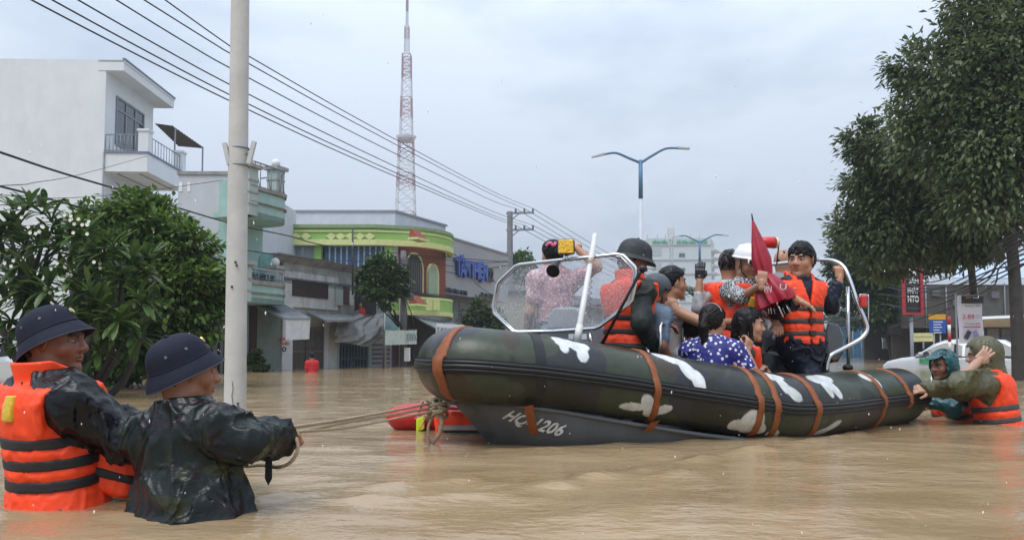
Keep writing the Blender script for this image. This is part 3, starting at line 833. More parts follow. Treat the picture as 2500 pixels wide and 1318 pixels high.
def tube_frame(i):
    a, b = path[max(i - 1, 0)], path[min(i + 1, len(path) - 1)]
    t = _n(b - a); o = _n(np.cross(t, (0, 0, 1)))            # outward side of the boat
    return t, o, np.cross(o, t)
FR = [tube_frame(i) for i in range(len(path))]
# at the near side the outward vector must look towards the camera
sgn = 1.0 if FR[int(700 * KP)][1] @ np.array([0, -1, 0]) > 0 else -1.0
FATF = lambda i: 1 + .035 * math.exp(-((i / KP - 470) / 70) ** 2)
def tube_pt(i, th, r): t, o, u = FR[i]; return path[i] + FATF(i) * (o * sgn * math.cos(th) + np.array([0, 0, 1.]) * math.sin(th)) * r
def proj(p):
    c, s = math.cos(PITCH), math.sin(PITCH); x, y, z = p[0], p[1], p[2] - CAMZ
    f_, u_ = y * c + z * s, -y * s + z * c
    return CX + F_PX * x / f_, CY - F_PX * u_ / f_
PX = np.array([proj(tube_pt(i, 0, TR))[0] for i in range(len(path))])
def idx_at(px):
    "station on the near side of the tube nearest to photograph column px"
    lo = int(np.argmin(PX[int(300 * KP):int(600 * KP)])) + int(300 * KP)
    return lo + int(np.argmin(np.abs(PX[lo:] - px)))
BOAT = empty('inflatable_boat', (path[int(650 * KP)][0], path[int(650 * KP)][1] + .5, -.1),
             'green camouflage inflatable rescue boat with white blotches, orange straps and people aboard', 'boat')
# tube with camouflage paint (white blotches, dark clouds) as colour of the skin itself
NT = 150
taper = np.ones(len(path))
n_end = 50
for i in range(n_end):
    v = math.sqrt(max(1 - ((n_end - i) / n_end) ** 2, .0)); taper[-1 - i] = min(taper[-1 - i], max(v if i < n_end else 1, .04)) if i < n_end else 1
taper[-n_end:] = [max(math.sqrt(max(1 - (k / (n_end - .5)) ** 2, 0)), .03) for k in range(n_end)]
taper[:n_end] = taper[-n_end:][::-1]
fat = 1 + .035 * np.exp(-((np.arange(len(path)) / KP - 470) / 70) ** 2)      # the bow is a little fuller
ths = np.linspace(0, 2 * PI, NT, endpoint=False)
rows = np.zeros((len(path), NT, 3)); 
for i in range(len(path)):
    t, o, u = FR[i]
    rows[i] = path[i] + (np.cos(ths)[:, None] * o * sgn + np.sin(ths)[:, None] * np.array([0, 0, 1.])) * TR * taper[i] * fat[i]
V = rows.reshape(-1, 3)
Fq = np.array([(i * NT + j, i * NT + (j + 1) % NT, (i + 1) * NT + (j + 1) % NT, (i + 1) * NT + j) for i in range(len(path) - 1) for j in range(NT)])
if sgn > 0: Fq = Fq[:, ::-1]
cols = np.zeros((len(V), 3))
Vn = V.astype(np.float32)
g = vnoise(Vn * 2.6 + 3) + .35 * vnoise(Vn * 7 + 8); b2 = vnoise(Vn * 2.9 + 40) + .35 * vnoise(Vn * 8 + 2); b3 = vnoise(Vn * 3.3 + 21) + .3 * vnoise(Vn * 9)
cols[:] = (.030, .040, .022)
cols[b2 > .52] = (.036, .024, .012)
cols[g > .34] = (.018, .020, .025)
cols[b3 > .42] = (.014, .017, .010)
S_arc = np.repeat(arc, NT); TH = np.tile(ths, len(path)); TH = np.where(TH > PI, TH - 2 * PI, TH)
def blob(px, parts):
    "white paint blotch: parts are (along m, round the tube m, radius along, radius round, tilt)"
    i0 = idx_at(px); s0 = arc[i0]
    d = np.full(len(V), 9.)
    for da, th, ra, rb, tl in parts:
        x = S_arc - s0 - da; y = (TH - th) * TR
        c, s_ = math.cos(tl), math.sin(tl)
        xx, yy = (x * c + y * s_) / ra, (-x * s_ + y * c) / rb
        d = np.minimum(d, np.sqrt(xx * xx + yy * yy) - 1)
    d += .16 * vnoise(Vn * 14 + 5)
    k = np.clip(.5 - d / .10, 0, 1)[:, None]; k = k * k * (3 - 2 * k); cols[:] = cols * (1 - k) + np.array([.56, .58, .58]) * k
blob(1408, [(-.04, 1.02, .065, .05, .2), (.04, .92, .06, .05, -.4), (.055, .62, .036, .055, -.2), (-.055, .78, .03, .04, 0), (.08, .95, .035, .035, 0), (-.075, 1.2, .04, .04, 0)])
blob(1590, [(0, -.55, .045, .075, .5), (-.10, -.66, .09, .030, .1), (.10, -.62, .075, .032, .5), (.03, -.80, .05, .045, 0)])
blob(1675, [(-.03, 1.05, .10, .045, -.3), (.04, .72, .05, .075, .35), (.10, .40, .045, .085, .3), (-.10, 1.25, .07, .05, 0)])
blob(1845, [(0, -.62, .08, .11, -.4), (-.10, -.82, .06, .05, .2), (.06, -.80, .06, .06, .2)])
blob(1912, [(.0, 1.05, .09, .05, 0), (.05, .75, .04, .085, .35), (.10, .45, .03, .06, .3)])
blob(2042, [(.0, 1.05, .13, .06, 0), (-.03, .65, .035, .07, .2), (.05, .62, .04, .09, .4)])
blob(2030, [(.06, -.62, .10, .028, .5), (-.02, -.80, .08, .035, .3)])
blob(2150, [(.0, 1.0, .09, .05, 0), (.06, .78, .035, .07, .4)])
blob(1895, [(.04, -.95, .05, .045, .4)])
TUBEMAT = M('rubberised_camouflage_skin', (.03, .04, .02), .34, var=.22, scale=14, bump=.10, bscale=26, vcol='Col', spec=.42, stain=.42, stain_col=(.060, .048, .030))
np_mesh('tube', V, Fq, TUBEMAT, BOAT, True, cols)
RUB = M('black_rubber', (.010, .010, .010), .38, var=.2, scale=20, spec=.4)
# rub strake: three ridges along the outside
mb = MB(); rr = []
idx = list(range(66, len(path) - 26, 6))
for off, rad_ in ((.10, .012), (0.0, .016), (-.10, .012)):
    mb.tube([tube_pt(i, off, TR + .004) for i in idx], rad_, 8)
mb.sheet([[tube_pt(i, th, TR + .006) for th in (.19, .1, 0, -.1, -.19)] for i in idx])
mb.build('rub_strake', RUB, BOAT)
# webbing straps round the tube
STRAPO = M('orange_brown_webbing', (.245, .070, .018), .6, var=.22, scale=30, bump=.2, bscale=200)
def strap(px0, px1, th0, th1, w=.048):
    n = 26; i0, i1 = idx_at(px0), idx_at(px1); rows_ = []
    for k in range(n):
        t = k / (n - 1); th = th0 + (th1 - th0) * t; ic = i0 + (i1 - i0) * t
        out = TR + .008 + (.014 if abs(th) < .22 else 0)
        da = w / 2 / (arc[1] - arc[0])
        rows_.append([tube_pt(int(np.clip(round(ic + q * da), 2, len(path) - 3)), th, out - (.012 if abs(q) == 1 else 0) * 1) for q in (-1, -.85, 0, .85, 1)])
    MB().sheet(rows_).build('strap', STRAPO, BOAT)
strap(1085, 1066, 2.0, -1.05, .026)
strap(1592, 1612, 1.95, -1.35)
strap(1845, 1862, 1.95, -1.25)
strap(1885, 1905, 1.95, -1.25)
strap(1982, 2006, 1.95, -1.25)
strap(2150, 2164, 1.95, -1.25)
strap(2214, 2222, 1.6, -.3, .05)
# seam band
i0 = idx_at(1322)
MB().sheet([[tube_pt(i0 + q, th, TR + .004) for q in (-5, -2, 2, 5)] for th in np.linspace(-1.2, 2.2, 40)]).build('seam_band', RUB, BOAT)
# hull
HULL = M('grey_hull_paint', (.080, .087, .094), .42, var=.2, scale=5, bump=.04, bscale=60, stain=.35, stain_col=(.02, .02, .018))
rail_px = [(1108, 984, 4.96), (1180, 982, 4.74), (1281, 992, 4.62), (1380, 1006, 4.66), (1479, 1023, 4.72), (1600, 1043, 4.80), (1720, 1061, 4.90), (1850, 1076, 5.0)]
keel_px = [(1108, 984, 4.98), (1150, 1030, 4.93), (1212, 1094, 4.86)]
keel = [at(*q) for q in keel_px]
ks = keel + [np.array([.22, 4.80, -.12]), np.array([.55, 4.90, -.16]), np.array([.95, 5.02, -.18]), np.array([1.35, 5.18, -.20]), np.array([1.75, 5.4, -.22])]
rail = spline([at(*q) for q in rail_px], 60); keelp = spline(ks, 60)
def hull_pt(s, t):
    x = s * 59; i = min(int(x), 58); u = x - i
    a = rail[i] * (1 - u) + rail[i + 1] * u; b = keelp[i] * (1 - u) + keelp[i + 1] * u
    return a * (1 - t) + b * t + np.array([0, -.05, 0]) * math.sin(PI * t) * min(s * 6, 1)
hrows = [[hull_pt(i / 59, t) for t in np.linspace(0, 1, 14)] for i in range(60)]
far_rail = [np.array([path[int((455 - 3.6 * k) * KP)][0], path[int((455 - 3.6 * k) * KP)][1], r[2] + .02]) for k, r in enumerate(rail)]
mb = MB().sheet(hrows)
mb.sheet([[keelp[i] * (1 - t) + far_rail[i] * t for t in np.linspace(0, 1, 6)] for i in range(60)])
hull = mb.build('hull', HULL, BOAT)
MB().tube([r + np.array([0, -.01, .0]) for r in rail], .014, 8).build('hull_rail', M('grey_rail', (.11, .12, .13), .45, var=.15), BOAT)
# registration lettering laid on the hull side
Vt, me = text_fit('HQ-1206', 1.0, 1.0, 0, .03)
pts = []
for x, y, _ in Vt:
    s_ = .236 + (x + .5) * .195 + (y + .5) * .022; t_ = .38 - (y + .5) * .27 + (x + .5) * .10
    s2 = hull_pt(s_, t_); e1 = hull_pt(s_ + .01, t_) - s2; e2 = hull_pt(s_, t_ + .01) - s2
    nn = _n(np.cross(e1, e2)); nn = nn if nn[1] < 0 else -nn
    pts.append(s2 + nn * .005)
me.vertices.foreach_set('co', (np.array(pts) - np.array(woff(hull))).astype(np.float32).ravel()); me.update(); me.materials.clear()
link_mesh('registration_lettering', me, M('worn_grey_paint', (.55, .55, .52), .6, var=.35, scale=40), hull)
# hanging ends of two straps over the hull
for px, py0, py1, dx in ((1290, 990, 1060, 6),):
    a, b = at(px, py0, 4.50), at(px + dx + 8, py1, 4.66)
    w = np.array([.027, 0, .006])
    MB().sheet([[a + (b - a) * t - w * (1 if t < .9 else .7), a + (b - a) * t + w] for t in np.linspace(0, 1, 8)]).build('strap', STRAPO, BOAT)
a, b = at(1600, 1028, 4.70), at(1580, 1054, 4.76); w = np.array([.05, 0, .012])
MB().sheet([[a + (b - a) * t - w * .6, a + (b - a) * t + w * .6] for t in np.linspace(0, 1, 6)]).build('strap', STRAPO, BOAT)
# deck inside and stern board
FLOORZ = .06
mb = MB()
fl_n = [path[i] - FR[i][1] * sgn * .12 for i in range(int(470 * KP), int(890 * KP), 20)]
m_ = len(fl_n)
fl_f = [np.array([np.interp(k / (m_ - 1), [0, 1], [bow[1][0] + .15, farS[0] - .1]), np.interp(k / (m_ - 1), [0, 1], [bow[1][1], farS[1] - .1]), 0]) for k in range(m_)]
mb.sheet([[np.array([a[0], a[1], FLOORZ]), np.array([b[0], b[1], FLOORZ])] for a, b in zip(fl_n, fl_f)], False)
mb.build('deck', M('grey_deck', (.10, .11, .11), .6, var=.2), BOAT)
tr = MB(); ca, cb = S - ax_dir * .35, farS - ax_dir * .35
tr.obox(((ca + cb) / 2)[:2].tolist() + [.2], (cb - ca) / 2, ax_dir * .03, (0, 0, .2)); tr.build('transom', M('grey_deck', (.1, .11, .11)), BOAT)
# windscreen: octagonal tubular frame and a rain-covered pane
STEEL = M('stainless_steel', (.62, .62, .62), .16, var=.06, metal=1.0)
wf = Facade(1204, 5.52, -26)
oct_px = [(1207, 765), (1203, 748), (1214, 694), (1222, 684), (1258, 650), (1268, 646), (1348, 637), (1506, 621), (1522, 624), (1550, 652), (1554, 662), (1551, 694), (1543, 732), (1536, 742), (1465, 797), (1452, 802), (1350, 809), (1259, 811), (1250, 808)]
wpts = [wf.uz(*q) for q in oct_px]
wpts3 = [wf.p(u, 0, z) for u, z in wpts]
cen = np.mean(wpts3, 0)
WS = MB().tube(wpts3, .013, 10, closed=True).build('windscreen_frame', STEEL, BOAT)
MB().tube([cen + (q - cen) * .965 + wf.n * .004 for q in wpts3], .0055, 8, closed=True).build('inner_frame', STEEL, WS)
def glass_mat():
    m = bpy.data.materials.new('rain_speckled_pane'); m.use_nodes = True
    n, l = m.node_tree.nodes, m.node_tree.links; n.clear()
    o = n.new('ShaderNodeOutputMaterial'); tr = n.new('ShaderNodeBsdfTransparent'); gl = n.new('ShaderNodeBsdfGlossy'); gl.inputs['Roughness'].default_value = .08
    tr.inputs[0].default_value = (.93, .95, .96, 1)
    df = n.new('ShaderNodeBsdfTranslucent'); df.inputs[0].default_value = (.8, .82, .84, 1); dd = n.new('ShaderNodeBsdfDiffuse'); dd.inputs[0].default_value = (.75, .77, .8, 1)
    md = n.new('ShaderNodeMixShader'); md.inputs[0].default_value = .55; l.new(df.outputs[0], md.inputs[1]); l.new(dd.outputs[0], md.inputs[2])
    tc = n.new('ShaderNodeTexCoord')
    vo = n.new('ShaderNodeTexVoronoi'); vo.inputs['Scale'].default_value = 74; l.new(tc.outputs['Object'], vo.inputs['Vector'])
    no = n.new('ShaderNodeTexNoise'); no.inputs['Scale'].default_value = 5; no.inputs['Detail'].default_value = 4; l.new(tc.outputs['Object'], no.inputs['Vector'])
    r1 = n.new('ShaderNodeMapRange'); r1.inputs[1].default_value = .34; r1.inputs[2].default_value = .14; r1.inputs[3].default_value = 0; r1.inputs[4].default_value = .9
    l.new(vo.outputs['Distance'], r1.inputs[0])
    r2 = n.new('ShaderNodeMapRange'); r2.inputs[1].default_value = .38; r2.inputs[2].default_value = .66; r2.inputs[3].default_value = .25; r2.inputs[4].default_value = 1; l.new(no.outputs['Fac'], r2.inputs[0])
    mu = n.new('ShaderNodeMath'); mu.operation = 'MULTIPLY'; l.new(r1.outputs[0], mu.inputs[0]); l.new(r2.outputs[0], mu.inputs[1])
    ad = n.new('ShaderNodeMath'); ad.operation = 'MULTIPLY_ADD'; ad.inputs[1].default_value = 1.0; ad.inputs[2].default_value = .09; l.new(mu.outputs[0], ad.inputs[0])
    m1 = n.new('ShaderNodeMixShader'); l.new(ad.outputs[0], m1.inputs[0]); l.new(tr.outputs[0], m1.inputs[1]); l.new(md.outputs[0], m1.inputs[2])
    fr = n.new('ShaderNodeMixShader'); fr.inputs[0].default_value = .06; l.new(m1.outputs[0], fr.inputs[1]); l.new(gl.outputs[0], fr.inputs[2])
    l.new(fr.outputs[0], o.inputs[0]); MATS['rain_speckled_pane'] = m
    return m
pane = [cen + (q - cen) * .975 for q in wpts3]
MB().prism(pane, -wf.n * .004).build('pane', glass_mat(), WS)
# beads of water on the pane
mb = MB(); rs = random.Random(5)
for k in range(520):
    a, b = rs.randrange(len(pane)), rs.random() ** .55 * .95
    q = cen + (pane[a] * (t0 := rs.random()) + pane[(a + 1) % len(pane)] * (1 - t0) - cen) * b
    r_ = rs.uniform(.0014, .0042)
    c_ = q + wf.n * .001
    mb.add([c_ + wf.a * r_, c_ + np.array([0, 0, r_ * 1.2]), c_ - wf.a * r_, c_ - np.array([0, 0, r_ * 1.2]), c_ + wf.n * r_], [(0, 1, 4), (1, 2, 4), (2, 3, 4), (3, 0, 4)], True)
tag(mb.build('water_beads', M('water_bead', (.8, .83, .86), .05, var=0, trans=.5), WS), kind='stuff')
# feet of the screen, console, seat box
for px in (1292, 1440):
    u, z = wf.uz(px, 809)
    MB().tube([wf.p(u, 0, z), wf.p(u + .02, .02, z - .10)], .012, 8).build('bracket', STEEL, BOAT)
GREYG = M('grey_gelcoat', (.22, .23, .24), .4, var=.1)
cf_ = Facade(1345, 5.62, -26)
mb = MB(); cf_.box(mb, -.10, .62, -.42, 0, FLOORZ, .78); con = mb.build('console', GREYG, BOAT, bevel=.04)
mb = MB(); u0, z0 = cf_.uz(1345, 775); u1, z1 = cf_.uz(1405, 752); 
pr_ = [cf_.p(u0 - .02, .03, .74), cf_.p(u1 + .05, .03, .74), cf_.p(u1 + .05, .03, .86), cf_.p(u1, .03, .90), cf_.p(u0 + .04, .03, .90), cf_.p(u0 - .02, .03, .84)]
mb.prism(pr_, -cf_.n * .16).build('instrument_hood', M('pale_grey_plastic', (.42, .43, .45), .35, var=.08), con, bevel=.015)
# spot lamp and horn on the top edge
u, z = wf.uz(1386, 604)
LC = wf.p(u, .03, z)
la_, ln_ = _n((.97, -.12, 0)), _n((-.12, -.97, -.05)); mb = MB(); mb.obox(LC, la_ * .060, ln_ * .030, (0, 0, .054)); lamp = mb.build('spot_lamp', M('black_plastic', (.012, .012, .012), .4), BOAT, bevel=.016)
mb = MB(); mb.obox(LC + ln_ * .031, la_ * .053, ln_ * .006, (0, 0, .047)); mb.build('amber_lens', M('amber_lens', (.78, .46, .01), .12, var=.35, scale=60, bump=.5, bscale=90, coat=.6), lamp, bevel=.010)
MB().tube([LC - np.array([0, 0, .05]), LC - np.array([0, 0, .10])], .012, 8).build('lamp_stem', STEEL, lamp)
u, z = wf.uz(1362, 655); HC = wf.p(u, .05, z)
mb = MB(); ax_h = _n(wf.n * 1.0 + np.array([.1, 0, -.55]))
mb.tube([HC - ax_h * .03 + np.array([0, 0, .02]), HC + ax_h * .03, HC + ax_h * .055, HC + ax_h * .06], [.022, .032, .046, .048], 18)
mb.tube([HC + ax_h * .058, HC + ax_h * .0581], [.048, .046], 18)
mb.build('horn', M('black_plastic', (.012, .012, .012), .4), BOAT)
# white pole lashed to the screen
pa, pb = at(1408, 838, 4.98), at(1453, 571, 5.20)
PVC = M('white_plastic_pipe', (.62, .62, .60), .4, var=.08, scale=20)
pole = MB().tube([pa, pa + (pb - pa) * .18, pb], [.021, .021, .0165], 12).build('signal_pole', PVC, BOAT)
MB().tube([pa + (pb - pa) * .02, pa + (pb - pa) * .16], .0245, 12).build('pole_sleeve', PVC, pole)
c_ = pa + (pb - pa) * .75
mb = MB()
for k in range(3): mb.tube([c_ + np.array([.026 * math.cos(a), .026 * math.sin(a), .012 * (k - 1) + .01 * math.cos(a)]) for a in np.linspace(0, 2 * PI, 12, endpoint=False)], .004, 5, closed=True)
mb.build('lashing', M('rope_fibre', (.50, .42, .31), .8), pole)
mb = MB(); c_ = pa + (pb - pa) * .06
mb.obox(c_ + np.array([0, .025, 0]), (.06, 0, 0), (0, .004, 0), (0, 0, .018)); mb.build('pole_bracket', STEEL, pole)
# curly microphone cord seen through the pane
u0, z0 = wf.uz(1444, 640, -.05); u1, z1 = wf.uz(1437, 775, -.05)
MB().tube([wf.p(u0 + (u1 - u0) * t + .012 * math.sin(t * 60), -.05 + .012 * math.cos(t * 60), z0 + (z1 - z0) * t) for t in np.linspace(0, 1, 90)], .003, 5).build('coiled_cord', RUB, BOAT)
# grab rails
MB().tube([at(1612, 870, 5.12), at(1612, 796, 5.14), at(1616, 788, 5.2), at(1622, 790, 5.35)], .011, 8).build('grab_rail', STEEL, BOAT)
MB().tube([at(1590, 878, 5.1), at(1572, 828, 5.2)], .010, 8).build('grab_rail', STEEL, BOAT)
# stern arch of stainless tube with mast and side lamp
arch = [(1998, 634, 6.15), (2035, 637, 6.05), (2060, 652, 5.98), (2077, 690, 5.92), (2092, 735, 5.88), (2112, 782, 5.85), (2116, 806, 5.84), (2100, 828, 5.83), (2060, 850, 5.82), (2030, 866, 5.80), (2020, 885, 5.80), (2018, 905, 5.80)]
MB().tube(spline([at(*q) for q in arch], 70), .0165, 10).build('stern_arch', STEEL, BOAT)
a2 = [np.array(at(*q)) + nrm * .95 for q in arch]
MB().tube(spline([at(*arch[0])] + [at(*arch[0]) + nrm * .95], 6), .0165, 10).build('arch_crossbar', STEEL, BOAT)
MB().tube(spline(a2, 50), .0165, 10).build('stern_arch', STEEL, BOAT)
MB().tube([at(2071, 900, 5.95), at(2070, 700, 5.97)], .014, 10).build('arch_post', STEEL, BOAT)
MB().ball(at(2070, 897, 5.95), (.04, .04, .03)).build('post_foot', RUB, BOAT)
sl = at(2107, 735, 5.84)
mb = MB(); mb.obox(sl, (.026, 0, 0), (0, .025, 0), (0, 0, .046)); mb.build('side_lamp', M('red_lens', (.50, .02, .015), .2, var=.15, coat=.5), BOAT, bevel=.012)
MB().tube(spline([at(2100, 755, 5.86), at(2099, 722, 5.86), at(2104, 719, 5.86), at(2117, 720, 5.86), at(2120, 726, 5.86), at(2120, 786, 5.86)], 24), .005, 6).build('lamp_guard', STEEL, BOAT)
# outboard motor at the stern
oc = at(2005, 868, 6.35)
mb = MB(); cow = [(-.14, .0), (-.15, .20), (-.10, .29), (.08, .27), (.15, .16), (.14, .0), (.06, -.06), (-.06, -.06)]
mb.prism([oc + ax_dir * x - nrm * .13 + np.array([0, 0, z]) for x, z in cow], nrm * .26)
mot = mb.build('outboard_motor', M('glossy_black_cowl', (.010, .010, .011), .22, var=.1, coat=.5), BOAT, bevel=.03)
MB().tube([oc + np.array([0, 0, -.05]), oc + ax_dir * .05 + np.array([0, 0, -.6])], .06, 10).build('motor_leg', RUB, mot)
fx = _n(np.array([.75, -.66, 0]))
put_text('motor_lettering', 'USD', at(1992, 845, 6.0) , np.array([.5, -.25, .75]) / .935, _n(np.array([-.8, .2, .55])), (0, -1, 0), .14, .05, M('white_paint', (.75, .75, .75), .5), mot, .001, .01)
# fuel can / bags inside between the people
# ---------------------------------------------------------------- flood water
def water_mat():
    m = bpy.data.materials.new('muddy_flood_water'); m.use_nodes = True
    n, l = m.node_tree.nodes, m.node_tree.links; b = n['Principled BSDF']
    tc = n.new('ShaderNodeTexCoord')
    def noi(scale, detail, st, rough=.55):
        mp = n.new('ShaderNodeMapping'); mp.inputs['Scale'].default_value = st; l.new(tc.outputs['Object'], mp.inputs[0])
        no = n.new('ShaderNodeTexNoise'); no.inputs['Scale'].default_value = scale; no.inputs['Detail'].default_value = detail; no.inputs['Roughness'].default_value = rough
        l.new(mp.outputs[0], no.inputs['Vector']); return no.outputs['Fac']
    silt = noi(.9, 5, (.55, 1.3, 1))
    cr = n.new('ShaderNodeValToRGB'); e = cr.color_ramp.elements
    e[0].position = .32; e[0].color = (.265, .178, .092, 1); e[1].position = .68; e[1].color = (.385, .280, .163, 1)
    l.new(silt, cr.inputs[0])
    vo = n.new('ShaderNodeTexVoronoi'); vo.inputs['Scale'].default_value = 15; vo.inputs['Randomness'].default_value = 1
    mpv = n.new('ShaderNodeMapping'); mpv.inputs['Scale'].default_value = (.55, 1.1, 1); l.new(tc.outputs['Object'], mpv.inputs[0]); l.new(mpv.outputs[0], vo.inputs['Vector'])
    mr = n.new('ShaderNodeMapRange'); mr.inputs[1].default_value = .16; mr.inputs[2].default_value = .08; l.new(vo.outputs['Distance'], mr.inputs[0])
    msk = n.new('ShaderNodeMapRange'); msk.inputs[1].default_value = .54; msk.inputs[2].default_value = .66; msk.inputs[4].default_value = .55; l.new(noi(.55, 3, (.6, 1, 1)), msk.inputs[0])
    mu = n.new('ShaderNodeMath'); mu.operation = 'MULTIPLY'; l.new(mr.outputs[0], mu.inputs[0]); l.new(msk.outputs[0], mu.inputs[1])
    mx = n.new('ShaderNodeMix'); mx.data_type = 'RGBA'; l.new(mu.outputs[0], mx.inputs['Factor']); l.new(cr.outputs[0], mx.inputs[6]); mx.inputs[7].default_value = (.50, .40, .27, 1)
    l.new(mx.outputs[2], b.inputs['Base Color'])
    b.inputs['Roughness'].default_value = .045; b.inputs['IOR'].default_value = 1.33
    b1 = n.new('ShaderNodeBump'); b1.inputs['Strength'].default_value = .55; b1.inputs['Distance'].default_value = .03; l.new(noi(4.2, 5, (.6, 1.2, 1), .58), b1.inputs['Height'])
    b2 = n.new('ShaderNodeBump'); b2.inputs['Strength'].default_value = .46; b2.inputs['Distance'].default_value = .01; l.new(noi(22, 3, (.7, 1.2, 1)), b2.inputs['Height']); l.new(b1.outputs[0], b2.inputs['Normal'])
    l.new(b2.outputs[0], b.inputs['Normal'])
    return m
rows_d = 1.25 * 1.0125 ** np.arange(0, 470)
nc = 260
tt = np.linspace(-1, 1, nc)
X = (rows_d[:, None] * 1.0 + 1.5) * tt[None, :]; Y = np.repeat(rows_d[:, None], nc, 1)
PW = np.stack([X.ravel(), Y.ravel(), np.zeros(X.size)], 1).astype(np.float32)
fade = np.exp(-Y.ravel() / 26)
Z = np.zeros(X.size)
for fx, fy, a in ((.55, 1.1, .022), (1.3, 2.4, .013), (3.0, 5.5, .008), (6.5, 11, .0042)):
    Z += a * vnoise(PW * np.array([fx, fy, 1]) + fx * 7)
Z *= fade
# wakes curling off the hull and the wading men, choppy water under the stern
near_m = Y.ravel() < 9
PWf = PW; keepi = np.where(near_m)[0]
def wake(px_pts, amp, wid, freq=6., seedv=0.):
    pts = spline([at(*q) for q in px_pts], 40)[:, :2]
    Q = PWf[keepi][:, :2]; D = np.full(len(Q), 9.)
    for q in pts: D = np.minimum(D, np.hypot(Q[:, 0] - q[0], Q[:, 1] - q[1]))
    Z[keepi] += amp * np.exp(-(D / wid) ** 2) * (1 + .9 * vnoise(PWf[keepi] * freq + seedv))
def wz(px, py):
    r = ray(px, py); t = -CAMZ / r[2]; return (px, py, r[1] * t)
wake([wz(1250, 1185), wz(1450, 1160), wz(1700, 1120), wz(1900, 1095), wz(2100, 1060)], .020, .07, 5, 3)
wake([wz(900, 1230), wz(1150, 1210), wz(1400, 1180), wz(1650, 1150)], .014, .07, 5, 9)
wake([wz(1870, 1068), wz(2050, 1048), wz(2200, 1030), wz(2330, 1022), wz(2480, 1030)], .028, .12, 9, 5)
wake([wz(1215, 1098), wz(1350, 1096), wz(1600, 1082), wz(1800, 1072)], .012, .06, 6, 2)
wake([wz(0, 1265), wz(200, 1262), wz(330, 1275), wz(520, 1285), wz(700, 1250), wz(900, 1225)], .012, .06, 6, 4)
wake([wz(620, 1235), wz(900, 1190), wz(1150, 1165)], .012, .05, 6, 8)
PW[:, 2] = Z
Fw = np.array([(i * nc + j, i * nc + j + 1, (i + 1) * nc + j + 1, (i + 1) * nc + j) for i in range(len(rows_d) - 1) for j in range(nc - 1)])
WATER = water_mat()
far_d = rows_d[-1]
tag(np_mesh('water', PW, Fw, WATER, None, True), kind='structure')
xf = far_d + 1.5
V = [(-xf, far_d, 0), (xf, far_d, 0), (2600, 2500, -.02), (-2600, 2500, -.02)]
tag(MB().add(V, [(0, 1, 2, 3)]).build('water', WATER), kind='structure')
V = [(-1.25 - 1.5, 1.25, -.02), (1.25 + 1.5, 1.25, -.02), (xf, far_d, -.02), (2600, 2500, -.03), (2600, -40, -.03), (-2600, -40, -.03), (-2600, 2500, -.03), (-xf, far_d, -.02)]
tag(MB().add(V, [(0, 1, 4, 5), (1, 2, 3, 4), (7, 0, 5, 6)]).build('water', WATER), kind='structure')
# ---------------------------------------------------------------- buildings of the flooded street
def mats():
    pass
WHITEW = M('white_render', (.66, .69, .70), .8, var=.05, scale=1.2, bump=.04, bscale=30, stain=.22, stain_col=(.40, .43, .43))
GREYW = M('pale_grey_render', (.50, .52, .55), .8, var=.08, scale=1.5, stain=.25, stain_col=(.28, .29, .30))
MINT = M('mint_render', (.30, .46, .43), .75, var=.10, scale=3, stain=.35, stain_col=(.22, .27, .25))
MINTG = M('grey_mint_render', (.36, .43, .41), .8, var=.1, scale=3, stain=.35, stain_col=(.2, .22, .2))
LIME = M('lime_green_render', (.26, .46, .11), .7, var=.08, scale=3, stain=.25, stain_col=(.16, .30, .06))
YEL = M('pale_yellow_paint', (.58, .60, .26), .7, var=.08)
OLDC = M('stained_concrete', (.30, .30, .29), .9, var=.22, scale=3, bump=.1, bscale=20, stain=.75, stain_col=(.06, .06, .055))
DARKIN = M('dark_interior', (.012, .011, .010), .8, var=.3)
BRICKR = M('red_brick_cladding', (.22, .060, .036), .8, var=.35, scale=14, bump=.2, bscale=40)
GLASS = M('window_glass', (.05, .065, .075), .06, var=.2, spec=.7)
GREYFR = M('grey_aluminium', (.16, .19, .22), .4, var=.05)
TRIMB = M('blue_grey_trim', (.16, .19, .27), .6)
TIN = M('weathered_tin', (.23, .25, .26), .5, var=.3, scale=4, stain=.4, stain_col=(.12, .10, .085), metal=.2)
WHITEP = M('white_paint', (.75, .75, .75), .5)
STEELG = M('grey_iron', (.22, .24, .26), .5)
def pane_window(F, u0, u1, z0, z1, parent, cols=2, transom=.28, w=.0, frame=.06, glass=GLASS, fm=GREYFR):
    "framed window: frame (with bars) and one pane per light"
    fr = MB()
    F.box(fr, u0, u1, w - .02, w + .05, z0, z0 + frame); F.box(fr, u0, u1, w - .02, w + .05, z1 - frame, z1)
    F.box(fr, u0, u0 + frame, w - .02, w + .05, z0 + frame, z1 - frame); F.box(fr, u1 - frame, u1, w - .02, w + .05, z0 + frame, z1 - frame)
    zt = z1 - (z1 - z0) * transom if transom else None
    for k in range(1, cols):
        u = u0 + (u1 - u0) * k / cols; F.box(fr, u - frame / 2, u + frame / 2, w - .02, w + .045, z0 + frame, z1 - frame)
    if zt: F.box(fr, u0 + frame, u1 - frame, w - .02, w + .04, zt - frame / 2, zt + frame / 2)
    win = fr.build('window', fm, parent)
    for k in range(cols):
        a, b = u0 + (u1 - u0) * k / cols + frame / 2, u0 + (u1 - u0) * (k + 1) / cols - frame / 2
        for c, d in ([(z0 + frame, zt - frame / 2), (zt + frame / 2, z1 - frame)] if zt else [(z0 + frame, z1 - frame)]):
            mb = MB(); F.box(mb, a, b, w - .01, w + .012, c, d); mb.build('pane', glass, win)
    return win
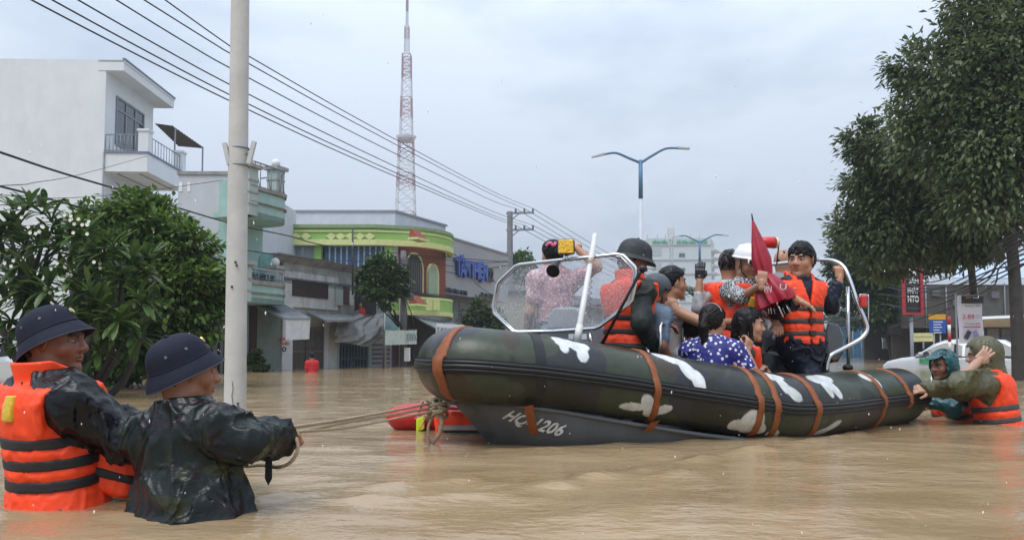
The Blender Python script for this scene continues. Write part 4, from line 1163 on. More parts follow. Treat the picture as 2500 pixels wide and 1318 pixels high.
def railing(F, u0, u1, w0, w1, z0, z1, parent, n=8, mat=None, both=False):
    mb = MB(); r = .022; mat = mat or STEELG
    a, b = (F.p(u0, w0, 0), F.p(u1, w1, 0)); up = np.array([0, 0, 1.])
    rl = MB().tube([a + up * z1, b + up * z1], r, 6).tube([a + up * (z0 + .06), b + up * (z0 + .06)], r * .8, 6).build('railing', mat, parent)
    for k in range(n + 1):
        q = a + (b - a) * k / n
        MB().tube([q + up * (z0), q + up * z1], r * .65, 5).build('baluster', mat, rl)
    return rl
# --- white house at the left: blank side wall towards us, balcony on the street side
FA = Facade(240, 28, 91.5)                     # street front: u runs away from the camera, w comes out to the right
HW = empty('white_house', FA.p(2, -4, 0), 'white three-storey house with blank side wall and one railed balcony', 'house')
zt = FA.z(240, 131)
LN = FA.u(357) 
mb = MB(); FA.box(mb, 0, LN + .1, -14, 0, -.9, zt); mb.build('wall', WHITEW, HW)
ov = .66
mb = MB(); FA.box(mb, -.02, LN + .6, -.3, ov, zt - .42, zt - .02); FA.box(mb, -.02, LN + .6, -.3, ov + .03, zt - .10, zt - .015); mb.build('roof_slab', WHITEW, HW)
mb = MB(); FA.box(mb, -.05, LN + .63, ov - .04, ov + .06, zt - .015, zt + .05); mb.build('roof_edge', TRIMB, HW)
u0, u1 = FA.u(266), FA.u(336); za, zb = FA.z(266, 345), FA.z(266, 222)
pane_window(FA, u0, u1, za, zb, HW, cols=3, transom=.26, w=.0, frame=.08)
bw = 1.62; zb0, zb1 = FA.z(300, 458, bw), FA.z(240, 368, bw)
zb1 = FA.z(345, 366, bw); zb0 = FA.z(345, 412, bw)
LB = FA.u(443, bw)
mb = MB(); FA.box(mb, -.01, LB, 0, bw, zb0, zb0 + .12); FA.box(mb, -.01, .12, .01, bw, zb0 + .12, zb1); FA.box(mb, .12, LB, bw - .14, bw, zb0 + .12, zb1); bal = mb.build('balcony', WHITEW, HW)
mb = MB(); FA.box(mb, -.05, .16, .01, bw + .04, zb1, zb1 + .07); FA.box(mb, .16, LB + .03, bw - .18, bw + .04, zb1, zb1 + .07); mb.build('coping', TRIMB, bal)
for ua, ub in ((-.01, .34), (LB - .36, LB)):
    mb = MB(); FA.box(mb, ua, ub, bw - .36, bw + .01, zb1 + .07, zb1 + .85); FA.box(mb, ua - .04, ub + .04, bw - .40, bw + .05, zb1 + .85, zb1 + .93); mb.build('pier', WHITEW, bal)
railing(FA, .06, .06, .03, bw - .36, zb1 + .07, zb1 + .72, bal, 9)
railing(FA, .34, LB - .36, bw - .1, bw - .1, zb1 + .07, zb1 + .72, bal, 11)
mb = MB(); FA.box(mb, .3, LB - .3, .35, .40, zb0 - .03, zb0); FA.box(mb, .3, LB - .3, bw - .45, bw - .40, zb0 - .03, zb0); mb.build('soffit_trim', STEELG, bal)
MB().tube([FA.p(-.05, .02, zb1), FA.p(-.05, .02, 0)], .03, 6).build('drain_pipe', STEELG, HW)
# dark tin roof over the next terrace
c = [at(352, 288, 31.8), at(384, 291, 31.8), at(457, 343, 31.8), at(357, 331, 31.8)]
c = [FA.p(LN + .2, 0, FA.z(357, 289)), FA.p(LN + .2, .75, FA.z(357, 289) - .10), FA.p(LN + 3.9, .75, FA.z(357, 289) - .10), FA.p(LN + 3.9, -.5, FA.z(357, 289))]
TR_ = empty('terrace_canopy', c[0], 'black tin canopy on posts behind the white house balcony', 'canopy')
mb = MB()
for k in range(12):
    a0 = c[0] + (c[3] - c[0]) * k / 12; a1 = c[1] + (c[2] - c[1]) * k / 12; b0 = c[0] + (c[3] - c[0]) * (k + 1) / 12; b1 = c[1] + (c[2] - c[1]) * (k + 1) / 12
    m0, m1 = (a0 + b0) / 2 + (0, 0, .05), (a1 + b1) / 2 + (0, 0, .05)
    mb.add([a0, m0, m1, a1], [(0, 1, 2, 3)]); mb.add([m0, b0, b1, m1], [(0, 1, 2, 3)])
mb.build('tin_sheet', M('black_tin', (.022, .024, .028), .55, var=.3), TR_)
for k in (.1, .95):
    q = c[1] + (c[2] - c[1]) * k
    MB().tube([q, q * (1, 1, 0) + (0, 0, zb0)], .04, 6).build('post', STEELG, TR_)
# --- pale side wall of the house between
FB_ = Facade(426, 21.0, 0)
GH = empty('grey_rendered_house', FB_.p(1, -2, 0), 'plain pale grey house wall with two small slit windows', 'house')
mb = MB(); FB_.box(mb, 0, FB_.u(566), -6, 0, -.9, FB_.z(500, 422)); mb.build('wall', GREYW, GH)
mb = MB(); FB_.box(mb, -.03, FB_.u(566), -.2, .04, FB_.z(500, 427), FB_.z(500, 419)); mb.build('coping', OLDC, GH)
for px in (441, 461):
    mb = MB(); u, z = FB_.uz(px, 468); FB_.box(mb, u - .045, u + .045, -.05, .015, z, z + .27); mb.build('window', WHITEP, GH)
# --- mint green house with two curved balconies
F1 = Facade(610, 20.2, 68)
MH = empty('mint_green_house', F1.p(0, -2, 0), 'mint green house with two curved balconies and ball-topped columns', 'house')
uA, uB = F1.u(553), F1.u(655)
ztop = F1.z(600, 405)
mb = MB(); F1.box(mb, uA, F1.u(637), -.35, 0, -.9, ztop - .5); mb.build('wall', MINT, MH)
def column(u, w, z0, z1, par, ball=True):
    mb = MB(); F1.box(mb, u - .16, u + .16, w - .16, w + .16, z0, z1); col = mb.build('column', MINTG, par)
    for q in range(int((z1 - z0) / .3)):
        mb = MB(); F1.box(mb, u - .175, u + .175, w - .175, w + .175, z0 + .3 * q + .25, z0 + .3 * q + .29); mb.build('moulding', OLDC, col)
    mb = MB()
    F1.box(mb, u - .24, u + .24, w - .24, w + .24, z1, z1 + .09); mb.build('capital', OLDC, col)
    if ball: MB().ball(F1.p(u, w, z1 + .2), .12).build('ball_finial', WHITEW, col)
    return col
def curved_balcony(pxr, yt, yb, name, rail_h):
    w = 1.05; u1 = F1.u(pxr, w * .75); u0 = F1.u(604, w) ; zt_, zb_ = F1.z(622, yt, w), F1.z(622, yb, w)
    edge = [(u0 - .05, w)] + [(u0 + (u1 - u0) * t, w) for t in np.linspace(0, .62, 6)] + [(u0 + (u1 - u0) * (.62 + .38 * math.sin(a)), w * (.35 + .65 * math.cos(a))) for a in np.linspace(.25, PI / 2, 8)] + [(u1, -.1)]
    mb = MB()
    mb.sheet([[F1.p(u, w_, z) for u, w_ in edge] for z in (zb_, zb_ + .25, zt_ - .06, zt_)])
    mb.prism([F1.p(u, w_, zb_) for u, w_ in edge] + [F1.p(u0 - .05, -.1, zb_)], (0, 0, .12))
    b = mb.build(name, MINT, MH)
    mb = MB()
    for z, hh in ((zt_, .10), ((zt_ + zb_) / 2, .03)):
        mb.sheet([[F1.p(u, w_ + o, z + dz) for u, w_ in edge] for o, dz in ((.05, 0), (.07, hh), (-.10, hh), (-.10, 0))], False)
    mb.build('moulding', OLDC, b)
    pts = [F1.p(u, w_ - .04, zt_ + rail_h) for u, w_ in edge[1:]]
    rl = MB().tube(pts, .022, 6).tube([p_ - (0, 0, rail_h * .85) for p_ in pts], .018, 6).build('railing', STEELG, b)
    pp = spline(pts, 16)
    for k in range(0, 15):
        MB().tube([pp[k], pp[k + 1 if k % 2 else k] - (0, 0, rail_h * .95)], .012, 4).build('baluster', STEELG, rl)
    return b, u0, u1, zt_, zb_, w
b, u0, u1, z1_, z0_, w_ = curved_balcony(697, 463, 528, 'upper_balcony', .72)
column(u0 + .05, w_ - .1, z0_, F1.z(622, 413, w_), b); column(u1 - .12, w_ * .45, z1_, z1_ + .85, b); column(uA + .1, .3, z1_ - .8, F1.z(545, 405, .3), b, False)
b, u0, u1, z1_, z0_, w_ = curved_balcony(697, 694, 738, 'lower_balcony', .40)
column(u0 - .12, w_ - .1, z0_, F1.z(615, 648, w_), b); column(u1 - .15, w_ * .5, z1_ - .05, F1.z(683, 652, w_), b)
mb = MB(); ua, ub = F1.u(628), F1.u(676); za, zb_ = F1.z(650, 700), F1.z(650, 636); F1.box(mb, ua, ub, -.1, .03, za, zb_)
mb.prism([F1.p((ua + ub) / 2 + (ub - ua) / 2 * math.cos(a), .03, zb_ + .22 * math.sin(a)) for a in np.linspace(0, PI, 12)], -F1.n * .1); mb.build('balcony_back_wall', M('teal_render', (.16, .36, .34), .8, var=.15, stain=.3), MH)
# --- row of old shops along the street line
OH = empty('old_grey_shop_house', F1.p(3, -2, 0), 'stained grey concrete shop house with dark band window over tin awnings', 'house')
uC, uD = F1.u(690), F1.u(975)
mb = MB(); F1.box(mb, F1.u(640), F1.u(690), -.4, -.02, -.9, F1.z(690, 700)); F1.box(mb, F1.u(690), uD, -4, -.02, -.9, F1.z(690, 632)); mb.build('wall', OLDC, OH)
mb = MB(); mb.hexa([F1.p(uC - .5, -.02, F1.z(690, 640)), F1.p(uD - 1.6, -.02, F1.z(690, 640)), F1.p(uD - 1.6, -3, F1.z(690, 640)), F1.p(uC - .5, -3, F1.z(690, 640)),
                    F1.p(uC - .5, .25, F1.z(690, 622)), F1.p(uD - 1.6, .25, F1.z(690, 622)), F1.p(uD - 1.6, -3, F1.z(690, 622)), F1.p(uC - .5, -3, F1.z(690, 622))]); mb.build('concrete_eave', OLDC, OH)
PW_ = M('patchy_white_render', (.48, .49, .48), .85, var=.15, scale=3, stain=.8, stain_col=(.05, .05, .05))
mb = MB(); F1.box(mb, F1.u(690), F1.u(822), 0, .03, F1.z(750, 752), F1.z(750, 668)); mb.build('upper_wall', PW_, OH)
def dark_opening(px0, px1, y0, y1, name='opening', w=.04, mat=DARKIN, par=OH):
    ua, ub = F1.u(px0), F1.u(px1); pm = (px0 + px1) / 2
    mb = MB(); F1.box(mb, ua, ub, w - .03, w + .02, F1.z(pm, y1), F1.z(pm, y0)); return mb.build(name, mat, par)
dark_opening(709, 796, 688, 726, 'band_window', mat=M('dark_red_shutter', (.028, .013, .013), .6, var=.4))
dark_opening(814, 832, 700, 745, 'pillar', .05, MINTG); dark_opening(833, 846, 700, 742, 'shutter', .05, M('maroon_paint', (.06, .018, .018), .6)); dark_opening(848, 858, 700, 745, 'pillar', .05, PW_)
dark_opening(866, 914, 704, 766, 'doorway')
# ground floor pieces, left to right
dark_opening(606, 622, 742, 912, 'wall_panel', .05, M('dark_maroon_wall', (.05, .02, .018), .8)); dark_opening(622, 681, 742, 912, 'wall_panel', .05, M('dull_green_wall', (.16, .21, .19), .8, var=.15, stain=.5, stain_col=(.16, .16, .17)))
pl = dark_opening(681, 706, 742, 915, 'pillar', .10, M('white_tile', (.55, .57, .57), .5, var=.1, stain=.3, stain_col=(.3, .3, .28)))
RED = M('red_print', (.55, .05, .04), .6)
F1c = lambda px, py, w: F1.p(*(lambda a: (a[0], w, a[1]))(F1.uz(px, py, w)))
put_text('poster_lettering', 'DI DONG', F1c(694, 827, .13), F1.a, (0, 0, 1), F1.n, .42, .08, RED, pl, .003, .02)
put_text('poster_lettering', 'VÉ KIẾN', F1c(694, 837, .13), F1.a, (0, 0, 1), F1.n, .42, .11, RED, pl, .003, .02)
mb = MB(); mb.tube([F1c(694 + 4.2 * math.cos(a), 852 + 4.5 * math.sin(a), .13) for a in np.linspace(0, 2 * PI, 12, endpoint=False)], .018, 4, closed=True).build('poster_symbol', M('dark_print', (.03, .03, .035), .6), pl)
def gate(px0, px1, y0, y1, mat, n=22, w=.06):
    ua, ub = F1.u(px0), F1.u(px1); pm = (px0 + px1) / 2; za, zb_ = F1.z(pm, y1), F1.z(pm, y0)
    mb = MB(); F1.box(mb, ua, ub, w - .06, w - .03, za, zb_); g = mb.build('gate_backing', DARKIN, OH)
    for k in range(n):
        u = ua + (ub - ua) * (k + .5) / n; mb = MB(); F1.box(mb, u - (ub - ua) / n * .28, u + (ub - ua) / n * .28, w - .02, w + .03, za, zb_); mb.build('slat', mat, g)
    mb = MB()
    for t in (.03, .5, .97): F1.box(mb, ua, ub, w - .015, w + .036, za + (zb_ - za) * t - .03, za + (zb_ - za) * t + .03)
    mb.build('gate_rail', mat, g)
IRON = M('rusty_iron_slats', (.10, .085, .07), .6, var=.3, scale=20)
gate(707, 738, 800, 915, IRON, 10); gate(741, 785, 800, 915, IRON, 14)
dark_opening(785, 796, 780, 915, 'pillar', .08, GREYW); dark_opening(796, 815, 780, 915, 'pillar', .10, PW_)
dark_opening(815, 824, 780, 912, 'pillar', .06, MINTG)
gate(825, 893, 838, 912, M('blue_steel_shutter', (.030, .055, .075), .5, var=.2), 9)
dark_opening(895, 908, 830, 910, 'pillar', .06, MINTG)
po = dark_opening(909, 952, 826, 906, 'poster_board', .05, M('pasted_posters', (.42, .40, .42), .7, var=.3, scale=10))
for k in range(5):
    for j in range(2):
        mb = MB(); c_ = F1c(919 + j * 22, 842 + k * 11, .085); mb.obox(c_, F1.a * .28, F1.n * .005, (0, 0, .045)); mb.build('poster_strip', M('grey_print', (.14, .13, .16), .7), po)
dark_opening(953, 980, 826, 905, 'roller_shutter', .05, M('dull_red_shutter', (.17, .075, .075), .6, var=.15))
# tin awnings
def awning(name, label, q, valance=None, vmat=None, ribs=9):
    "sloping sheet through four corner points (top-left, top-right, bottom-right, bottom-left)"
    r = empty(name, q[3], label, 'awning'); q = [np.asarray(x, float) for x in q]
    sh = MB()
    for k in range(ribs):
        a0, a1 = q[0] + (q[1] - q[0]) * k / ribs, q[3] + (q[2] - q[3]) * k / ribs; b0, b1 = q[0] + (q[1] - q[0]) * (k + 1) / ribs, q[3] + (q[2] - q[3]) * (k + 1) / ribs
        m0, m1 = (a0 + b0) / 2 + (0, 0, .03), (a1 + b1) / 2 + (0, 0, .03)
        sh.add([a0, m0, m1, a1], [(0, 1, 2, 3)]); sh.add([m0, b0, b1, m1], [(0, 1, 2, 3)])
    sh.build('tin_sheet', TIN, r)
    fr = MB().bar(q[3], q[2], .05).bar(q[0], q[3], .05).bar(q[1], q[2], .05); fr.build('frame', STEELG, r)
    if valance:
        n = 10
        rows_ = [[q[3] + (q[2] - q[3]) * k / n + F1.n * (.03 * math.sin(k * 1.7) * t + .01) - np.array([0, 0, valance * t]) for k in range(n + 1)] for t in (0, .35, .7, 1)]
        MB().sheet(rows_).build('valance', vmat or WHITEP, r)
    return r
VAL = M('grubby_white_tarp', (.55, .56, .57), .6, var=.12, scale=5, stain=.35, stain_col=(.3, .3, .28))
g0 = lambda px, py, w: F1c(px, py, w)
awning('tin_awning', 'sloping tin awning with white hanging valance under the lower mint balcony', [g0(618, 742, .05), g0(688, 742, .05), g0(757, 778, 1.25), g0(697, 778, 1.35)], .55, VAL)
awning('tin_awning', 'small grey tin awning over the iron folding gate', [g0(752, 764, .05), g0(850, 768, .05), g0(868, 782, .9), g0(795, 782, 1.0)], .05, TIN)
# grey tarpaulin slung between the shops
TARP = M('grey_tarpaulin', (.24, .235, .235), .65, var=.15, scale=4, bump=.3, bscale=7, stain=.3, stain_col=(.12, .10, .09))
tp = [[(870, 758, .2), (895, 772, .3), (936, 766, .4)], [(830, 782, .4), (880, 800, .7), (937, 786, .8)], [(822, 812, .5), (880, 825, .9), (938, 812, 1.0)], [(819, 835, .5), (880, 843, .9), (912, 846, 1.0)]]
grid = [spline([F1c(*q) for q in r], 24) for r in tp]
grid = [[spline([g[j] for g in grid], 20)[i] for j in range(24)] for i in range(20)]
grid = [[q + F1.n * .07 * math.sin(j * .9 + i * .5 + 2 * math.sin(i * .4)) + np.array([0, 0, .03 * math.sin(i * 1.3 + j * .4)]) for j, q in enumerate(r)] for i, r in enumerate(grid)]
tag(MB().sheet(grid).build('tarpaulin', TARP), 'sagging grey tarpaulin slung above the blue steel shutter', 'tarpaulin')
# market parasol stall with printed valance
MS = empty('market_parasol', F1c(975, 905, 1.2), 'faded blue and green market parasol with white printed valance beside the tarpaulin', 'parasol')
top = F1c(941, 762, .9); rim = [F1c(939, 803, .2), F1c(939, 806, 1.9), F1c(1018, 806, 1.9), F1c(1018, 803, .3)]
PC = M('faded_green_canvas', (.12, .20, .20), .7, var=.25, scale=5, stain=.3, stain_col=(.35, .4, .45))
mb = MB(); 
for k in range(4):
    a_, b_ = rim[k], rim[(k + 1) % 4]
    rows_ = []
    for t in np.linspace(0, 1, 7): rows_.append([top + (a_ + (b_ - a_) * s_ - top) * t - np.array([0, 0, .32 * math.sin(PI * t)]) * 1.0 for s_ in np.linspace(0, 1, 6)])
    mb.sheet(rows_)
mb.build('canopy', PC, MS)
va = MB().sheet([[rim[1] + (rim[2] - rim[1]) * k / 8 - np.array([0, 0, .45 * t]) + F1.n * .02 * math.sin(k * 2.) for k in range(9)] for t in (0, .5, 1)]).build('valance', M('pale_printed_canvas', (.45, .52, .47), .7, var=.2, scale=8), MS)
put_text('lettering', 'DIVX', (rim[2] * .8 + rim[1] * .2) - np.array([0, 0, .22]) + F1.n * .05, _n(rim[2] - rim[1]), (0, 0, 1), F1.n, .62, .25, M('grey_print2', (.20, .24, .27), .6), va, .003, .01)
MB().tube([top, np.array([top[0], top[1], -.5])], .05, 8).build('pole', M('pale_pipe', (.5, .5, .48), .5), MS)
MB().tube([F1c(938, 806, 1.9), F1c(936, 900, 1.9)], .03, 6).build('pole', M('dark_pipe', (.05, .045, .04), .6), MS)
# --- green corner building behind
FG = Facade(628, 27.0, 0)
GB = empty('green_corner_building', FG.p(4, -3, 0), 'lime green two-storey corner building with yellow diamonds and rounded balcony', 'building')
uE = FG.u(960); zg = FG.z(800, 558); z595 = FG.z(800, 594)
mb = MB(); FG.box(mb, -1, uE, -6, -.25, -.9, zg - .1); mb.build('wall', GREYW, GB)
# fascia following the side, the corner curve and the street front
uF1, uF2 = F1.u(960), F1.u(1086)
def corner_path(out):
    pts = [FG.p(-1, out, 0), FG.p(uE - .6, out, 0)]
    a = FG.p(uE, out, 0); 
    for t in np.linspace(0, 1, 12)[1:]:
        q = F1.p(uF1 + (uF2 - uF1) * t, out * .35 + (.95 + out * .3) * math.sin(PI * min(t * .95 + .05, 1)) ** .8, 0); pts.append(q)
    return pts
def band(name, z0, z1, out, mat, par, start=0):
    P0 = corner_path(out)[start:]; mb = MB()
    mb.sheet([[q + (0, 0, z) for q in P0] for z in np.linspace(z0, z1, 3)], False)
    P1 = corner_path(out - .35)[start:]
    mb.sheet([[q + (0, 0, z1) for q in P0], [q + (0, 0, z1) for q in P1]], False); mb.sheet([[q + (0, 0, z0) for q in P1], [q + (0, 0, z0) for q in P0]], False)
    return mb.build(name, mat, par)
fb = band('fascia', z595, zg, .25, LIME, GB)
band('fascia_trim', zg - .02, zg + .10, .33, M('grey_green_trim', (.22, .30, .16), .7), fb); band('fascia_trim', z595 - .10, z595 + .10, .31, YEL, fb); band('fascia_trim', zg - .16, zg - .10, .29, YEL, fb)
zd = FG.z(800, 577, .27); 
for px in (643, 668, 693, 718, 743, 805, 828, 852, 876, 900):
    u = FG.u(px, .27); d = .19
    MB().prism([FG.p(u - d, .262, zd), FG.p(u, .262, zd - .13), FG.p(u + d, .262, zd), FG.p(u, .262, zd + .13)], FG.n * .03).build('diamond', YEL, fb)
def mini_roof(px, py, par, z=None, nm='tile_ornament'):
    c_ = F1c(px, py, 1.25); t_ = F1.a
    mb = MB(); mb.hexa([c_ - t_ * .38 - F1.n * .1, c_ + t_ * .38 - F1.n * .1, c_ + t_ * .38 + F1.n * .22 + (0, 0, -.0), c_ - t_ * .38 + F1.n * .22, c_ - t_ * .30 - F1.n * .1 + (0, 0, .30), c_ + t_ * .18 - F1.n * .1 + (0, 0, .30), c_ + t_ * .18 - F1.n * .05 + (0, 0, .30), c_ - t_ * .30 - F1.n * .05 + (0, 0, .30)])
    o = mb.build(nm, M('red_roof_tile', (.24, .05, .025), .8, var=.35, scale=18, bump=.3, bscale=30), par)
    mb = MB(); mb.obox(c_ + F1.n * .06 + (0, 0, -.05), t_ * .40, F1.n * .19, (0, 0, .04)); mb.build('ornament_ledge', YEL, o)
mini_roof(1018, 582, fb)
for px0, px1, mat_, nn in ((632, 766, M('pale_blue_sheeting', (.36, .41, .50), .6, var=.12, scale=3), 4), (785, 942, M('blue_white_shutter', (.045, .11, .23), .5, var=.5, scale=2.5), 11)):
    ua, ub = FG.u(px0), FG.u(px1); za, zb_ = FG.z(800, 680), FG.z(800, 599)
    mb = MB(); FG.box(mb, ua - .15, ub + .1, -.27, -.2, za, zb_ + .05); bk_ = mb.build('window_surround', DARKIN, GB)
    for k in range(nn):
        a_, b_ = ua + (ub - ua) * k / nn, ua + (ub - ua) * (k + 1) / nn
        mb = MB(); FG.box(mb, a_ + .02, b_ - .02, -.19, -.16, za, zb_ - .02); mb.build('panel', mat_, bk_)
        mb = MB(); FG.box(mb, b_ - .025, b_ + .025, -.19, -.13, za, zb_ - .02); mb.build('seam', M('pale_strip', (.5, .55, .6), .5), bk_)
for px in (773, 948):
    u = FG.u(px); mb = MB(); FG.box(mb, u - .13, u + .13, -.2, .06, FG.z(800, 760), z595 - .1); mb.build('pilaster', LIME, GB)
# street front: brick cladding with arched door and niche
def fr(px0, px1, y0, y1, name, mat, w=.0, par=GB, arch=False, th=.06):
    ua, ub = F1.u(px0, w), F1.u(px1, w); pm = (px0 + px1) / 2; za, zb_ = F1.z(pm, y1, w), F1.z(pm, y0, w); mb = MB()
    if arch:
        r = (ub - ua) / 2; zc = zb_ - r
        poly = [F1.p(ua, w, za), F1.p(ub, w, za)] + [F1.p((ua + ub) / 2 + r * math.cos(a), w, zc + r * math.sin(a)) for a in np.linspace(0, PI, 14)]
        mb.prism(poly, F1.n * th)
    else: F1.box(mb, ua, ub, w, w + th, za, zb_)
    return mb.build(name, mat, par)
mb = MB(); F1.box(mb, uF1, uF2, -5, -.02, -.9, zg - .15); mb.build('street_wall', GREYW, GB)
fr(972, 1084, 598, 725, 'brick_cladding', BRICKR)
fr(988, 1030, 616, 712, 'arch_surround', YEL, .06, arch=True); d_ = fr(991, 1027, 621, 712, 'arched_door', M('dark_timber_grille', (.03, .026, .024), .5), .12, arch=True)
for k in range(7):
    u = F1.u(993 + k * 5.2, .2); mb = MB(); F1.box(mb, u - .03, u + .03, .19, .22, F1.z(1010, 712, .2), F1.z(1010, 640, .2)); mb.build('bar', M('grey_iron2', (.12, .11, .11), .5), d_)
fr(1040, 1068, 642, 722, 'niche_surround', YEL, .06, arch=True); fr(1043, 1065, 646, 722, 'niche', M('pale_green_niche', (.34, .42, .30), .7), .12, arch=True)
lb_z1, lb_z0 = F1.z(1010, 722, 1.0), F1.z(1010, 762, 1.0)
lb = band('lower_balcony', lb_z0, lb_z1, .25, LIME, GB, 1); band('balcony_trim', lb_z0 - .06, lb_z0 + .1, .31, YEL, lb, 1); band('balcony_trim', lb_z1 - .05, lb_z1 + .03, .29, YEL, lb, 1)
mini_roof(1018, 742, lb)
for px in (1048, 1066):
    c_ = F1c(px, 744, 1.18); mb = MB(); mb.obox(c_, F1.a * .16, F1.n * .05, (0, 0, .2)); mb.build('relief_panel', YEL, lb)
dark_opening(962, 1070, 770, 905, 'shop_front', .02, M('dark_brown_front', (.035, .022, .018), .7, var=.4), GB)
dark_opening(958, 972, 700, 905, 'pillar', .3, GREYW, GB)
# grey block behind
FK = Facade(640, 33.5, 0)
GK = empty('grey_block', FK.p(4, -2, 0), 'plain pale grey rooftop block behind the green building', 'building')
mb = MB(); zk0 = FK.z(800, 517); uK = FK.u(962); mb.hexa([FK.p(-1, 0, -.9), FK.p(uK, 0, -.9), FK.p(uK + 1.9, -4, -.9), FK.p(-1, -4, -.9), FK.p(-1, 0, zk0), FK.p(uK, 0, zk0), FK.p(uK + 1.9, -4, zk0), FK.p(-1, -4, zk0)]); mb.build('wall', GREYW, GK)
mb = MB(); mb.hexa([FK.p(-1, .05, zk0 - .02), FK.p(uK + .05, .05, zk0 - .02), FK.p(uK + 2, -4, zk0 - .02), FK.p(-1, -4, zk0 - .02), FK.p(-1, .05, zk0 + .07), FK.p(uK + .05, .05, zk0 + .07), FK.p(uK + 2, -4, zk0 + .07), FK.p(-1, -4, zk0 + .07)]); mb.build('parapet_trim', STEELG, GK)
# --- grey shop with blue letters further along
TS = empty('grey_lettered_shop', F1.p(14, -3, 0), 'grey flat-fronted shop with raised blue letters on its wall', 'shop')
u0, u1 = uF2 + .02, F1.u(1240); ztt = F1.z(1086, 578)
PG = M('grey_panel_wall', (.33, .34, .36), .7, var=.05, scale=1, stain=.2, stain_col=(.24, .25, .26))
mb = MB(); F1.box(mb, u0, u1, -8, 0, F1.z(1086, 716), ztt); F1.box(mb, u0, u1, -8, -.8, -.9, F1.z(1086, 716)); mb.build('wall', PG, TS)
mb = MB(); F1.box(mb, u0 - .02, u1 + .02, -8, .05, ztt, ztt + .08); mb.build('coping', STEELG, TS)
mb = MB(); F1.box(mb, u0, u1, 0, .012, F1.z(1090, 664), F1.z(1090, 664) + .03); mb.build('panel_joint', M('joint_shadow_gap', (.12, .12, .13), .8), TS)
BLU = M('blue_sign_letter', (.05, .11, .42), .4, var=.05)
for k, (ch, px) in enumerate(zip('TÂMTHIỆN', (1118, 1128, 1139, 1152, 1161, 1169, 1175, 1183))):
    hh = .95 if ch in 'ÂỆ' else .72; c_ = F1c(px, 650 + (px - 1118) * .24 - (3 if ch in 'Â' else 0), .10)
    put_text('sign_letter', ch, c_, F1.a, (0, 0, 1), F1.n, .52 if ch != 'I' else .16, hh, BLU, TS, .07, .03)
put_text('sign_letter', '22', F1c(1197, 671, .08), F1.a, (0, 0, 1), F1.n, .62, .6, M('black_letter', (.02, .02, .022), .5), TS, .05, .05)
put_text('small_lettering', '45-ĐÔ LƯƠNG 3 THÁNG 5 - NHA TRANG', F1c(1112, 710, .05), F1.a, (0, 0, 1), F1.n, 2.3, .24, M('dark_print', (.03, .03, .035), .6), TS, .01, .02)
put_text('small_lettering', 'ĐT: 0914.538.0047', F1c(1193, 722, .05), F1.a, (0, 0, 1), F1.n, 1.7, .24, MATS['dark_print'], TS, .01, .02)
for a_, b_ in ((1100, 1117), (1119, 1150), (1152, 1190)):
    ua, ub = F1.u(a_, -.75), F1.u(b_, -.75); za, zb_ = F1.z(1130, 895, -.75), F1.z(1130, 738, -.75)
    mb = MB(); F1.box(mb, ua, ub, -.8, -.72, za, zb_); sh_ = mb.build('shutter', M('grey_shutter', (.20, .22, .22), .6, var=.15), TS)
    mb = MB()
    for k in range(16): F1.box(mb, ua, ub, -.72, -.69, za + (zb_ - za) * k / 16, za + (zb_ - za) * (k + .45) / 16)
    mb.build('shutter_ribs', MATS['grey_shutter'], sh_)
aw = awning('tin_awning', 'long grey tin awning with white grocery sign, below the green balcony', [g0(998, 764, .1), g0(1070, 764, .1), g0(1128, 803, 1.6), g0(1066, 803, 1.7)], .0)
va = MB().obox(g0(1100, 806, 1.72), F1.a * 1.1, F1.n * .02, (0, 0, .22)).build('sign_board', WHITEP, aw)
put_text('lettering', 'TẠP HÓA', g0(1096, 806, 1.78), F1.a, (0, 0, 1), F1.n, 1.9, .26, M('grey_print2', (.2, .24, .27), .6), va, .004, .02)
# --- low houses further along the left kerb, mostly behind the boat
for k, (ua, ub, zz, cn, cc) in enumerate(((21, 28, 3.6, 'cream', (.42, .38, .30)), (29, 38, 3.2, 'pale blue', (.30, .37, .42)), (40, 52, 3.9, 'dull pink', (.40, .28, .26)))):
    LH = empty('low_house', F1.p((ua + ub) / 2, -3, 0), f'low {cn} house along the left kerb behind the windscreen', 'house', 'low houses along the left kerb')
    mb = MB(); F1.box(mb, ua, ub, -6, 0, -.9, zz); mb.build('wall', M('render_' + cn.replace(' ', '_'), cc, .8, var=.12, stain=.5, stain_col=(.12, .11, .10)), LH)
    mb = MB(); mb.hexa([F1.p(ua - .3, .8, zz), F1.p(ub + .3, .8, zz), F1.p(ub + .3, -6, zz), F1.p(ua - .3, -6, zz), F1.p(ua - .3, .8, zz + .1), F1.p(ub + .3, .8, zz + .1), F1.p(ub + .3, -6, zz + 1.2), F1.p(ua - .3, -6, zz + 1.2)]); mb.build('roof', TIN, LH)
    n_ = int((ub - ua) / 2)
    for j in range(n_):
        u_ = ua + .4 + j * 2; pane_window(F1, u_, u_ + 1.2, 1.0, 2.3, LH, 2, 0, .02, .08)
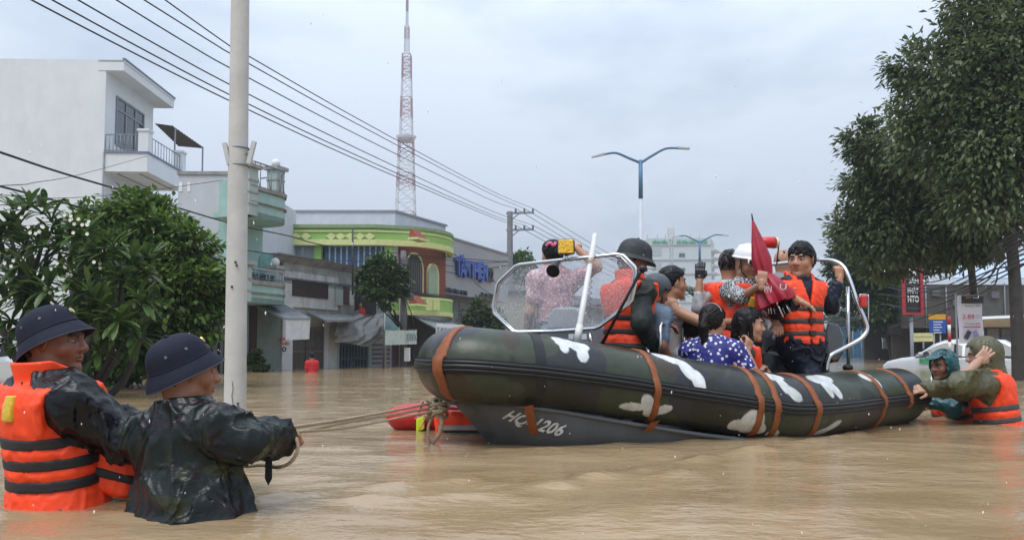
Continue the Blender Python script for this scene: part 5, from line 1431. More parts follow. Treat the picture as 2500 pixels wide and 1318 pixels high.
# --- hospital block far down the street
FH = Facade(1580, 185, -3)
HO = empty('hospital_block', FH.p(9, -8, 0), 'far white hospital block with green rooftop lettering and side fins', 'building')
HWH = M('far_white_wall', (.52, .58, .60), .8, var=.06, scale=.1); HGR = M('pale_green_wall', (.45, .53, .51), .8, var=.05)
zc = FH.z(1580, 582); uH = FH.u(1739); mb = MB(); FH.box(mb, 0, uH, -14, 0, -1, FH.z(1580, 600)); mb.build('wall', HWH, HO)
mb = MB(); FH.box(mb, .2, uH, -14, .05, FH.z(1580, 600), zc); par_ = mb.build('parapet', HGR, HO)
for y in (598, 634, 668, 703, 738):
    mb = MB(); FH.box(mb, -.4, uH + .1, -14, .25, FH.z(1590, y + 1.5), FH.z(1590, y - 1)); mb.build('floor_band', M('pinkish_band', (.45, .44, .47), .8), HO)
for y0 in (605, 641, 676, 711):
    mb = MB(); ua, ub = FH.u(1593), FH.u(1617); FH.box(mb, ua, ub, -.05, .12, FH.z(1600, y0 + 19), FH.z(1600, y0)); mb.build('blind_panel', M('grey_panel', (.40, .43, .45), .8), HO)
    pane_window(FH, FH.u(1660), FH.u(1675), FH.z(1667, y0 + 23), FH.z(1667, y0 + 13), HO, 2, 0, .05, .12)
GRN = M('green_letter', (.05, .33, .20), .5)
zl = FH.z(1600, 592); 
put_text('lettering', 'BỆNH VIỆN', FH.p(FH.u(1614), .15, zl), FH.a, (0, 0, 1), FH.n, FH.u(1632) - FH.u(1596), 1.35, GRN, par_, .1, .03)
put_text('lettering', 'SÀI GÒN NHA TRANG', FH.p(FH.u(1692), .15, zl), FH.a, (0, 0, 1), FH.n, FH.u(1729) - FH.u(1655), 1.35, GRN, par_, .1, .03)
FS = Facade(1739, 185, 70); 
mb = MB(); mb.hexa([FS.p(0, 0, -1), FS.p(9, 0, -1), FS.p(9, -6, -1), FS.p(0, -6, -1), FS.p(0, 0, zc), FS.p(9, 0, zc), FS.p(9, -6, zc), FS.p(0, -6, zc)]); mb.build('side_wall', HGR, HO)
for k in range(9):
    z = zc - 3 - k * 1.9; mb = MB(); mb.hexa([FS.p(.5, .02, z), FS.p(8, .02, z), FS.p(8, 1.9, z + .3), FS.p(.5, .9, z + .3), FS.p(.5, .02, z + .25), FS.p(8, .02, z + .25), FS.p(8, 1.9, z + .55), FS.p(.5, .9, z + .55)]); mb.build('fin', WHITEP, HO)
for px in (1584, 1608, 1628, 1650, 1669, 1690, 1712):
    u = FH.u(px); MB().tube([FH.p(u, -.3, zc), FH.p(u, -.3, zc + 1.0)], .06, 5).build('roof_lamp', STEELG, HO)
# mobile mast in front of it
mz = at(1641, 850, 120); mz[2] = -.5
MM = empty('phone_mast', mz, 'slim lattice phone mast with white antenna panels before the hospital', 'mast')
ztop_ = at(1641, 556, 120)[2]; zpan = at(1641, 585, 120)[2]
mb = MB()
for k in range(3):
    a = 2 * PI * k / 3; o = np.array([.28 * math.cos(a), .28 * math.sin(a), 0]); mb.tube([mz + o, mz * (1, 1, 0) + o + (0, 0, ztop_)], .07, 5)
for k in range(34):
    z = ztop_ * k / 34; o1 = np.array([.28 * math.cos(k * 2.1), .28 * math.sin(k * 2.1), 0]); o2 = np.array([.28 * math.cos(k * 2.1 + 2.1), .28 * math.sin(k * 2.1 + 2.1), 0])
    mb.bar(mz * (1, 1, 0) + o1 + (0, 0, z), mz * (1, 1, 0) + o2 + (0, 0, z + ztop_ / 34), .06)
mb.build('lattice', M('galvanised', (.30, .32, .34), .6), MM)
for dx, dy in ((-.42, 0), (-.2, -.35), (.2, -.35), (.42, 0)):
    MB().obox(mz * (1, 1, 0) + np.array([dx, dy, (ztop_ + zpan) / 2]), (.12, 0, 0), (0, .07, 0), (0, 0, (ztop_ - zpan) / 2)).build('antenna_panel', M('white_panel', (.62, .63, .64), .5), MM)
# --- red and white lattice television tower
tb = at(988, 850, 250); tb[2] = -1
TV = empty('television_tower', tb, 'tall red and white lattice television tower with a platform', 'tower')
TRD, TWH = M('faded_red_steel', (.30, .14, .14), .7), M('white_steel', (.58, .60, .63), .7)
def tz(py): return at(988, py, 250)[2]
secs = [(850, 520, 3.6, 3.05), (520, 460, 3.05, 2.75), (460, 425, 2.75, 2.6), (425, 390, 2.6, 2.45), (390, 342, 2.45, 2.3), (335, 290, 2.0, 1.85), (290, 240, 1.85, 1.7), (240, 195, 1.7, 1.55), (195, 135, 1.5, 1.4), (130, 98, .8, .75), (98, 66, .75, .7), (62, 30, .38, .34), (30, -30, .34, .3)]
for k, (y0, y1, w0, w1) in enumerate(secs):
    za, zb_ = tz(y0), tz(y1); mb = MB(); th = .16 if w0 > 1 else .11; n = max(2, int(round((zb_ - za) / (w0 * 1.5))))
    cs = [(-1, -1), (1, -1), (1, 1), (-1, 1)]
    P_ = lambda c_, z: tb * (1, 1, 0) + np.array([c_[0] * (w0 + (w1 - w0) * (z - za) / (zb_ - za)), c_[1] * (w0 + (w1 - w0) * (z - za) / (zb_ - za)), z])
    for c_ in cs: mb.bar(P_(c_, za), P_(c_, zb_), th * 1.5)
    for j in range(n):
        z0, z1 = za + (zb_ - za) * j / n, za + (zb_ - za) * (j + 1) / n
        for a_, b_ in zip(cs, cs[1:] + cs[:1]):
            mb.bar(P_(a_, z0), P_(b_, z1), th); mb.bar(P_(b_, z0), P_(a_, z1), th); mb.bar(P_(a_, z1), P_(b_, z1), th)
    mb.build('lattice_section', TRD if k % 2 == 0 else TWH, TV)
mb = MB(); zz = tz(343); mb.tube([tb * (1, 1, 0) + (0, 0, zz - .4), tb * (1, 1, 0) + (0, 0, zz + 1.3)], [2.6, 3.5], 8); mb.build('platform', M('grey_platform', (.42, .43, .45), .7), TV)
# --- houses on the right-hand side, behind the trees
FR_ = Facade(2235, 30, 4)
RH = empty('brown_walled_shop', FR_.p(2, -3, 0), 'long brown-grey shop building behind the right-hand trees', 'shop')
BR = M('brown_grey_wall', (.075, .068, .060), .85, var=.25, scale=2, stain=.5, stain_col=(.035, .032, .03))
uR = FR_.u(2600)
mb = MB(); FR_.box(mb, 0, uR, -1.7, 0, FR_.z(2300, 800), FR_.z(2300, 694)); FR_.box(mb, 0, uR, -1.7, -1.6, -.9, FR_.z(2300, 800)); mb.build('wall', BR, RH)
mb = MB(); z0, z1 = FR_.z(2400, 682), FR_.z(2400, 606); ua = FR_.u(2345)
mb.hexa([FR_.p(ua - .4, .2, z0), FR_.p(uR, .2, z0), FR_.p(uR, -1.5, z1 - .1), FR_.p(ua + 1.2, -1.5, z1 - .1), FR_.p(ua - .4, .2, z0 + .06), FR_.p(uR, .2, z0 + .06), FR_.p(uR, -1.5, z1 - .04), FR_.p(ua + 1.2, -1.5, z1 - .04)]); mb.build('tin_roof', M('pale_blue_tin', (.40, .50, .62), .45, var=.08, scale=2), RH)
mb = MB(); mb.hexa([FR_.p(ua, -.1, FR_.z(2345, 800)), FR_.p(uR, -.1, FR_.z(2345, 800)), FR_.p(uR, -.6, FR_.z(2345, 800)), FR_.p(ua, -.6, FR_.z(2345, 800)), FR_.p(ua, 1.4, FR_.z(2400, 782)), FR_.p(uR, 1.4, FR_.z(2400, 770)), FR_.p(uR, -.6, FR_.z(2400, 760)), FR_.p(ua, -.6, FR_.z(2400, 772))]); mb.build('white_awning', WHITEP, RH)
mb = MB(); FR_.box(mb, FR_.u(2405), uR, -1.2, -1.1, FR_.z(2450, 870), FR_.z(2450, 795)); mb.build('back_wall', M('faded_poster_wall', (.20, .21, .22), .8, var=.45, scale=1.4, stain=.4), RH)
for a_, b_, y0, y1, nm_, c_ in ((2262, 2318, 802, 872, 'shutter', (.05, .052, .055)), (2326, 2338, 800, 872, 'pillar', (.16, .15, .14)), (2412, 2440, 800, 868, 'poster', (.30, .31, .33)), (2446, 2470, 802, 866, 'poster', (.22, .25, .30)), (2474, 2500, 798, 870, 'pillar', (.12, .11, .10))):
    mb = MB(); FR_.box(mb, FR_.u(a_, -1), FR_.u(b_, -1), -1.08, -1.0, FR_.z((a_ + b_) / 2, y1, -1), FR_.z((a_ + b_) / 2, y0, -1)); mb.build(nm_, M('dim_' + nm_ + str(a_), c_, .7, var=.35, scale=3, stain=.5), RH)
for px, y0, y1 in ((2262, 700, 790), (2312, 696, 780), (2388, 700, 770), (2455, 692, 768)):
    MB().tube([FR_.p(FR_.u(px), .05, FR_.z(px, y1)), FR_.p(FR_.u(px), .05, FR_.z(px, y0))], .03, 6).build('drain_pipe', STEELG, RH)
for px, py in ((2285, 715), (2335, 740), (2430, 720)):
    c_ = FR_.p(FR_.u(px), .06, FR_.z(px, py)); MB().obox(c_, FR_.a * .16, FR_.n * .06, (0, 0, .13)).build('meter_box', M('meter_grey', (.10, .10, .11), .6), RH)
mb = MB(); FR_.box(mb, FR_.u(2330), FR_.u(2410), -.3, -.2, FR_.z(2380, 795), FR_.z(2380, 778)); mb.build('yellow_board', M('dull_yellow', (.45, .33, .06), .7), RH)
BLK = M('black_sign_board', (.012, .012, .013), .5)
FV = Facade(2205, 26, 10)
VS = empty('vertical_shop_sign', FV.p(.3, 0, 2), 'tall black shop sign with white letters and a red frame', 'sign')
za, zb_ = FV.z(2230, 768), FV.z(2230, 648); ub = FV.u(2256)
mb = MB(); FV.box(mb, 0, ub, -.15, 0, za, zb_); mb.build('board', BLK, VS)
RDF = M('red_frame', (.42, .02, .03), .5)
for a_, b_, c_, d_ in ((0, .11, za, zb_), (ub - .10, ub, za, zb_), (.11, ub - .10, za, za + .07)):
    mb = MB(); FV.box(mb, a_, b_, 0, .05, c_, d_); mb.build('frame', RDF, VS)
for t_, y in (('RA', 664), ('UẤN', 684), ('PHÁT', 708), ('NTO', 730)):
    put_text('lettering', t_, FV.p(ub * .52, .03, FV.z(2232, y)), FV.a, (0, 0, 1), FV.n, .42 if len(t_) > 2 else .27, .235, WHITEP, VS, .01, .01)
MB().tube([FV.p(ub * .5, -.08, za), FV.p(ub * .5, -.08, -.8)], .06, 8).build('post', STEELG, VS)
FN = Facade(2341, 15.5, 2)
BN = empty('phone_banner', FN.p(.3, 0, 0), 'white hanging banner advertising phones, price in red figures', 'banner')
za, zb_ = FN.z(2370, 838), FN.z(2370, 722); ub = FN.u(2402)
BW = M('banner_cloth', (.66, .64, .70), .6, var=.04)
MB().sheet([[FN.p(ub * i / 8, .02 * math.sin(i * .9 + j * .5), za + (zb_ - za) * j / 12) for i in range(9)] for j in range(13)]).build('cloth', BW, BN)
mb = MB(); FN.box(mb, ub * .12, ub * 1.0, .035, .04, zb_ - (zb_ - za) * .16, zb_ - .005); hd_ = mb.build('header', BLK, BN)
def bn(t_, fx, fy, w_, h_, mat_): put_text('print', t_, FN.p(ub * fx, .048, za + (zb_ - za) * fy), FN.a, (0, 0, 1), FN.n, w_ * .775, h_ * .775, mat_, BN, .001, .004)
BR_, BD_, BP_ = M('red_print2', (.50, .02, .09), .6), M('dark_print2', (.04, .04, .07), .6), M('violet_print', (.28, .24, .50), .5)
bn('FPT', .40, .955, .14, .05, M('orange_print', (.7, .25, .05), .6)); bn('Shop', .68, .955, .16, .045, WHITEP); bn('Galaxy A07', .56, .78, .42, .05, BD_); bn('2.89', .36, .56, .32, .12, BR_); bn('CHỈ TỪ', .78, .59, .15, .035, BD_); bn('TRIỆU', .78, .54, .17, .035, BR_); bn('trả góp', .40, .41, .26, .05, BD_); bn('0%', .74, .41, .14, .06, BR_)
mb = MB(); FN.box(mb, ub * .15, ub * .85, .042, .046, za + (zb_ - za) * .335, za + (zb_ - za) * .355); mb.build('rule', BR_, BN)
for fx, m_, a_ in ((.32, BD_, -.5), (.66, BP_, .45)):
    c_ = FN.p(ub * fx, .045, za + (zb_ - za) * .18); x_ = FN.a * math.cos(a_) + np.array([0, 0, math.sin(a_)]); z_ = -FN.a * math.sin(a_) + np.array([0, 0, math.cos(a_)])
    mb = MB(); mb.obox(c_, x_ * .045, FN.n * .003, z_ * .09); mb.build('phone_picture', m_, BN)
MB().tube([FN.p(-.02, -.02, zb_ + .05), FN.p(-.02, -.02, -.8)], .02, 6).build('pole', STEELG, BN); MB().tube([FN.p(-.02, -.02, zb_ + .01), FN.p(ub + .02, -.02, zb_ + .01)], .012, 6).build('crossbar', STEELG, BN)
FI = Facade(2271, 24, 0)
BS = empty('blue_notice_sign', FI.p(.25, 0, 0), 'blue notice sign with yellow header on two posts', 'sign')
za, zb_, zh = FI.z(2290, 813), FI.z(2290, 767), FI.z(2290, 780); ub = FI.u(2311)
mb = MB(); FI.box(mb, 0, ub, -.03, 0, za, zh); mb.build('board', M('blue_enamel', (.015, .075, .32), .4), BS)
mb = MB(); FI.box(mb, -.01, ub, -.03, .01, zh, zb_); mb.build('header', M('amber_enamel', (.60, .30, .02), .4), BS)
for k in range(5):
    z = zh - .07 - k * .085; mb = MB(); FI.box(mb, .12, .12 + (.30, .24, .27, .20, .25)[k], 0, .006, z - .012, z + .012); mb.build('text_line', WHITEP, BS)
for u in (.15, .36): MB().tube([FI.p(u, -.05, za), FI.p(u, -.05, -.8)], .025, 6).build('post', STEELG, BS)
bp = at(2319, 850, 23); BPo = empty('barrier_post', bp * (1, 1, 0), 'red and white striped barrier post beside the blue notice', 'post')
zt_ = at(2319, 772, 23)[2]
for k in range(8):
    mb = MB(); mb.tube([bp * (1, 1, 0) + (0, 0, -.5 + (zt_ + .5) * k / 8), bp * (1, 1, 0) + (0, 0, -.5 + (zt_ + .5) * (k + 1) / 8)], .045, 10); mb.build('stripe', RDF if k % 2 else WHITEP, BPo)
FC = Facade(2066, 46, 3)
CN = empty('blue_container', FC.p(1.5, -1.5, 0), 'blue steel container standing in the flood at the kerb', 'container')
CB = M('blue_container_paint', (.018, .10, .19), .55, var=.2, stain=.3, stain_col=(.05, .04, .03)); zt_ = FC.z(2110, 799); ub = FC.u(2157)
mb = MB(); FC.box(mb, 0, ub, -2.4, 0, -.8, zt_); mb.build('shell', CB, CN)
for a_, b_ in ((.05, .5), (.52, .97)):
    mb = MB(); FC.box(mb, ub * a_, ub * b_, 0, .05, -.7, zt_ - .1); dr = mb.build('door', CB, CN)
    for k in (.25, .75): MB().tube([FC.p(ub * (a_ + (b_ - a_) * k), .08, -.5), FC.p(ub * (a_ + (b_ - a_) * k), .08, zt_ - .15)], .03, 6).build('lock_bar', STEELG, dr)
mb = MB(); FC.box(mb, -.04, ub + .04, -2.4, .07, zt_ - .08, zt_ + .04); mb.build('top_rail', CB, CN)
# kerbside clutter on the right
def lump(name, label, cat, px, py, d, half, mat, bev=.03, rot=0.):
    c_ = at(px, py, d); a = np.array([math.cos(rot), math.sin(rot), 0]); b_ = np.array([-math.sin(rot), math.cos(rot), 0])
    r = empty(name, c_ - (0, 0, half[2]), label, cat); return r, c_, a, b_
r, c_, a, b_ = lump('yellow_barrier', '', '', 2136, 868, 40, (.35, .2, .22), None); tag(r, 'yellow plastic barrier afloat before the blue container', 'barrier')
MB().obox(c_, a * .38, b_ * .2, (0, 0, .2)).build('block', M('yellow_plastic', (.55, .36, .03), .5), r, bevel=.05); MB().obox(c_ + (0, 0, .2), a * .28, b_ * .12, (0, 0, .08)).build('ridge', MATS['yellow_plastic'], r, bevel=.03)
r, c_, a, b_ = lump('blue_cart', '', '', 2225, 858, 33, (.8, .4, .4), None); tag(r, 'blue steel market cart half under water behind the white car', 'cart')
mb = MB()
for x in (-.75, .75):
    for y in (-.35, .35): mb.bar(c_ + a * x + b_ * y + (0, 0, -1.0), c_ + a * x + b_ * y + (0, 0, .38), .06)
for z in (-.1, .36):
    for y in (-.35, .35): mb.bar(c_ - a * .75 + b_ * y + (0, 0, z), c_ + a * .75 + b_ * y + (0, 0, z), .06)
mb.build('frame', M('blue_paint', (.02, .06, .16), .5), r); MB().obox(c_ + (0, 0, -.12), a * .75, b_ * .35, (0, 0, .22)).build('bin', MATS['blue_paint'], r); MB().obox(c_ + (0, 0, .42), a * .9, b_ * .45, (0, 0, .03)).build('cover', M('dark_tin', (.05, .05, .05), .6), r)
r, c_, a, b_ = lump('yellow_placard', '', '', 2254, 823, 28, (.4, .03, .16), None); tag(r, 'pale yellow placard leaning below the blue notice', 'placard')
MB().obox(c_, a * .42 + np.array([0, 0, .01]), b_ * .015, (0, 0, .16)).build('board', M('pale_yellow_board', (.60, .58, .28), .6), r); MB().obox(c_ - b_ * .02 + (0, 0, .02), a * .32, b_ * .004, (0, 0, .012)).build('text_line', M('dull_print', (.3, .28, .1), .6), r); MB().bar(c_ - (0, 0, .15), c_ - (0, 0, .9), .05).build('post', STEELG, r)
rs = random.Random(11)
for k in range(5):
    px = rs.uniform(2165, 2265); py = rs.uniform(790, 850); d = rs.uniform(31, 36); r, c_, a, b_ = lump('crate', '', '', px, py, d, (.3, .2, .2), None, rot=rs.uniform(-.4, .4))
    cm = [('dark brown', (.03, .022, .016)), ('grey', (.13, .13, .13)), ('dull white', (.34, .34, .33)), ('dark blue', (.02, .04, .10)), ('black', (.012, .012, .012))][k % 5]
    tag(r, f'{cm[0]} crate of shop wares in the dim pile under the right-hand trees', 'crate', 'crates piled under the right-hand trees')
    hx, hz = rs.uniform(.15, .34), rs.uniform(.10, .24)
    MB().obox(c_, a * hx, b_ * .2, (0, 0, hz)).build('box', M('crate_' + cm[0].replace(' ', '_'), cm[1], .6, var=.3), r, bevel=.02); MB().obox(c_ + (0, 0, hz + .012), a * (hx + .02), b_ * .22, (0, 0, .02)).build('lid', M('crate_' + cm[0].replace(' ', '_'), cm[1]), r)
# dark shed wall behind the clutter
FD = Facade(2160, 37, 3)
SD = empty('dark_stall', FD.p(1.5, -1, 0), 'dark open-fronted stall between the container and the shop sign', 'stall')
mb = MB(); FD.box(mb, 0, FD.u(2345), -2, -1.9, -.9, FD.z(2200, 775)); mb.build('back', M('stall_boards', (.03, .027, .024), .8, var=.4, scale=2), SD)
mb = MB(); mb.hexa([FD.p(-.2, .5, FD.z(2200, 790)), FD.p(FD.u(2345), .5, FD.z(2200, 790)), FD.p(FD.u(2345), -2, FD.z(2200, 770)), FD.p(-.2, -2, FD.z(2200, 770)), FD.p(-.2, .5, FD.z(2200, 788)), FD.p(FD.u(2345), .5, FD.z(2200, 788)), FD.p(FD.u(2345), -2, FD.z(2200, 768)), FD.p(-.2, -2, FD.z(2200, 768))]); mb.build('roof', M('dark_tin', (.05, .05, .05), .6), SD)
for u in (.1, 1.6, 3.2): 
    mb = MB(); FD.box(mb, u, u + .08, .3, .38, -.9, FD.z(2200, 790)); mb.build('post', M('dark_pipe', (.05, .045, .04), .6), SD)
# ---------------------------------------------------------------- people aboard and beside the boat
PASS = 'people aboard the rescue boat'
def on_deck(fx, fy): return {'R': (fx + .1, fy, FLOORZ + .07), 'L': (fx - .1, fy, FLOORZ + .07)}
def deck_feet(head, dx=0, dy=0):
    w = at(*head); return on_deck(w[0] + dx, w[1] + dy)
# woman behind the windscreen, hand over her wet hair
hd = (1347, 622, 5.95)
p = Fig(hd, 115, lean=5, scale=.95, h=.011, hh=.005, tone=(.42, .23, .15), feet=deck_feet(hd, .05, 0),
        arms={'R': dict(w=(1405, 603, 5.88), e=(1480, 635, 5.75), dir=(-1, 0, -.25), palm=(0, .3, -1), curl=.35), 'L': dict()},
        label='woman behind the rain-speckled windscreen holding a hand over her black hair', group=PASS)
p.body(); p.top('blouse', M('pink_print_blouse', (.50, .26, .28), .6, var=.35, scale=30, dots=((.75, .6, .6), 40, .35)), off=.016, sleeve=.3, fold=.008)
p.trousers(JEANS); p.hair('bun')
c_ = p.hc + p.H @ np.array([-.05, -.085, .055])
MB().tube(spline([c_ + np.array([-.04, 0, .0]), c_ + np.array([-.01, -.01, .025]), c_ + np.array([.02, -.01, .0]), c_ + np.array([.035, 0, .03])], 12), .012, 6).build('hair_clip', M('pink_plastic', (.75, .12, .28), .3), p.root)

# helmsman: dark pith helmet, orange vest
hd = (1547, 640, 5.38)
p = Fig(hd, 28, lean=4, hyaw=-12, hpitch=-14, scale=.97, headscale=1.06, wide=1.05, h=.0095, hh=.0045, tone=(.27, .10, .055), feet=deck_feet(hd, -.05, .02),
        arms={'R': dict(w=(1590, 846, 5.22), e=(1555, 800, 4.95), curl=.8), 'L': dict(w=(1612, 788, 5.45), e=(1580, 830, 5.7), curl=.35, dir=(1, -.1, -.25), palm=(0, 0, -1))},
        label='man in dark pith helmet and orange life vest standing behind the windscreen', group=PASS)
UNI = M('dark_green_uniform', (.012, .017, .015), .55, var=.25, scale=12, bump=.2, bscale=150, spec=.3)
p.body(); p.top('uniform_jacket', UNI, off=.020, armoff=.018, fold=.015, freq=10, fine=.005, hem=-.2, collar=.05); p.trousers(UNI, off=.03)
p.vest(ORANGE, STRAPB, off=.048, z0=-.08, zs=(.02, .12, .22), collar=.10, armr=(.085, .13, .165), front='open')
p.hair('short', thick=.006); p.pith(DARKHAT, tilt=3, up=.040, roll=6, size=.98, flat=.55)

# man in grey helmet, blue-grey shirt
hd = (1603, 712, 5.62)
p = Fig(hd, 25, lean=14, hyaw=0, hpitch=-18, scale=.90, headscale=1.08, h=.010, hh=.005, tone=(.25, .105, .06), feet=deck_feet(hd, .1, .1),
        arms={'R': dict(w=(1652, 905, 5.40), e=(1600, 870, 5.2)), 'L': dict(w=(1660, 880, 5.75), e=(1650, 840, 5.9))},
        label='man in grey open-face helmet and blue-grey shirt, back to the helmsman', group=PASS)
p.body(); p.top('shirt', M('blue_grey_shirt', (.115, .165, .225), .65, var=.15, scale=20, bump=.15, bscale=200), off=.018, sleeve=.36, fold=.012, freq=10, fine=.005)
p.trousers(JEANS); p.hair('short', thick=.006)
GREYH = M('matt_grey_helmet', (.060, .068, .078), .45, var=.08)
def half_helmet(p, mat, name='motorbike_helmet', low=-.02):
    outer, inner_ = ell((0, -.010, .035), (.100, .120, .108)), ell((0, -.010, .035), (.090, .110, .098))
    def f(P):
        q = p.headlocal(P); zm = np.interp(q[:, 1], [-.12, -.04, .03, .06, .12], [-.06, -.045, .01, .035, .042])
        return np.maximum(np.maximum(outer(q), -inner_(q)), (zm - q[:, 2]) * .8) * p.hs
    return p.obj(name, f, p.hc - .2, p.hc + .2, mat, h=.005)
hm = half_helmet(p, GREYH)
for sg in (1, -1):
    MB().ball(p.hc + p.H @ np.array([sg * .098, .01, .02]), (.008, .012, .012)).build('rivet', M('black_plastic', (.012, .012, .012), .4), hm)
    MB().tube([p.hc + p.H @ np.array([sg * .085, .0, -.02]), p.hc + p.H @ np.array([sg * .07, .02, -.08]), p.hc + p.H @ np.array([sg * .01, .055, -.125])], .006, 5).build('chin_strap', STRAPB, hm)

# woman in white camisole, arm stretched to the right
hd = (1643, 690, 5.85)
p = Fig(hd, 6, lean=4, hyaw=4, hpitch=0, scale=.95, headscale=1.1, wide=.86, h=.009, hh=.0045, tone=(.40, .21, .125), feet=deck_feet(hd, .0, .05),
        arms={'R': dict(w=(1795, 785, 5.62), e=(1730, 800, 5.55), curl=.3), 'L': dict(w=(1660, 800, 6.0), e=(1640, 800, 6.2))},
        label='woman in white camisole with hair tied back, seen in profile, arm stretched out', group=PASS)
p.body(); p.top('camisole', M('white_wet_cotton', (.52, .47, .43), .6, var=.1, scale=25, bump=.1, bscale=250), off=.012, sleeve=0, neckz=.33, fold=.006, hem=-.2)
for sg in (1, -1):
    pts = [p.pel + p.T @ np.array([sg * .085, .105, .34]), p.pel + p.T @ np.array([sg * .085, .075, .43]), p.pel + p.T @ np.array([sg * .085, .01, .478]), p.pel + p.T @ np.array([sg * .085, -.07, .42]), p.pel + p.T @ np.array([sg * .085, -.10, .34])]
    MB().tube(spline(pts, 14), .006, 5).build('shoulder_strap', MATS['white_wet_cotton'], p.root)
p.trousers(M('pale_blue_jeans', (.13, .17, .24), .7, var=.2)); p.hair('low')

# child's head between the women
hd = (1694, 806, 5.78)
p = Fig(hd, 75, lean=10, scale=.78, headscale=1.25, h=.011, hh=.005, tone=(.38, .2, .12), feet=deck_feet(hd, .05, 0),
        arms={'R': dict(w=(1722, 880, 5.6), e=(1700, 880, 5.4)), 'L': dict(w=(1690, 890, 6.0), e=(1670, 890, 6.0))},
        label='small child with short dark hair half hidden behind the woman in blue', group=PASS)
p.body(); p.top('shirt', M('pale_shirt', (.45, .45, .47), .6), off=.014, sleeve=.35, fold=.007); p.trousers(JEANS); p.hair('short', HAIRBROWN)

# seated woman in blue flowered blouse
hd = (1742, 785, 5.30)
p = Fig(hd, 58, lean=8, hyaw=-14, scale=.90, headscale=1.1, wide=.98, h=.009, hh=.0045, tone=(.40, .205, .13), feet=deck_feet(hd, .25, .3),
        arms={'R': dict(w=(1822, 858, 5.22), e=(1785, 930, 5.02), dir=(.35, .1, 1), palm=(-.6, .8, 0), curl=.8), 'L': dict(w=(1760, 880, 5.75), e=(1680, 900, 5.6))},
        label='woman in blue blouse with white flowers, black ponytail, sitting by the near tube', group=PASS)
FLO = M('blue_flowered_cotton', (.012, .016, .17), .6, var=.2, scale=30, bump=.1, bscale=200, dots=((.66, .66, .70), 34, .33))
p.body(); p.top('blouse', FLO, off=.018, sleeve=.30, fold=.011, freq=11, fine=.004, hem=-.1); p.trousers(JEANS); p.hair('pony', HAIRBROWN)
e_, w_ = p.el['R'], p.sh['R']
MB().tube([e_ + (w_ - e_) * .12, e_ + (w_ - e_) * .42], .0515, 16).build('arm_cuff', M('grey_cloth_cuff', (.14, .145, .15), .7, var=.15), p.root)
MB().tube(spline([p.hc + p.H @ np.array([.087 * math.cos(a), -.03 + .0 * a, .04 + .088 * math.sin(a)]) for a in np.linspace(.3, PI - .3, 9)], 30), .005, 5).build('hair_band', M('pink_band', (.40, .22, .21), .4), p.root)

# girl with long wet hair, orange vest
hd = (1830, 792, 5.42)
p = Fig(hd, -12, lean=10, hyaw=8, hpitch=-4, scale=.86, headscale=1.15, wide=.88, h=.009, hh=.0042, tone=(.46, .25, .165), feet=deck_feet(hd, .2, .1),
        arms={'R': dict(w=(1850, 905, 5.35), e=(1800, 900, 5.2)), 'L': dict(w=(1870, 905, 5.7), e=(1860, 900, 5.9))},
        label='girl with long wet black hair in orange life vest, profile to the right', group=PASS)
p.body(); p.top('shirt', M('dark_grey_shirt', (.05, .05, .055), .6), off=.016, sleeve=.5, fold=.008); p.trousers(JEANS)
p.vest(ORANGE, STRAPG, off=.042, z0=-.06, zs=(.02, .12), collar=0, armr=(.075, .13, .15)); p.hair('long')
MB().obox(p.pel + p.T @ np.array([.09, .045, .46]) * .92, p.T @ np.array([.028, 0, 0]), p.T @ np.array([0, .05, -.03]), p.T @ np.array([0, .005, .012])).build('reflective_patch', M('reflective_grey', (.35, .36, .36), .3), p.vestobj)

# man seen from behind, cropped hair, gloved hand up
hd = (1782, 645, 6.10)
p = Fig(hd, 68, lean=0, hyaw=-12, scale=.93, headscale=1.1, wide=.98, h=.010, hh=.005, tone=(.36, .185, .11), feet=deck_feet(hd, -.03, .1),
        arms={'L': dict(w=(1708, 684, 6.0), e=(1690, 790, 5.9), dir=(.05, 0, 1), palm=(.2, 1, 0), curl=.2, spread=.12), 'R': dict(w=(1850, 820, 6.2), e=(1840, 780, 6.4))},
        label='man with cropped hair in orange life vest, back turned, gloved hand raised', group=PASS)
p.buzz = True
p.body(); p.top('plastic_raincoat', M('milky_plastic', (.40, .41, .42), .22, var=.1, trans=.25, spec=.5), off=.024, armoff=.010, sleeve=.74, fold=.008, freq=11, hem=-.2, neckz=.47); p.trousers(JEANS)
p.vest(ORANGE, STRAPB, off=.042, z0=-.12, zs=(-.04, .06, .16), collar=.0, armr=(.08, .13, .15)); p.hair('short', HAIRBROWN, thick=.003)
gl = [lambda P, f=f: f(P) - .0025 for f in p.hand_prims('L')]
GLOVE = M('wet_black_glove', (.010, .009, .009), .25, var=.2, spec=.4)
def gf(P): return np.maximum(union(gl, .005)(P), -((P - p.wr['L'].astype(np.float32)) @ _n((.05, 0, 1)).astype(np.float32) - .015))
p.obj('glove', gf, p.wr['L'] - .2, p.wr['L'] + .22, GLOVE, h=.004)

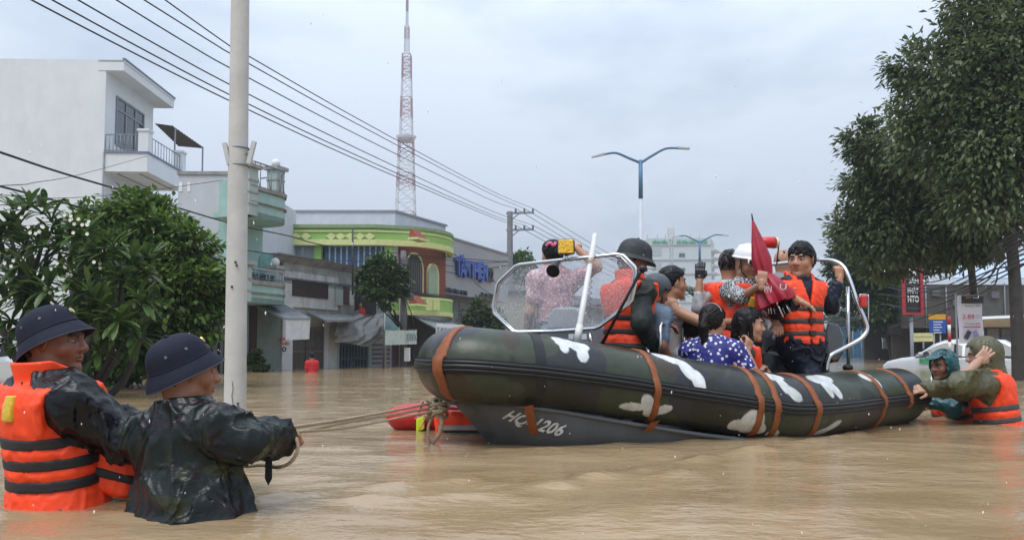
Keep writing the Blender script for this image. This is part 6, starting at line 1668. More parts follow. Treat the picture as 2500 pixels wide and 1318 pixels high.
# man in white safety helmet, checked shirt, holding the folded umbrella
hd = (1826, 645, 5.86)
p = Fig(hd, -58, lean=6, hyaw=-10, hpitch=-13, scale=.90, headscale=1.1, wide=.95, h=.009, hh=.0042, tone=(.33, .17, .105), feet=deck_feet(hd, .05, 0),
        arms={'R': dict(w=(1860, 694, 5.40), e=(1815, 770, 5.40), dir=(.12, .1, 1), palm=(.35, .9, 0), curl=.85, thumb=.8), 'L': dict(w=(1895, 790, 5.6), e=(1900, 770, 5.9), curl=.4)},
        label='man in white safety helmet, checked shirt and red-orange vest holding an umbrella', group=PASS)
def check_mat():
    m = bpy.data.materials.new('black_white_check'); m.use_nodes = True; n, l = m.node_tree.nodes, m.node_tree.links
    tc = n.new('ShaderNodeTexCoord'); no = n.new('ShaderNodeTexNoise'); no.inputs['Scale'].default_value = 12; l.new(tc.outputs['Object'], no.inputs['Vector'])
    ad = n.new('ShaderNodeVectorMath'); ad.operation = 'MULTIPLY_ADD'; ad.inputs[1].default_value = (.03, .03, .03); l.new(no.outputs['Color'], ad.inputs[0]); l.new(tc.outputs['Object'], ad.inputs[2])
    ck = n.new('ShaderNodeTexChecker'); ck.inputs['Scale'].default_value = 62; ck.inputs[1].default_value = (.45, .46, .47, 1); ck.inputs[2].default_value = (.025, .026, .03, 1)
    l.new(ad.outputs[0], ck.inputs['Vector']); l.new(ck.outputs['Color'], n['Principled BSDF'].inputs['Base Color']); n['Principled BSDF'].inputs['Roughness'].default_value = .7
    return m
CHK = check_mat()
p.body(); p.top('checked_shirt', CHK, off=.02, armoff=.016, sleeve=.58, fold=.010, hem=-.2, collar=.05); p.trousers(JEANS, off=.02)
p.vest(ORANGE2, STRAPB, off=.04, z0=-.13, zs=(-.03, .10), collar=.0, armr=(.08, .13, .16), tagbox=((.045, .095), (.27, .37), 1), tagmat=YTAG)
WH = M('white_helmet_plastic', (.74, .75, .76), .3, var=.05, coat=.3)
def hard_hat(p, mat):
    o_, i_ = ell((0, -.005, .052), (.106, .130, .112)), ell((0, -.005, .048), (.097, .121, .102)); br = ell((0, .08, .052), (.095, .085, .012), Rx(-.12)); rm = ell((0, -.005, .05), (.118, .142, .012))
    rd = [cap((x, .10, .095), (x * .8, -.09, .13), .012, .014) for x in (-.028, .028)]
    def f(P):
        q = p.headlocal(P); d = o_(q)
        for r_ in rd: d = smin(d, r_(q), .02)
        d = np.maximum(d, .046 - q[:, 2]); d = smin(d, np.minimum(br(q), rm(q)), .012); d = np.maximum(d, -np.maximum(i_(q), -1))
        return d * p.hs
    return p.obj('safety_helmet', f, p.hc - .22, p.hc + .24, mat, h=.0045)
hm = hard_hat(p, WH)
for sg in (1, -1):
    MB().tube([p.hc + p.H @ np.array([sg * .088, .01, .04]), p.hc + p.H @ np.array([sg * .073, .03, -.06]), p.hc + p.H @ np.array([sg * .012, .065, -.118])], .005, 5).build('chin_strap', STRAPB, hm)
P11 = p

# head of a man behind, only the crown shows
hd = (1912, 640, 6.75)
p = Fig(hd, 60, scale=.98, h=.011, hh=.0055, tone=(.40, .21, .13), feet=deck_feet(hd, 0, .0),
        label='balding man at the far side, only his crown showing beside the umbrella', group=PASS)
p.buzz = False
p.body(); p.top('shirt', M('grey_shirt', (.2, .2, .21), .6), off=.018); p.trousers(JEANS); p.hair('short', HAIRBROWN, thick=-.002)

# young man at the stern, orange vest over navy uniform
hd = (1955, 634, 5.78)
p = Fig(hd, -78, lean=-2, hyaw=-52, hpitch=-4, hroll=-3, scale=.93, headscale=1.2, wide=.98, h=.0085, hh=.0040, tone=(.42, .22, .135), feet=deck_feet(hd, .02, .06),
        arms={'L': dict(w=(2050, 680, 5.97), e=(2045, 790, 6.1), dir=(.0, .05, 1), palm=(-.2, 1, .0), curl=.9, thumb=.7),
              'R': dict(w=(1950, 733, 5.42), e=(1890, 790, 5.5), dir=(.9, -.1, -.45), palm=(0, .3, -1), curl=.22)},
        label='young man with wet black hair in orange vest and navy uniform gripping the stern arch', group=PASS)
p.body(); p.top('navy_jacket', NAVY, off=.020, armoff=.020, sleeve=.86, fold=.014, freq=10, fine=.005, hem=-.25, collar=.05, flare=.02); p.trousers(NAVY, off=.028, fold=.014)
p.vest(ORANGE, STRAPG, off=.038, z0=-.04, zs=(.05, .15, .25), collar=.10, armr=(.08, .13, .16)); p.hair('fringe', thick=.016)
P14 = p
BUCK = M('black_plastic', (.012, .012, .012), .4)
for z in (.05, .15, .25):
    MB().obox(p.pel + p.T @ np.array([.0, .163, z]) * p.s, p.T @ np.array([.026, 0, 0]), p.T @ np.array([0, .010, 0]), p.T @ np.array([0, 0, .019])).build('buckle', BUCK, p.vestobj, bevel=.004)
for sg in (-1, 1):
    MB().obox(p.pel + p.T @ np.array([sg * .10, .085, .447]) * p.s, p.T @ np.array([.028, 0, -sg * .006]), p.T @ np.array([0, .038, -.035]), p.T @ np.array([0, .004, .006])).build('reflective_patch', M('reflective_grey', (.35, .36, .36), .3), p.vestobj)

# two men in the water pushing at the stern
PUSH = 'men in the water at the stern'
p = Fig((2300, 893, 6.5), 190, lean=14, hyaw=8, hpitch=-4, scale=1.0, wide=1.08, h=.0095, hh=.0045, tone=(.24, .115, .07),
        arms={'R': dict(w=(2262, 985, 6.75), e=(2300, 1000, 6.9)), 'L': dict(w=(2245, 968, 6.30), e=(2330, 1010, 6.15), dir=(-1, .1, .1), palm=(0, 1, -.2), curl=.9, thumb=.7)},
        label='man in teal hooded raincoat and orange vest standing in the water at the stern', group=PUSH)
p.body(); p.top('teal_raincoat', TEAL, off=.026, armoff=.026, fold=.015, freq=10, fine=.006, hem=-.3); p.vest(ORANGE, STRAPG, off=.045, z0=-.1, zs=(.12, .22), collar=.0, armr=(.085, .13, .17), tagbox=((-.12, -.08), (.36, .5), 1), tagmat=YTAG); p.hood(TEAL, True)
p = Fig((2398, 868, 6.1), 138, lean=8, hyaw=12, hpitch=-4, scale=1.06, wide=1.1, h=.0085, hh=.0042, tone=(.40, .225, .155),
        arms={'R': dict(w=(2270, 948, 5.86), e=(2340, 990, 5.9), dir=(-1, .05, -.05), palm=(0, .6, -.7), curl=.25, thumb=.2), 'L': dict(w=(2388, 882, 5.80), el=(2335, 938, 5.72), dir=(.72, .05, .68), palm=(0, 1, -.25), curl=.28, spread=.25)},
        label='man in olive hooded raincoat and orange vest pressing one hand to his head', group=PUSH)
p.body(); p.top('olive_raincoat', OLIVE, off=.026, armoff=.026, fold=.016, freq=9, fine=.006, hem=-.3); p.vest(ORANGE, STRAPG, off=.046, z0=-.12, zs=(.15, .24), collar=.05, armr=(.09, .14, .17)); p.hood(OLIVE)
P16 = p

# ---------------------------------------------------------------- things held
def cone_cloth(a, b, prof, n=28, folds_=9, amp=.25, ph=0.):
    a, b = np.asarray(a, float), np.asarray(b, float); t_ = _n(b - a); x = _n(np.cross(t_, (0, 1, 0))); y = np.cross(t_, x); rows_ = []
    for k, (t, r) in enumerate(prof):
        rows_.append([a + (b - a) * t + (x * math.cos(q) * 1.0 + y * math.sin(q) * .8) * r * (1 + amp * t * math.sin(folds_ * q + ph + 2.5 * t)) for q in np.linspace(0, 2 * PI, n * 3 + 1)])
    return MB().sheet(rows_)
UR = M('crimson_umbrella_cloth', (.30, .006, .022), .42, var=.2, scale=20, bump=.12, bscale=120)
tip, mid, end = at(1836, 532, 5.55), at(1868, 672, 5.50), at(1898, 742, 5.45)
um = empty('folded_umbrella', end, 'folded crimson umbrella held upright, spike pointing up', 'umbrella')
cone_cloth(tip + (mid - tip) * .05, mid, [(0, .008), (.15, .022), (.4, .045), (.7, .066), (.9, .058), (1, .05)], folds_=7, amp=.16).build('upper_canopy', UR, um)
cone_cloth(mid, end, [(0, .05), (.25, .085), (.55, .11), (.85, .118), (1, .112)], folds_=8, amp=.30, ph=1.).build('lower_canopy', UR, um)
MB().tube([tip + np.array([-.002, 0, .03]), tip + (mid - tip) * .07], [.005, .007], 8).build('tip', M('black_plastic', (.012, .012, .012), .4), um)
MB().tube([mid, end + (end - mid) * .45], .008, 8).build('shaft', STEEL, um)
for k in range(7):
    a_ = 2 * PI * k / 7; o_ = np.array([.075 * math.cos(a_), .06 * math.sin(a_), 0])
    MB().tube([end + o_ * .9, end + (end - mid) * .25 + o_ * 1.1 + np.array([0, 0, -.02])], .003, 5).build('rib', STEEL, um)
nn_ = _n(np.cross((end - mid), (1, 0, 0)))
for dx, tt in ((-.065, .28), (.05, .20)):
    c_ = mid + (end - mid) * (.25 + tt) + np.array([dx, -.115, 0])
    put_text('print', 'PNJ'[0:2] if dx < 0 else 'U', c_, (1, 0, 0), (0, -.25, .97), (0, -1, 0), .05, .045, M('white_print', (.7, .66, .66), .6), um, .001, .01)
mg = at(1880, 592, 5.95); mdir = _n(np.array([.95, .2, -.02]))
me_ = empty('megaphone', mg, 'red and cream loudhailer held up behind the umbrella', 'megaphone')
MB().tube([mg - mdir * .10, mg - mdir * .02, mg + mdir * .035], [.035, .045, .047], 18).build('horn', M('red_plastic', (.55, .02, .02), .35), me_)
MB().tube([mg + mdir * .035, mg + mdir * .062, mg + mdir * .07], [.047, .041, .028], 18).build('mouthpiece', M('cream_plastic', (.70, .58, .42), .45), me_)
MB().tube([mg + mdir * .075 + np.array([0, 0, -.02]), mg + mdir * .055 + np.array([0, 0, -.17])], .006, 6).build('handle', M('black_plastic', (.012, .012, .012), .4), me_)
# long black pole slanting past the screen
a_, b_ = at(1566, 658, 5.02), at(1464, 850, 5.06)
bp_ = empty('black_pole', b_, 'long black pole slanting from the pith helmet to the tube', 'pole')
MB().tube([a_, a_ + (b_ - a_) * .06, a_ + (b_ - a_) * .2, b_], [.016, .013, .009, .012], 10).build('shaft', RUB, bp_)
MB().ball(a_ + np.array([.006, 0, .004]), (.026, .03, .026)).build('knob', RUB, bp_)
# paddle standing between the passengers
a_, b_ = at(1666, 800, 5.55), at(1668, 880, 5.5)
pd_ = empty('paddle', b_, 'dark paddle standing upright beside the woman in white', 'paddle')
MB().tube([a_, b_], .009, 8).build('shaft', RUB, pd_)
MB().obox(b_ + np.array([0, 0, -.08]), (.05, 0, 0), (0, .01, 0), (0, 0, .10)).build('blade', M('dark_grey_plastic', (.03, .032, .03), .5), pd_, bevel=.008)
# black bag behind the young man's legs
bc = at(1900, 905, 6.0)
bg_ = empty('kit_bag', bc, 'dark grey kit bag between the passengers on the deck', 'bag')
sdf_obj('bag_body', lambda P: rbox(bc + np.array([-.02, 0, -.02]), (.10, .08, .10), .06)(P) + folds(P, .014, 9, 4.), bc - .3, bc + .3, .012, M('dark_grey_nylon', (.03, .033, .037), .55, var=.2), bg_)
MB().tube(spline([bc + np.array([-.12, 0, .1]), bc + np.array([-.05, -.02, .2]), bc + np.array([.06, 0, .12])], 14), .010, 6).build('carry_strap', STRAPB, bg_)
# ---------------------------------------------------------------- trees and shrubs
def leaf_mat(name, a, b, rough=.45, scale=2.0):
    m = bpy.data.materials.new(name); m.use_nodes = True; n, l = m.node_tree.nodes, m.node_tree.links; bs = n['Principled BSDF']
    at_ = n.new('ShaderNodeAttribute'); at_.attribute_name = 'Col'
    mx = n.new('ShaderNodeMix'); mx.data_type = 'RGBA'; mx.inputs[6].default_value = (*a, 1); mx.inputs[7].default_value = (*b, 1)
    sp = n.new('ShaderNodeSeparateColor'); l.new(at_.outputs['Color'], sp.inputs[0]); l.new(sp.outputs[0], mx.inputs['Factor'])
    tl = n.new('ShaderNodeBsdfTranslucent'); ms = n.new('ShaderNodeMixShader'); ms.inputs[0].default_value = .32
    l.new(mx.outputs[2], tl.inputs[0]); l.new(bs.outputs[0], ms.inputs[1]); l.new(tl.outputs[0], ms.inputs[2]); l.new(ms.outputs[0], n['Material Output'].inputs[0])
    l.new(mx.outputs[2], bs.inputs['Base Color']); bs.inputs['Roughness'].default_value = rough; bs.inputs['Specular IOR Level'].default_value = .35
    MATS[name] = m
    return m
BARK = M('wet_bark', (.045, .038, .032), .75, var=.35, scale=9, bump=.5, bscale=18)
def leaves(n_or_pos, nrm, size, asp, rng, droop=.25, jitter=.6):
    "leaf quads (bent along the midrib: two quads each) at given places with outward directions"
    P = np.asarray(n_or_pos); N = len(P)
    d = nrm + rng.normal(0, jitter, (N, 3)); d[:, 2] -= droop; d /= np.linalg.norm(d, axis=1)[:, None] + 1e-9
    up = rng.normal(0, .35, (N, 3)) + np.array([0, 0, 1.]); s_ = np.cross(d, up); s_ /= np.linalg.norm(s_, axis=1)[:, None] + 1e-9
    nn = np.cross(s_, d)
    L = size * rng.uniform(.7, 1.3, N)[:, None]; W = L * asp
    a = P; t = P + d * L - nn * L * .10; m = P + d * L * .5 + nn * L * .06
    V = np.stack([a, m + s_ * W, t, m - s_ * W, m], 1).reshape(-1, 3)
    o = np.arange(N)[:, None] * 5
    F = np.concatenate([o + np.array([[0, 1, 4, 4]]), o + np.array([[4, 1, 2, 2]]), o + np.array([[0, 4, 3, 3]]), o + np.array([[4, 2, 3, 3]])])[:, :3]
    c = np.repeat(rng.random(N), 5); C = np.stack([c] * 3, 1)
    return V, F, C
def crown_points(blobs, n, rng, shell=.55, clump=60, cr=.22):
    "points in leafy clumps filling a set of spheres, denser towards the outside"
    blobs = [(np.asarray(c, float), r) for c, r in blobs]; w = np.array([r ** 2.2 for _, r in blobs]); w /= w.sum()
    nc_ = max(1, n // clump); k = rng.choice(len(blobs), nc_, p=w); c = np.array([blobs[i][0] for i in k]); r = np.array([blobs[i][1] for i in k])
    v = rng.normal(0, 1, (nc_, 3)); v /= np.linalg.norm(v, axis=1)[:, None]
    rr = r * (shell + (1 - shell) * rng.random(nc_) ** .6) * rng.uniform(.9, 1.08, nc_)
    cc = c + v * rr[:, None]
    i = rng.integers(0, nc_, n); g = rng.normal(0, 1, (n, 3)) * (r[i] * cr)[:, None] * np.array([1, 1, .7])
    P = cc[i] + g; out = v[i] * .8 + g / (r[i] * cr)[:, None] * .35; shade = rng.random(nc_)[i]
    return P, out, shade
def tree(name, label, cat, base, blobs, n, size, asp, mat, rng, trunk_r=.1, limbs=5, group=None, droop=.25, clump=60, cr=.22, trunkpts=None, shell=.55, barkmat=None):
    r = empty(name, base, label, cat, group); base = np.asarray(base, float); cen = np.mean([b for b, _ in blobs], 0)
    tp = trunkpts or [base, base + (cen - base) * np.array([.2, .2, .35]), base + (cen - base) * np.array([.75, .75, .75])]
    tpts = spline(tp, 12); tr_ = MB().tube(tpts, list(np.linspace(trunk_r, trunk_r * .55, 12)), 9).build('trunk', barkmat or BARK, r)
    mb = MB(); big = sorted(blobs, key=lambda b: -b[1])[:limbs]
    for c, br in big:
        s0 = tpts[rng.integers(5, 11)]; c = np.asarray(c); mid = (s0 + c) / 2 + rng.normal(0, .12, 3) * np.linalg.norm(c - s0)
        L_ = MB().tube(spline([s0, mid, c], 8), list(np.linspace(trunk_r * .5, trunk_r * .12, 8)), 6); L_.build('limb', barkmat or BARK, r)
    P, out, sh = crown_points(blobs, n, rng, shell, clump, cr)
    V, F, C = leaves(P, out, size, asp, rng, droop)
    C = np.clip(C * .45 + np.repeat(sh, 5)[:, None] * .55, 0, 1)
    o = np_mesh('crown', V, F, mat, r, False, C); o['kind'] = 'stuff'
    return r
def B(px, py, rpx, d): return (at(px, py, d), rpx * d / F_PX)
rng = np.random.default_rng(12)
LG = leaf_mat('dark_green_leaf', (.020, .044, .012), (.085, .140, .034))
LG2 = leaf_mat('mid_green_leaf', (.028, .070, .014), (.150, .240, .036))
LGR = leaf_mat('rain_dark_leaf', (.045, .072, .030), (.185, .235, .098))
LGF = leaf_mat('far_green_leaf', (.035, .070, .030), (.095, .150, .055), .6)
# dense tree beside the pole
tree('leafy_tree', 'dense bright green leafy tree between the white house and the concrete pole', 'tree', at(400, 925, 11.6) * (1, 1, 0) + (0, 0, -.6),
     [B(330, 530, 62, 12), B(260, 570, 70, 12.4), B(400, 560, 70, 11.8), B(450, 620, 75, 11.6), B(340, 640, 90, 11.6), B(490, 690, 62, 11.4), B(420, 720, 90, 11.3), B(500, 780, 52, 11.4), B(330, 760, 85, 11.4), B(430, 820, 70, 11.4), B(250, 680, 80, 12), B(350, 850, 60, 11.6), B(250, 820, 70, 12), B(300, 600, 70, 12), B(300, 885, 48, 12), B(400, 888, 48, 12), B(480, 858, 42, 11.8), B(215, 885, 50, 12), B(130, 885, 45, 12.2), B(520, 720, 34, 11.6), B(530, 650, 26, 11.6), B(180, 840, 60, 12.2)],
     40000, .130, .24, LG2, rng, .12, 7, clump=70, cr=.20)
# frangipani: big leaves in rosettes, white flowers
FRP = empty('frangipani_tree', at(120, 945, 9.6) * (1, 1, 0) + (0, 0, -.6), 'frangipani tree with long leaves in rosettes and white flowers at far left', 'tree')
PL = leaf_mat('frangipani_leaf', (.026, .058, .018), (.105, .175, .042), .35)
fb_ = [B(20, 560, 70, 9.8), B(110, 570, 75, 9.6), B(210, 590, 60, 9.5), B(300, 640, 60, 9.3), B(60, 660, 85, 9.4), B(170, 690, 90, 9.2), B(290, 740, 75, 9.1), B(380, 660, 40, 9.5), B(30, 780, 80, 9.5), B(130, 800, 80, 9.3), B(220, 820, 60, 9.3), B(-60, 650, 90, 9.8), B(330, 800, 40, 9.2), B(245, 760, 30, 8.9)]
tb_ = np.array(FRP.location); 
stem = MB()
def rosette(c, ax, k, L0, rng):
    "leaf axes fanning out round a twig tip"
    ax = _n(ax); x = _n(np.cross(ax, (0.3, .2, 1))); y = np.cross(ax, x); out = []
    for j in range(k):
        a = 2 * PI * j / k * 2.4 + rng.random() * .4; el_ = rng.uniform(.15, .95)
        out.append((_n(ax * math.sin(el_) + (x * math.cos(a) + y * math.sin(a)) * math.cos(el_)), L0 * rng.uniform(.75, 1.15)))
    return out
def leaf_shape():
    rows_ = []
    for t, w in ((0, .01), (.15, .055), (.4, .105), (.65, .125), (.85, .095), (.96, .045), (1, .005)):
        z = .10 * math.sin(t * 2.2) - .16 * t * t
        rows_.append([np.array([t, w, z + .02]), np.array([t, 0, z - .012]), np.array([t, -w, z + .02])])
    return rows_
LS = leaf_shape()
lmesh = []
for k in range(4):
    mb = MB().sheet(LS); me = bpy.data.meshes.new('leaf'); me.from_pydata(mb.v, [], mb.f); me.polygons.foreach_set('use_smooth', [True] * len(mb.f))
    ca = me.color_attributes.new('Col', 'FLOAT_COLOR', 'POINT'); ca.data.foreach_set('color', np.tile([(.1, .45, .7, .95)[k]] * 3 + [1], len(mb.v)).astype(np.float32)); me.materials.append(PL); lmesh.append(me)
ros = []
for c, r_ in fb_:
    for j in range(max(6, int(r_ * 34))):
        v = rng.normal(0, 1, 3); v[1] -= .5; v = _n(v); ros.append((np.asarray(c) + v * r_ * rng.uniform(.7, 1.05), _n(v + np.array([0, -.15, .55])), r_))
ros.sort(key=lambda q: np.linalg.norm(q[0]))
nobj = 0; VV, FF, CC, off = [], [], [], 0; LSf = np.array([p for r_ in LS for p in r_]); LF = np.array(MB().sheet(LS).f)
for c, ax, r_ in ros:
    for d, L in rosette(c, ax, 10, .30, rng):
        s_ = _n(np.cross(d, (0, 0, 1)) + 1e-6); u_ = np.cross(s_, d); Rm = np.stack([d, s_, u_], 1) * L
        if nobj < 300 and c[1] < 9.2:
            o = bpy.data.objects.new('leaf', lmesh[int(rng.integers(0, 4))]); COL.objects.link(o); o.parent = FRP
            M4 = Matrix(Rm.tolist()).to_4x4(); M4.translation = Vector(c - np.array(FRP.location)); o.matrix_local = M4; nobj += 1
        else:
            VV.append(c + LSf @ Rm.T); FF.append(LF + off); CC.append(np.full((len(LSf), 3), rng.random())); off += len(LSf)
o = np_mesh('foliage', np.concatenate(VV), np.concatenate(FF), PL, FRP, True, np.concatenate(CC)); o['kind'] = 'stuff'
for c, r_ in fb_[::1]:
    MB().tube(spline([tb_ + (0, 0, .3), (tb_ + np.asarray(c)) / 2 + rng.normal(0, .25, 3), np.asarray(c)], 9), list(np.linspace(.07, .02, 9)), 7).build('limb', M('grey_smooth_bark', (.055, .05, .045), .7, var=.2), FRP)
MB().tube([tb_, tb_ + (0, 0, .5)], .09, 9).build('trunk', MATS['grey_smooth_bark'], FRP)
FLW = M('white_petal', (.78, .77, .70), .5, var=.04)
for px, py in ((176, 538), (205, 556), (85, 565), (178, 537), (236, 645), (152, 655), (163, 667), (178, 664), (118, 660), (80, 560), (210, 550), (120, 715), (20, 640), (60, 530)):
    c = at(px + 4, py, 8.85)
    for q in range(3):
        mb = MB(); cc = c + rng.normal(0, .045, 3); mb.ball(cc, .008, 6, 4)
        for k in range(5):
            a = 2 * PI * k / 5 + q; e1 = np.array([math.cos(a), -.35, math.sin(a)]) * .023; e2 = np.array([-math.sin(a), -.1, math.cos(a)]) * .011
            mb.add([cc, cc + e1 * .5 + e2, cc + e1 + e2 * .5, cc + e1 - e2 * .5, cc + e1 * .5 - e2], [(0, 1, 2, 3, 4)])
        mb.build('flower', FLW, FRP)
# big street trees at the right
RT = 'big street trees at the right'
tree('street_tree', 'tall dark street tree filling the upper right corner', 'tree', at(2478, 930, 14.5) * (1, 1, 0) + (0, 0, -.8),
     [B(2450, 40, 130, 15), B(2370, 90, 85, 15.2), B(2480, 170, 130, 14.6), B(2290, 190, 95, 15.4), B(2390, 230, 130, 15), B(2240, 260, 70, 15.8), B(2300, 330, 120, 15.2), B(2440, 350, 130, 14.6), B(2540, 300, 140, 14.4), B(2560, 100, 140, 14.5), B(2360, 20, 60, 15.4), B(2230, 160, 55, 15.8), B(2420, 480, 110, 14.6)],
     36000, .160, .20, LGR, rng, .13, 8, RT, .5, 48, .21, trunkpts=[at(2490, 1000, 14.4), at(2484, 800, 14.4), at(2470, 600, 14.5), at(2440, 400, 14.8), at(2400, 150, 15)])
tree('street_tree', 'dark spreading street tree overhanging the shop signs, second from the right edge', 'tree', at(2375, 905, 19) * (1, 1, 0) + (0, 0, -.8),
     [B(2160, 370, 80, 17.5), B(2110, 340, 45, 17.5), B(2240, 430, 110, 17.5), B(2130, 450, 70, 18), B(2340, 480, 100, 17), B(2190, 540, 100, 17.8), B(2090, 560, 60, 18.2), B(2300, 560, 88, 17.5), B(2400, 570, 75, 17), B(2160, 630, 55, 18)],
     28000, .170, .20, LGR, rng, .10, 8, RT, .5, 48, .21, trunkpts=[at(2378, 905, 18.6), at(2376, 700, 18.4), at(2350, 600, 18), at(2260, 480, 17.6)])
tree('street_tree', 'lighter green tree farther down the right-hand kerb', 'tree', at(2190, 872, 33) * (1, 1, 0) + (0, 0, -.8),
     [B(2100, 600, 60, 33), B(2150, 650, 70, 32), B(2070, 660, 45, 34), B(2110, 710, 60, 33), B(2170, 740, 55, 32), B(2060, 620, 35, 34), B(2090, 760, 35, 33), B(2200, 640, 60, 32)],
     16000, .24, .24, leaf_mat('soft_green_leaf', (.022, .048, .016), (.075, .120, .035)), rng, .22, 5, RT)
# small street trees among the shops
SM = 'small street trees by the shops'
tree('small_tree', 'small round tree on a thin trunk before the green balcony', 'tree', F1.p(F1.u(935), 1.4, -.8), [B(935, 660, 34, 23.2), B(902, 678, 26, 23.4), B(965, 678, 28, 23.4), B(930, 700, 36, 23), B(978, 702, 20, 23.6), B(945, 730, 22, 23.2), B(915, 650, 20, 23.2)], 6500, .15, .28, LG, rng, .06, 4, SM)
tree('small_tree', 'bushy dark shrub standing under the blue letters', 'tree', F1.p(F1.u(1170), 1.0, -.8), [B(1165, 770, 32, 31), B(1195, 785, 30, 31), B(1150, 795, 26, 31), B(1180, 800, 34, 31)], 4500, .18, .28, LG, rng, .06, 3, SM)
tree('small_tree', 'bright green tree behind the distant utility pole', 'tree', at(1262, 870, 46) * (1, 1, 0) + (0, 0, -.8), [B(1245, 650, 28, 46), B(1275, 645, 26, 46), B(1262, 680, 36, 46), B(1290, 675, 22, 46), B(1250, 720, 34, 46)], 5000, .28, .3, LG2, rng, .12, 3, SM)
tree('small_tree', 'low dark shrub in the water by the dull green wall', 'tree', F1.p(F1.u(625), .8, -.5), [B(620, 885, 18, 19.6), B(636, 890, 16, 19.6), B(625, 870, 14, 19.6)], 2500, .09, .25, LG, rng, .03, 2, SM)
# far trees closing the street
k_ = 0
far_l = ['pale far tree seen under the stern arch', 'rounded far tree left of the stern arch', 'low far tree at the end of the flooded street', 'far tree beside the container', 'far tree between the white helmet and the umbrella', 'far tree left of the hospital', 'far tree behind the windscreen end']
for (px, py, rp, d), lb_ in zip(((2035, 812, 34, 95), (1995, 820, 30, 110), (1940, 826, 26, 130), (2068, 808, 30, 80), (1870, 826, 24, 140), (1560, 800, 40, 110), (1500, 805, 36, 90)), far_l):
    tree('far_tree', lb_, 'tree', at(px, 850, d) * (1, 1, 0) + (0, 0, -.8), [B(px, py, rp, d), B(px - rp * .7, py + rp * .4, rp * .7, d), B(px + rp * .7, py + rp * .35, rp * .7, d)], 2600, d * .0105, .35, LGF, rng, d * .003, 2, 'far trees at the end of the street', clump=30)
# palm behind the passengers
PB = at(1690, 850, 30) * (1, 1, 0) + (0, 0, -.8)
PT = empty('palm_tree', PB, 'palm fronds showing behind the woman in white', 'tree')
hub = at(1697, 728, 30)
MB().tube([PB, hub], [.14, .10], 8).build('trunk', BARK, PT)
for k in range(11):
    a = 2 * PI * k / 11 + .2; L = 1.15; pts = [hub + np.array([math.cos(a) * L * t, math.sin(a) * L * t * .7, .75 * math.sin(t * 2.1) * .8 - .35 * t * t]) for t in np.linspace(0, 1, 9)]
    mb = MB().tube(pts, list(np.linspace(.022, .006, 9)), 5); sd = _n(np.array([-math.sin(a), math.cos(a), 0]))
    for i in range(1, 9):
        for s_ in (-1, 1):
            q = pts[i]; tp_ = q + sd * s_ * .26 + (pts[i] - pts[i - 1]) * .9 - np.array([0, 0, .10]); mb.add([q, q + (pts[i] - pts[i - 1]) * .35, tp_], [(0, 1, 2)])
    me = mb.build('frond', leaf_mat('palm_leaf', (.03, .05, .02), (.06, .09, .03)) if 'palm_leaf' not in MATS else MATS['palm_leaf'], PT)
# ---------------------------------------------------------------- poles, wires, lamps
CONC = M('pale_concrete', (.50, .49, .46), .85, var=.10, scale=5, bump=.12, bscale=40, stain=.35, stain_col=(.26, .25, .23))
pb, pt = at(575, 1052, 5.5), at(588, -120, 5.5)
CP = empty('concrete_pole', pb * (1, 1, 0) + (0, 0, -.9), 'tall pale concrete pole rising out of the water behind the two men', 'pole')
tp_ = pb * (1, 1, 0) + (0, 0, -.9); pt = tp_ + (pt - tp_) * 1.9
shaft = MB().tube([tp_ + (pt - tp_) * t for t in np.linspace(0, 1, 14)], list(np.linspace(.082, .046, 14)), 28).build('shaft', CONC, CP)
for py in (363, 405):
    c = at(585, py, 5.5); MB().tube([c + np.array([.068 * math.cos(a), .068 * math.sin(a), 0]) for a in np.linspace(0, 2 * PI, 20, endpoint=False)], .006, 6, closed=True).build('steel_band', STEELG, CP)
LT = M('lamp_tube_grey', (.48, .48, .47), .5)
for x0, y0, x1, y1 in ((548, 350, 560, 402), (621, 346, 607, 400)):
    a, b = at(x0, y0, 5.46), at(x1, y1, 5.46); f = MB().bar(a, b, .028, .03).build('tube_lamp', LT, CP); MB().bar((a + b) / 2, at(585, 380, 5.5), .014).build('bracket', STEELG, f)
for yy in (640, 648, 700, 985, 992): 
    c = at(566 + (yy % 7) * 3, yy, 5.42); MB().obox(c, (.006, 0, 0), (0, .006, 0), (0, 0, .008)).build('chip', M('dark_chip', (.06, .05, .045), .9), CP)
ck = [at(567, 930, 5.418), at(569, 950, 5.418), at(566, 965, 5.418), at(569, 990, 5.418), at(564, 1012, 5.418)]
MB().tube(ck, .0022, 4).build('crack', MATS['dark_chip'], CP)
# utility pole and crossarms beyond the shops
ub_ = at(1245, 850, 41) * (1, 1, 0) + (0, 0, -.9); ut = at(1245, 517, 41)
UP = empty('utility_pole', ub_, 'grey utility pole with two steel crossarms beyond the lettered shop', 'pole')
MB().tube([ub_, ut], [.20, .15], 10).build('shaft', M('grey_wet_concrete', (.13, .125, .125), .8, var=.2), UP)
ARM = {}
for i, py in enumerate((521, 562)):
    a, b = at(1236, py, 41), at(1303, py - 2, 41); am = MB().bar(a, b, .10).build('crossarm', STEELG, UP); MB().bar(at(1246, py + 18, 41), at(1268, py, 41), .06).build('brace', STEELG, am)
    for j, px in enumerate((1259, 1280, 1301)):
        t_ = at(px, py - 12, 41); MB().tube([at(px, py, 41), t_], [.06, .05], 6).build('insulator', M('insulator_grey', (.1, .1, .1), .4), am); ARM[(i, j)] = t_
WIRE = M('black_cable', (.012, .012, .013), .6, var=.1)
def wire(name_lab, pts, r, sag=0., n=40, grp='overhead wires'):
    P_ = spline(pts, n)
    o = MB().tube(P_, r, 5, cap=False).build('overhead_wire', WIRE)
    return tag(o, name_lab, 'wire', grp)
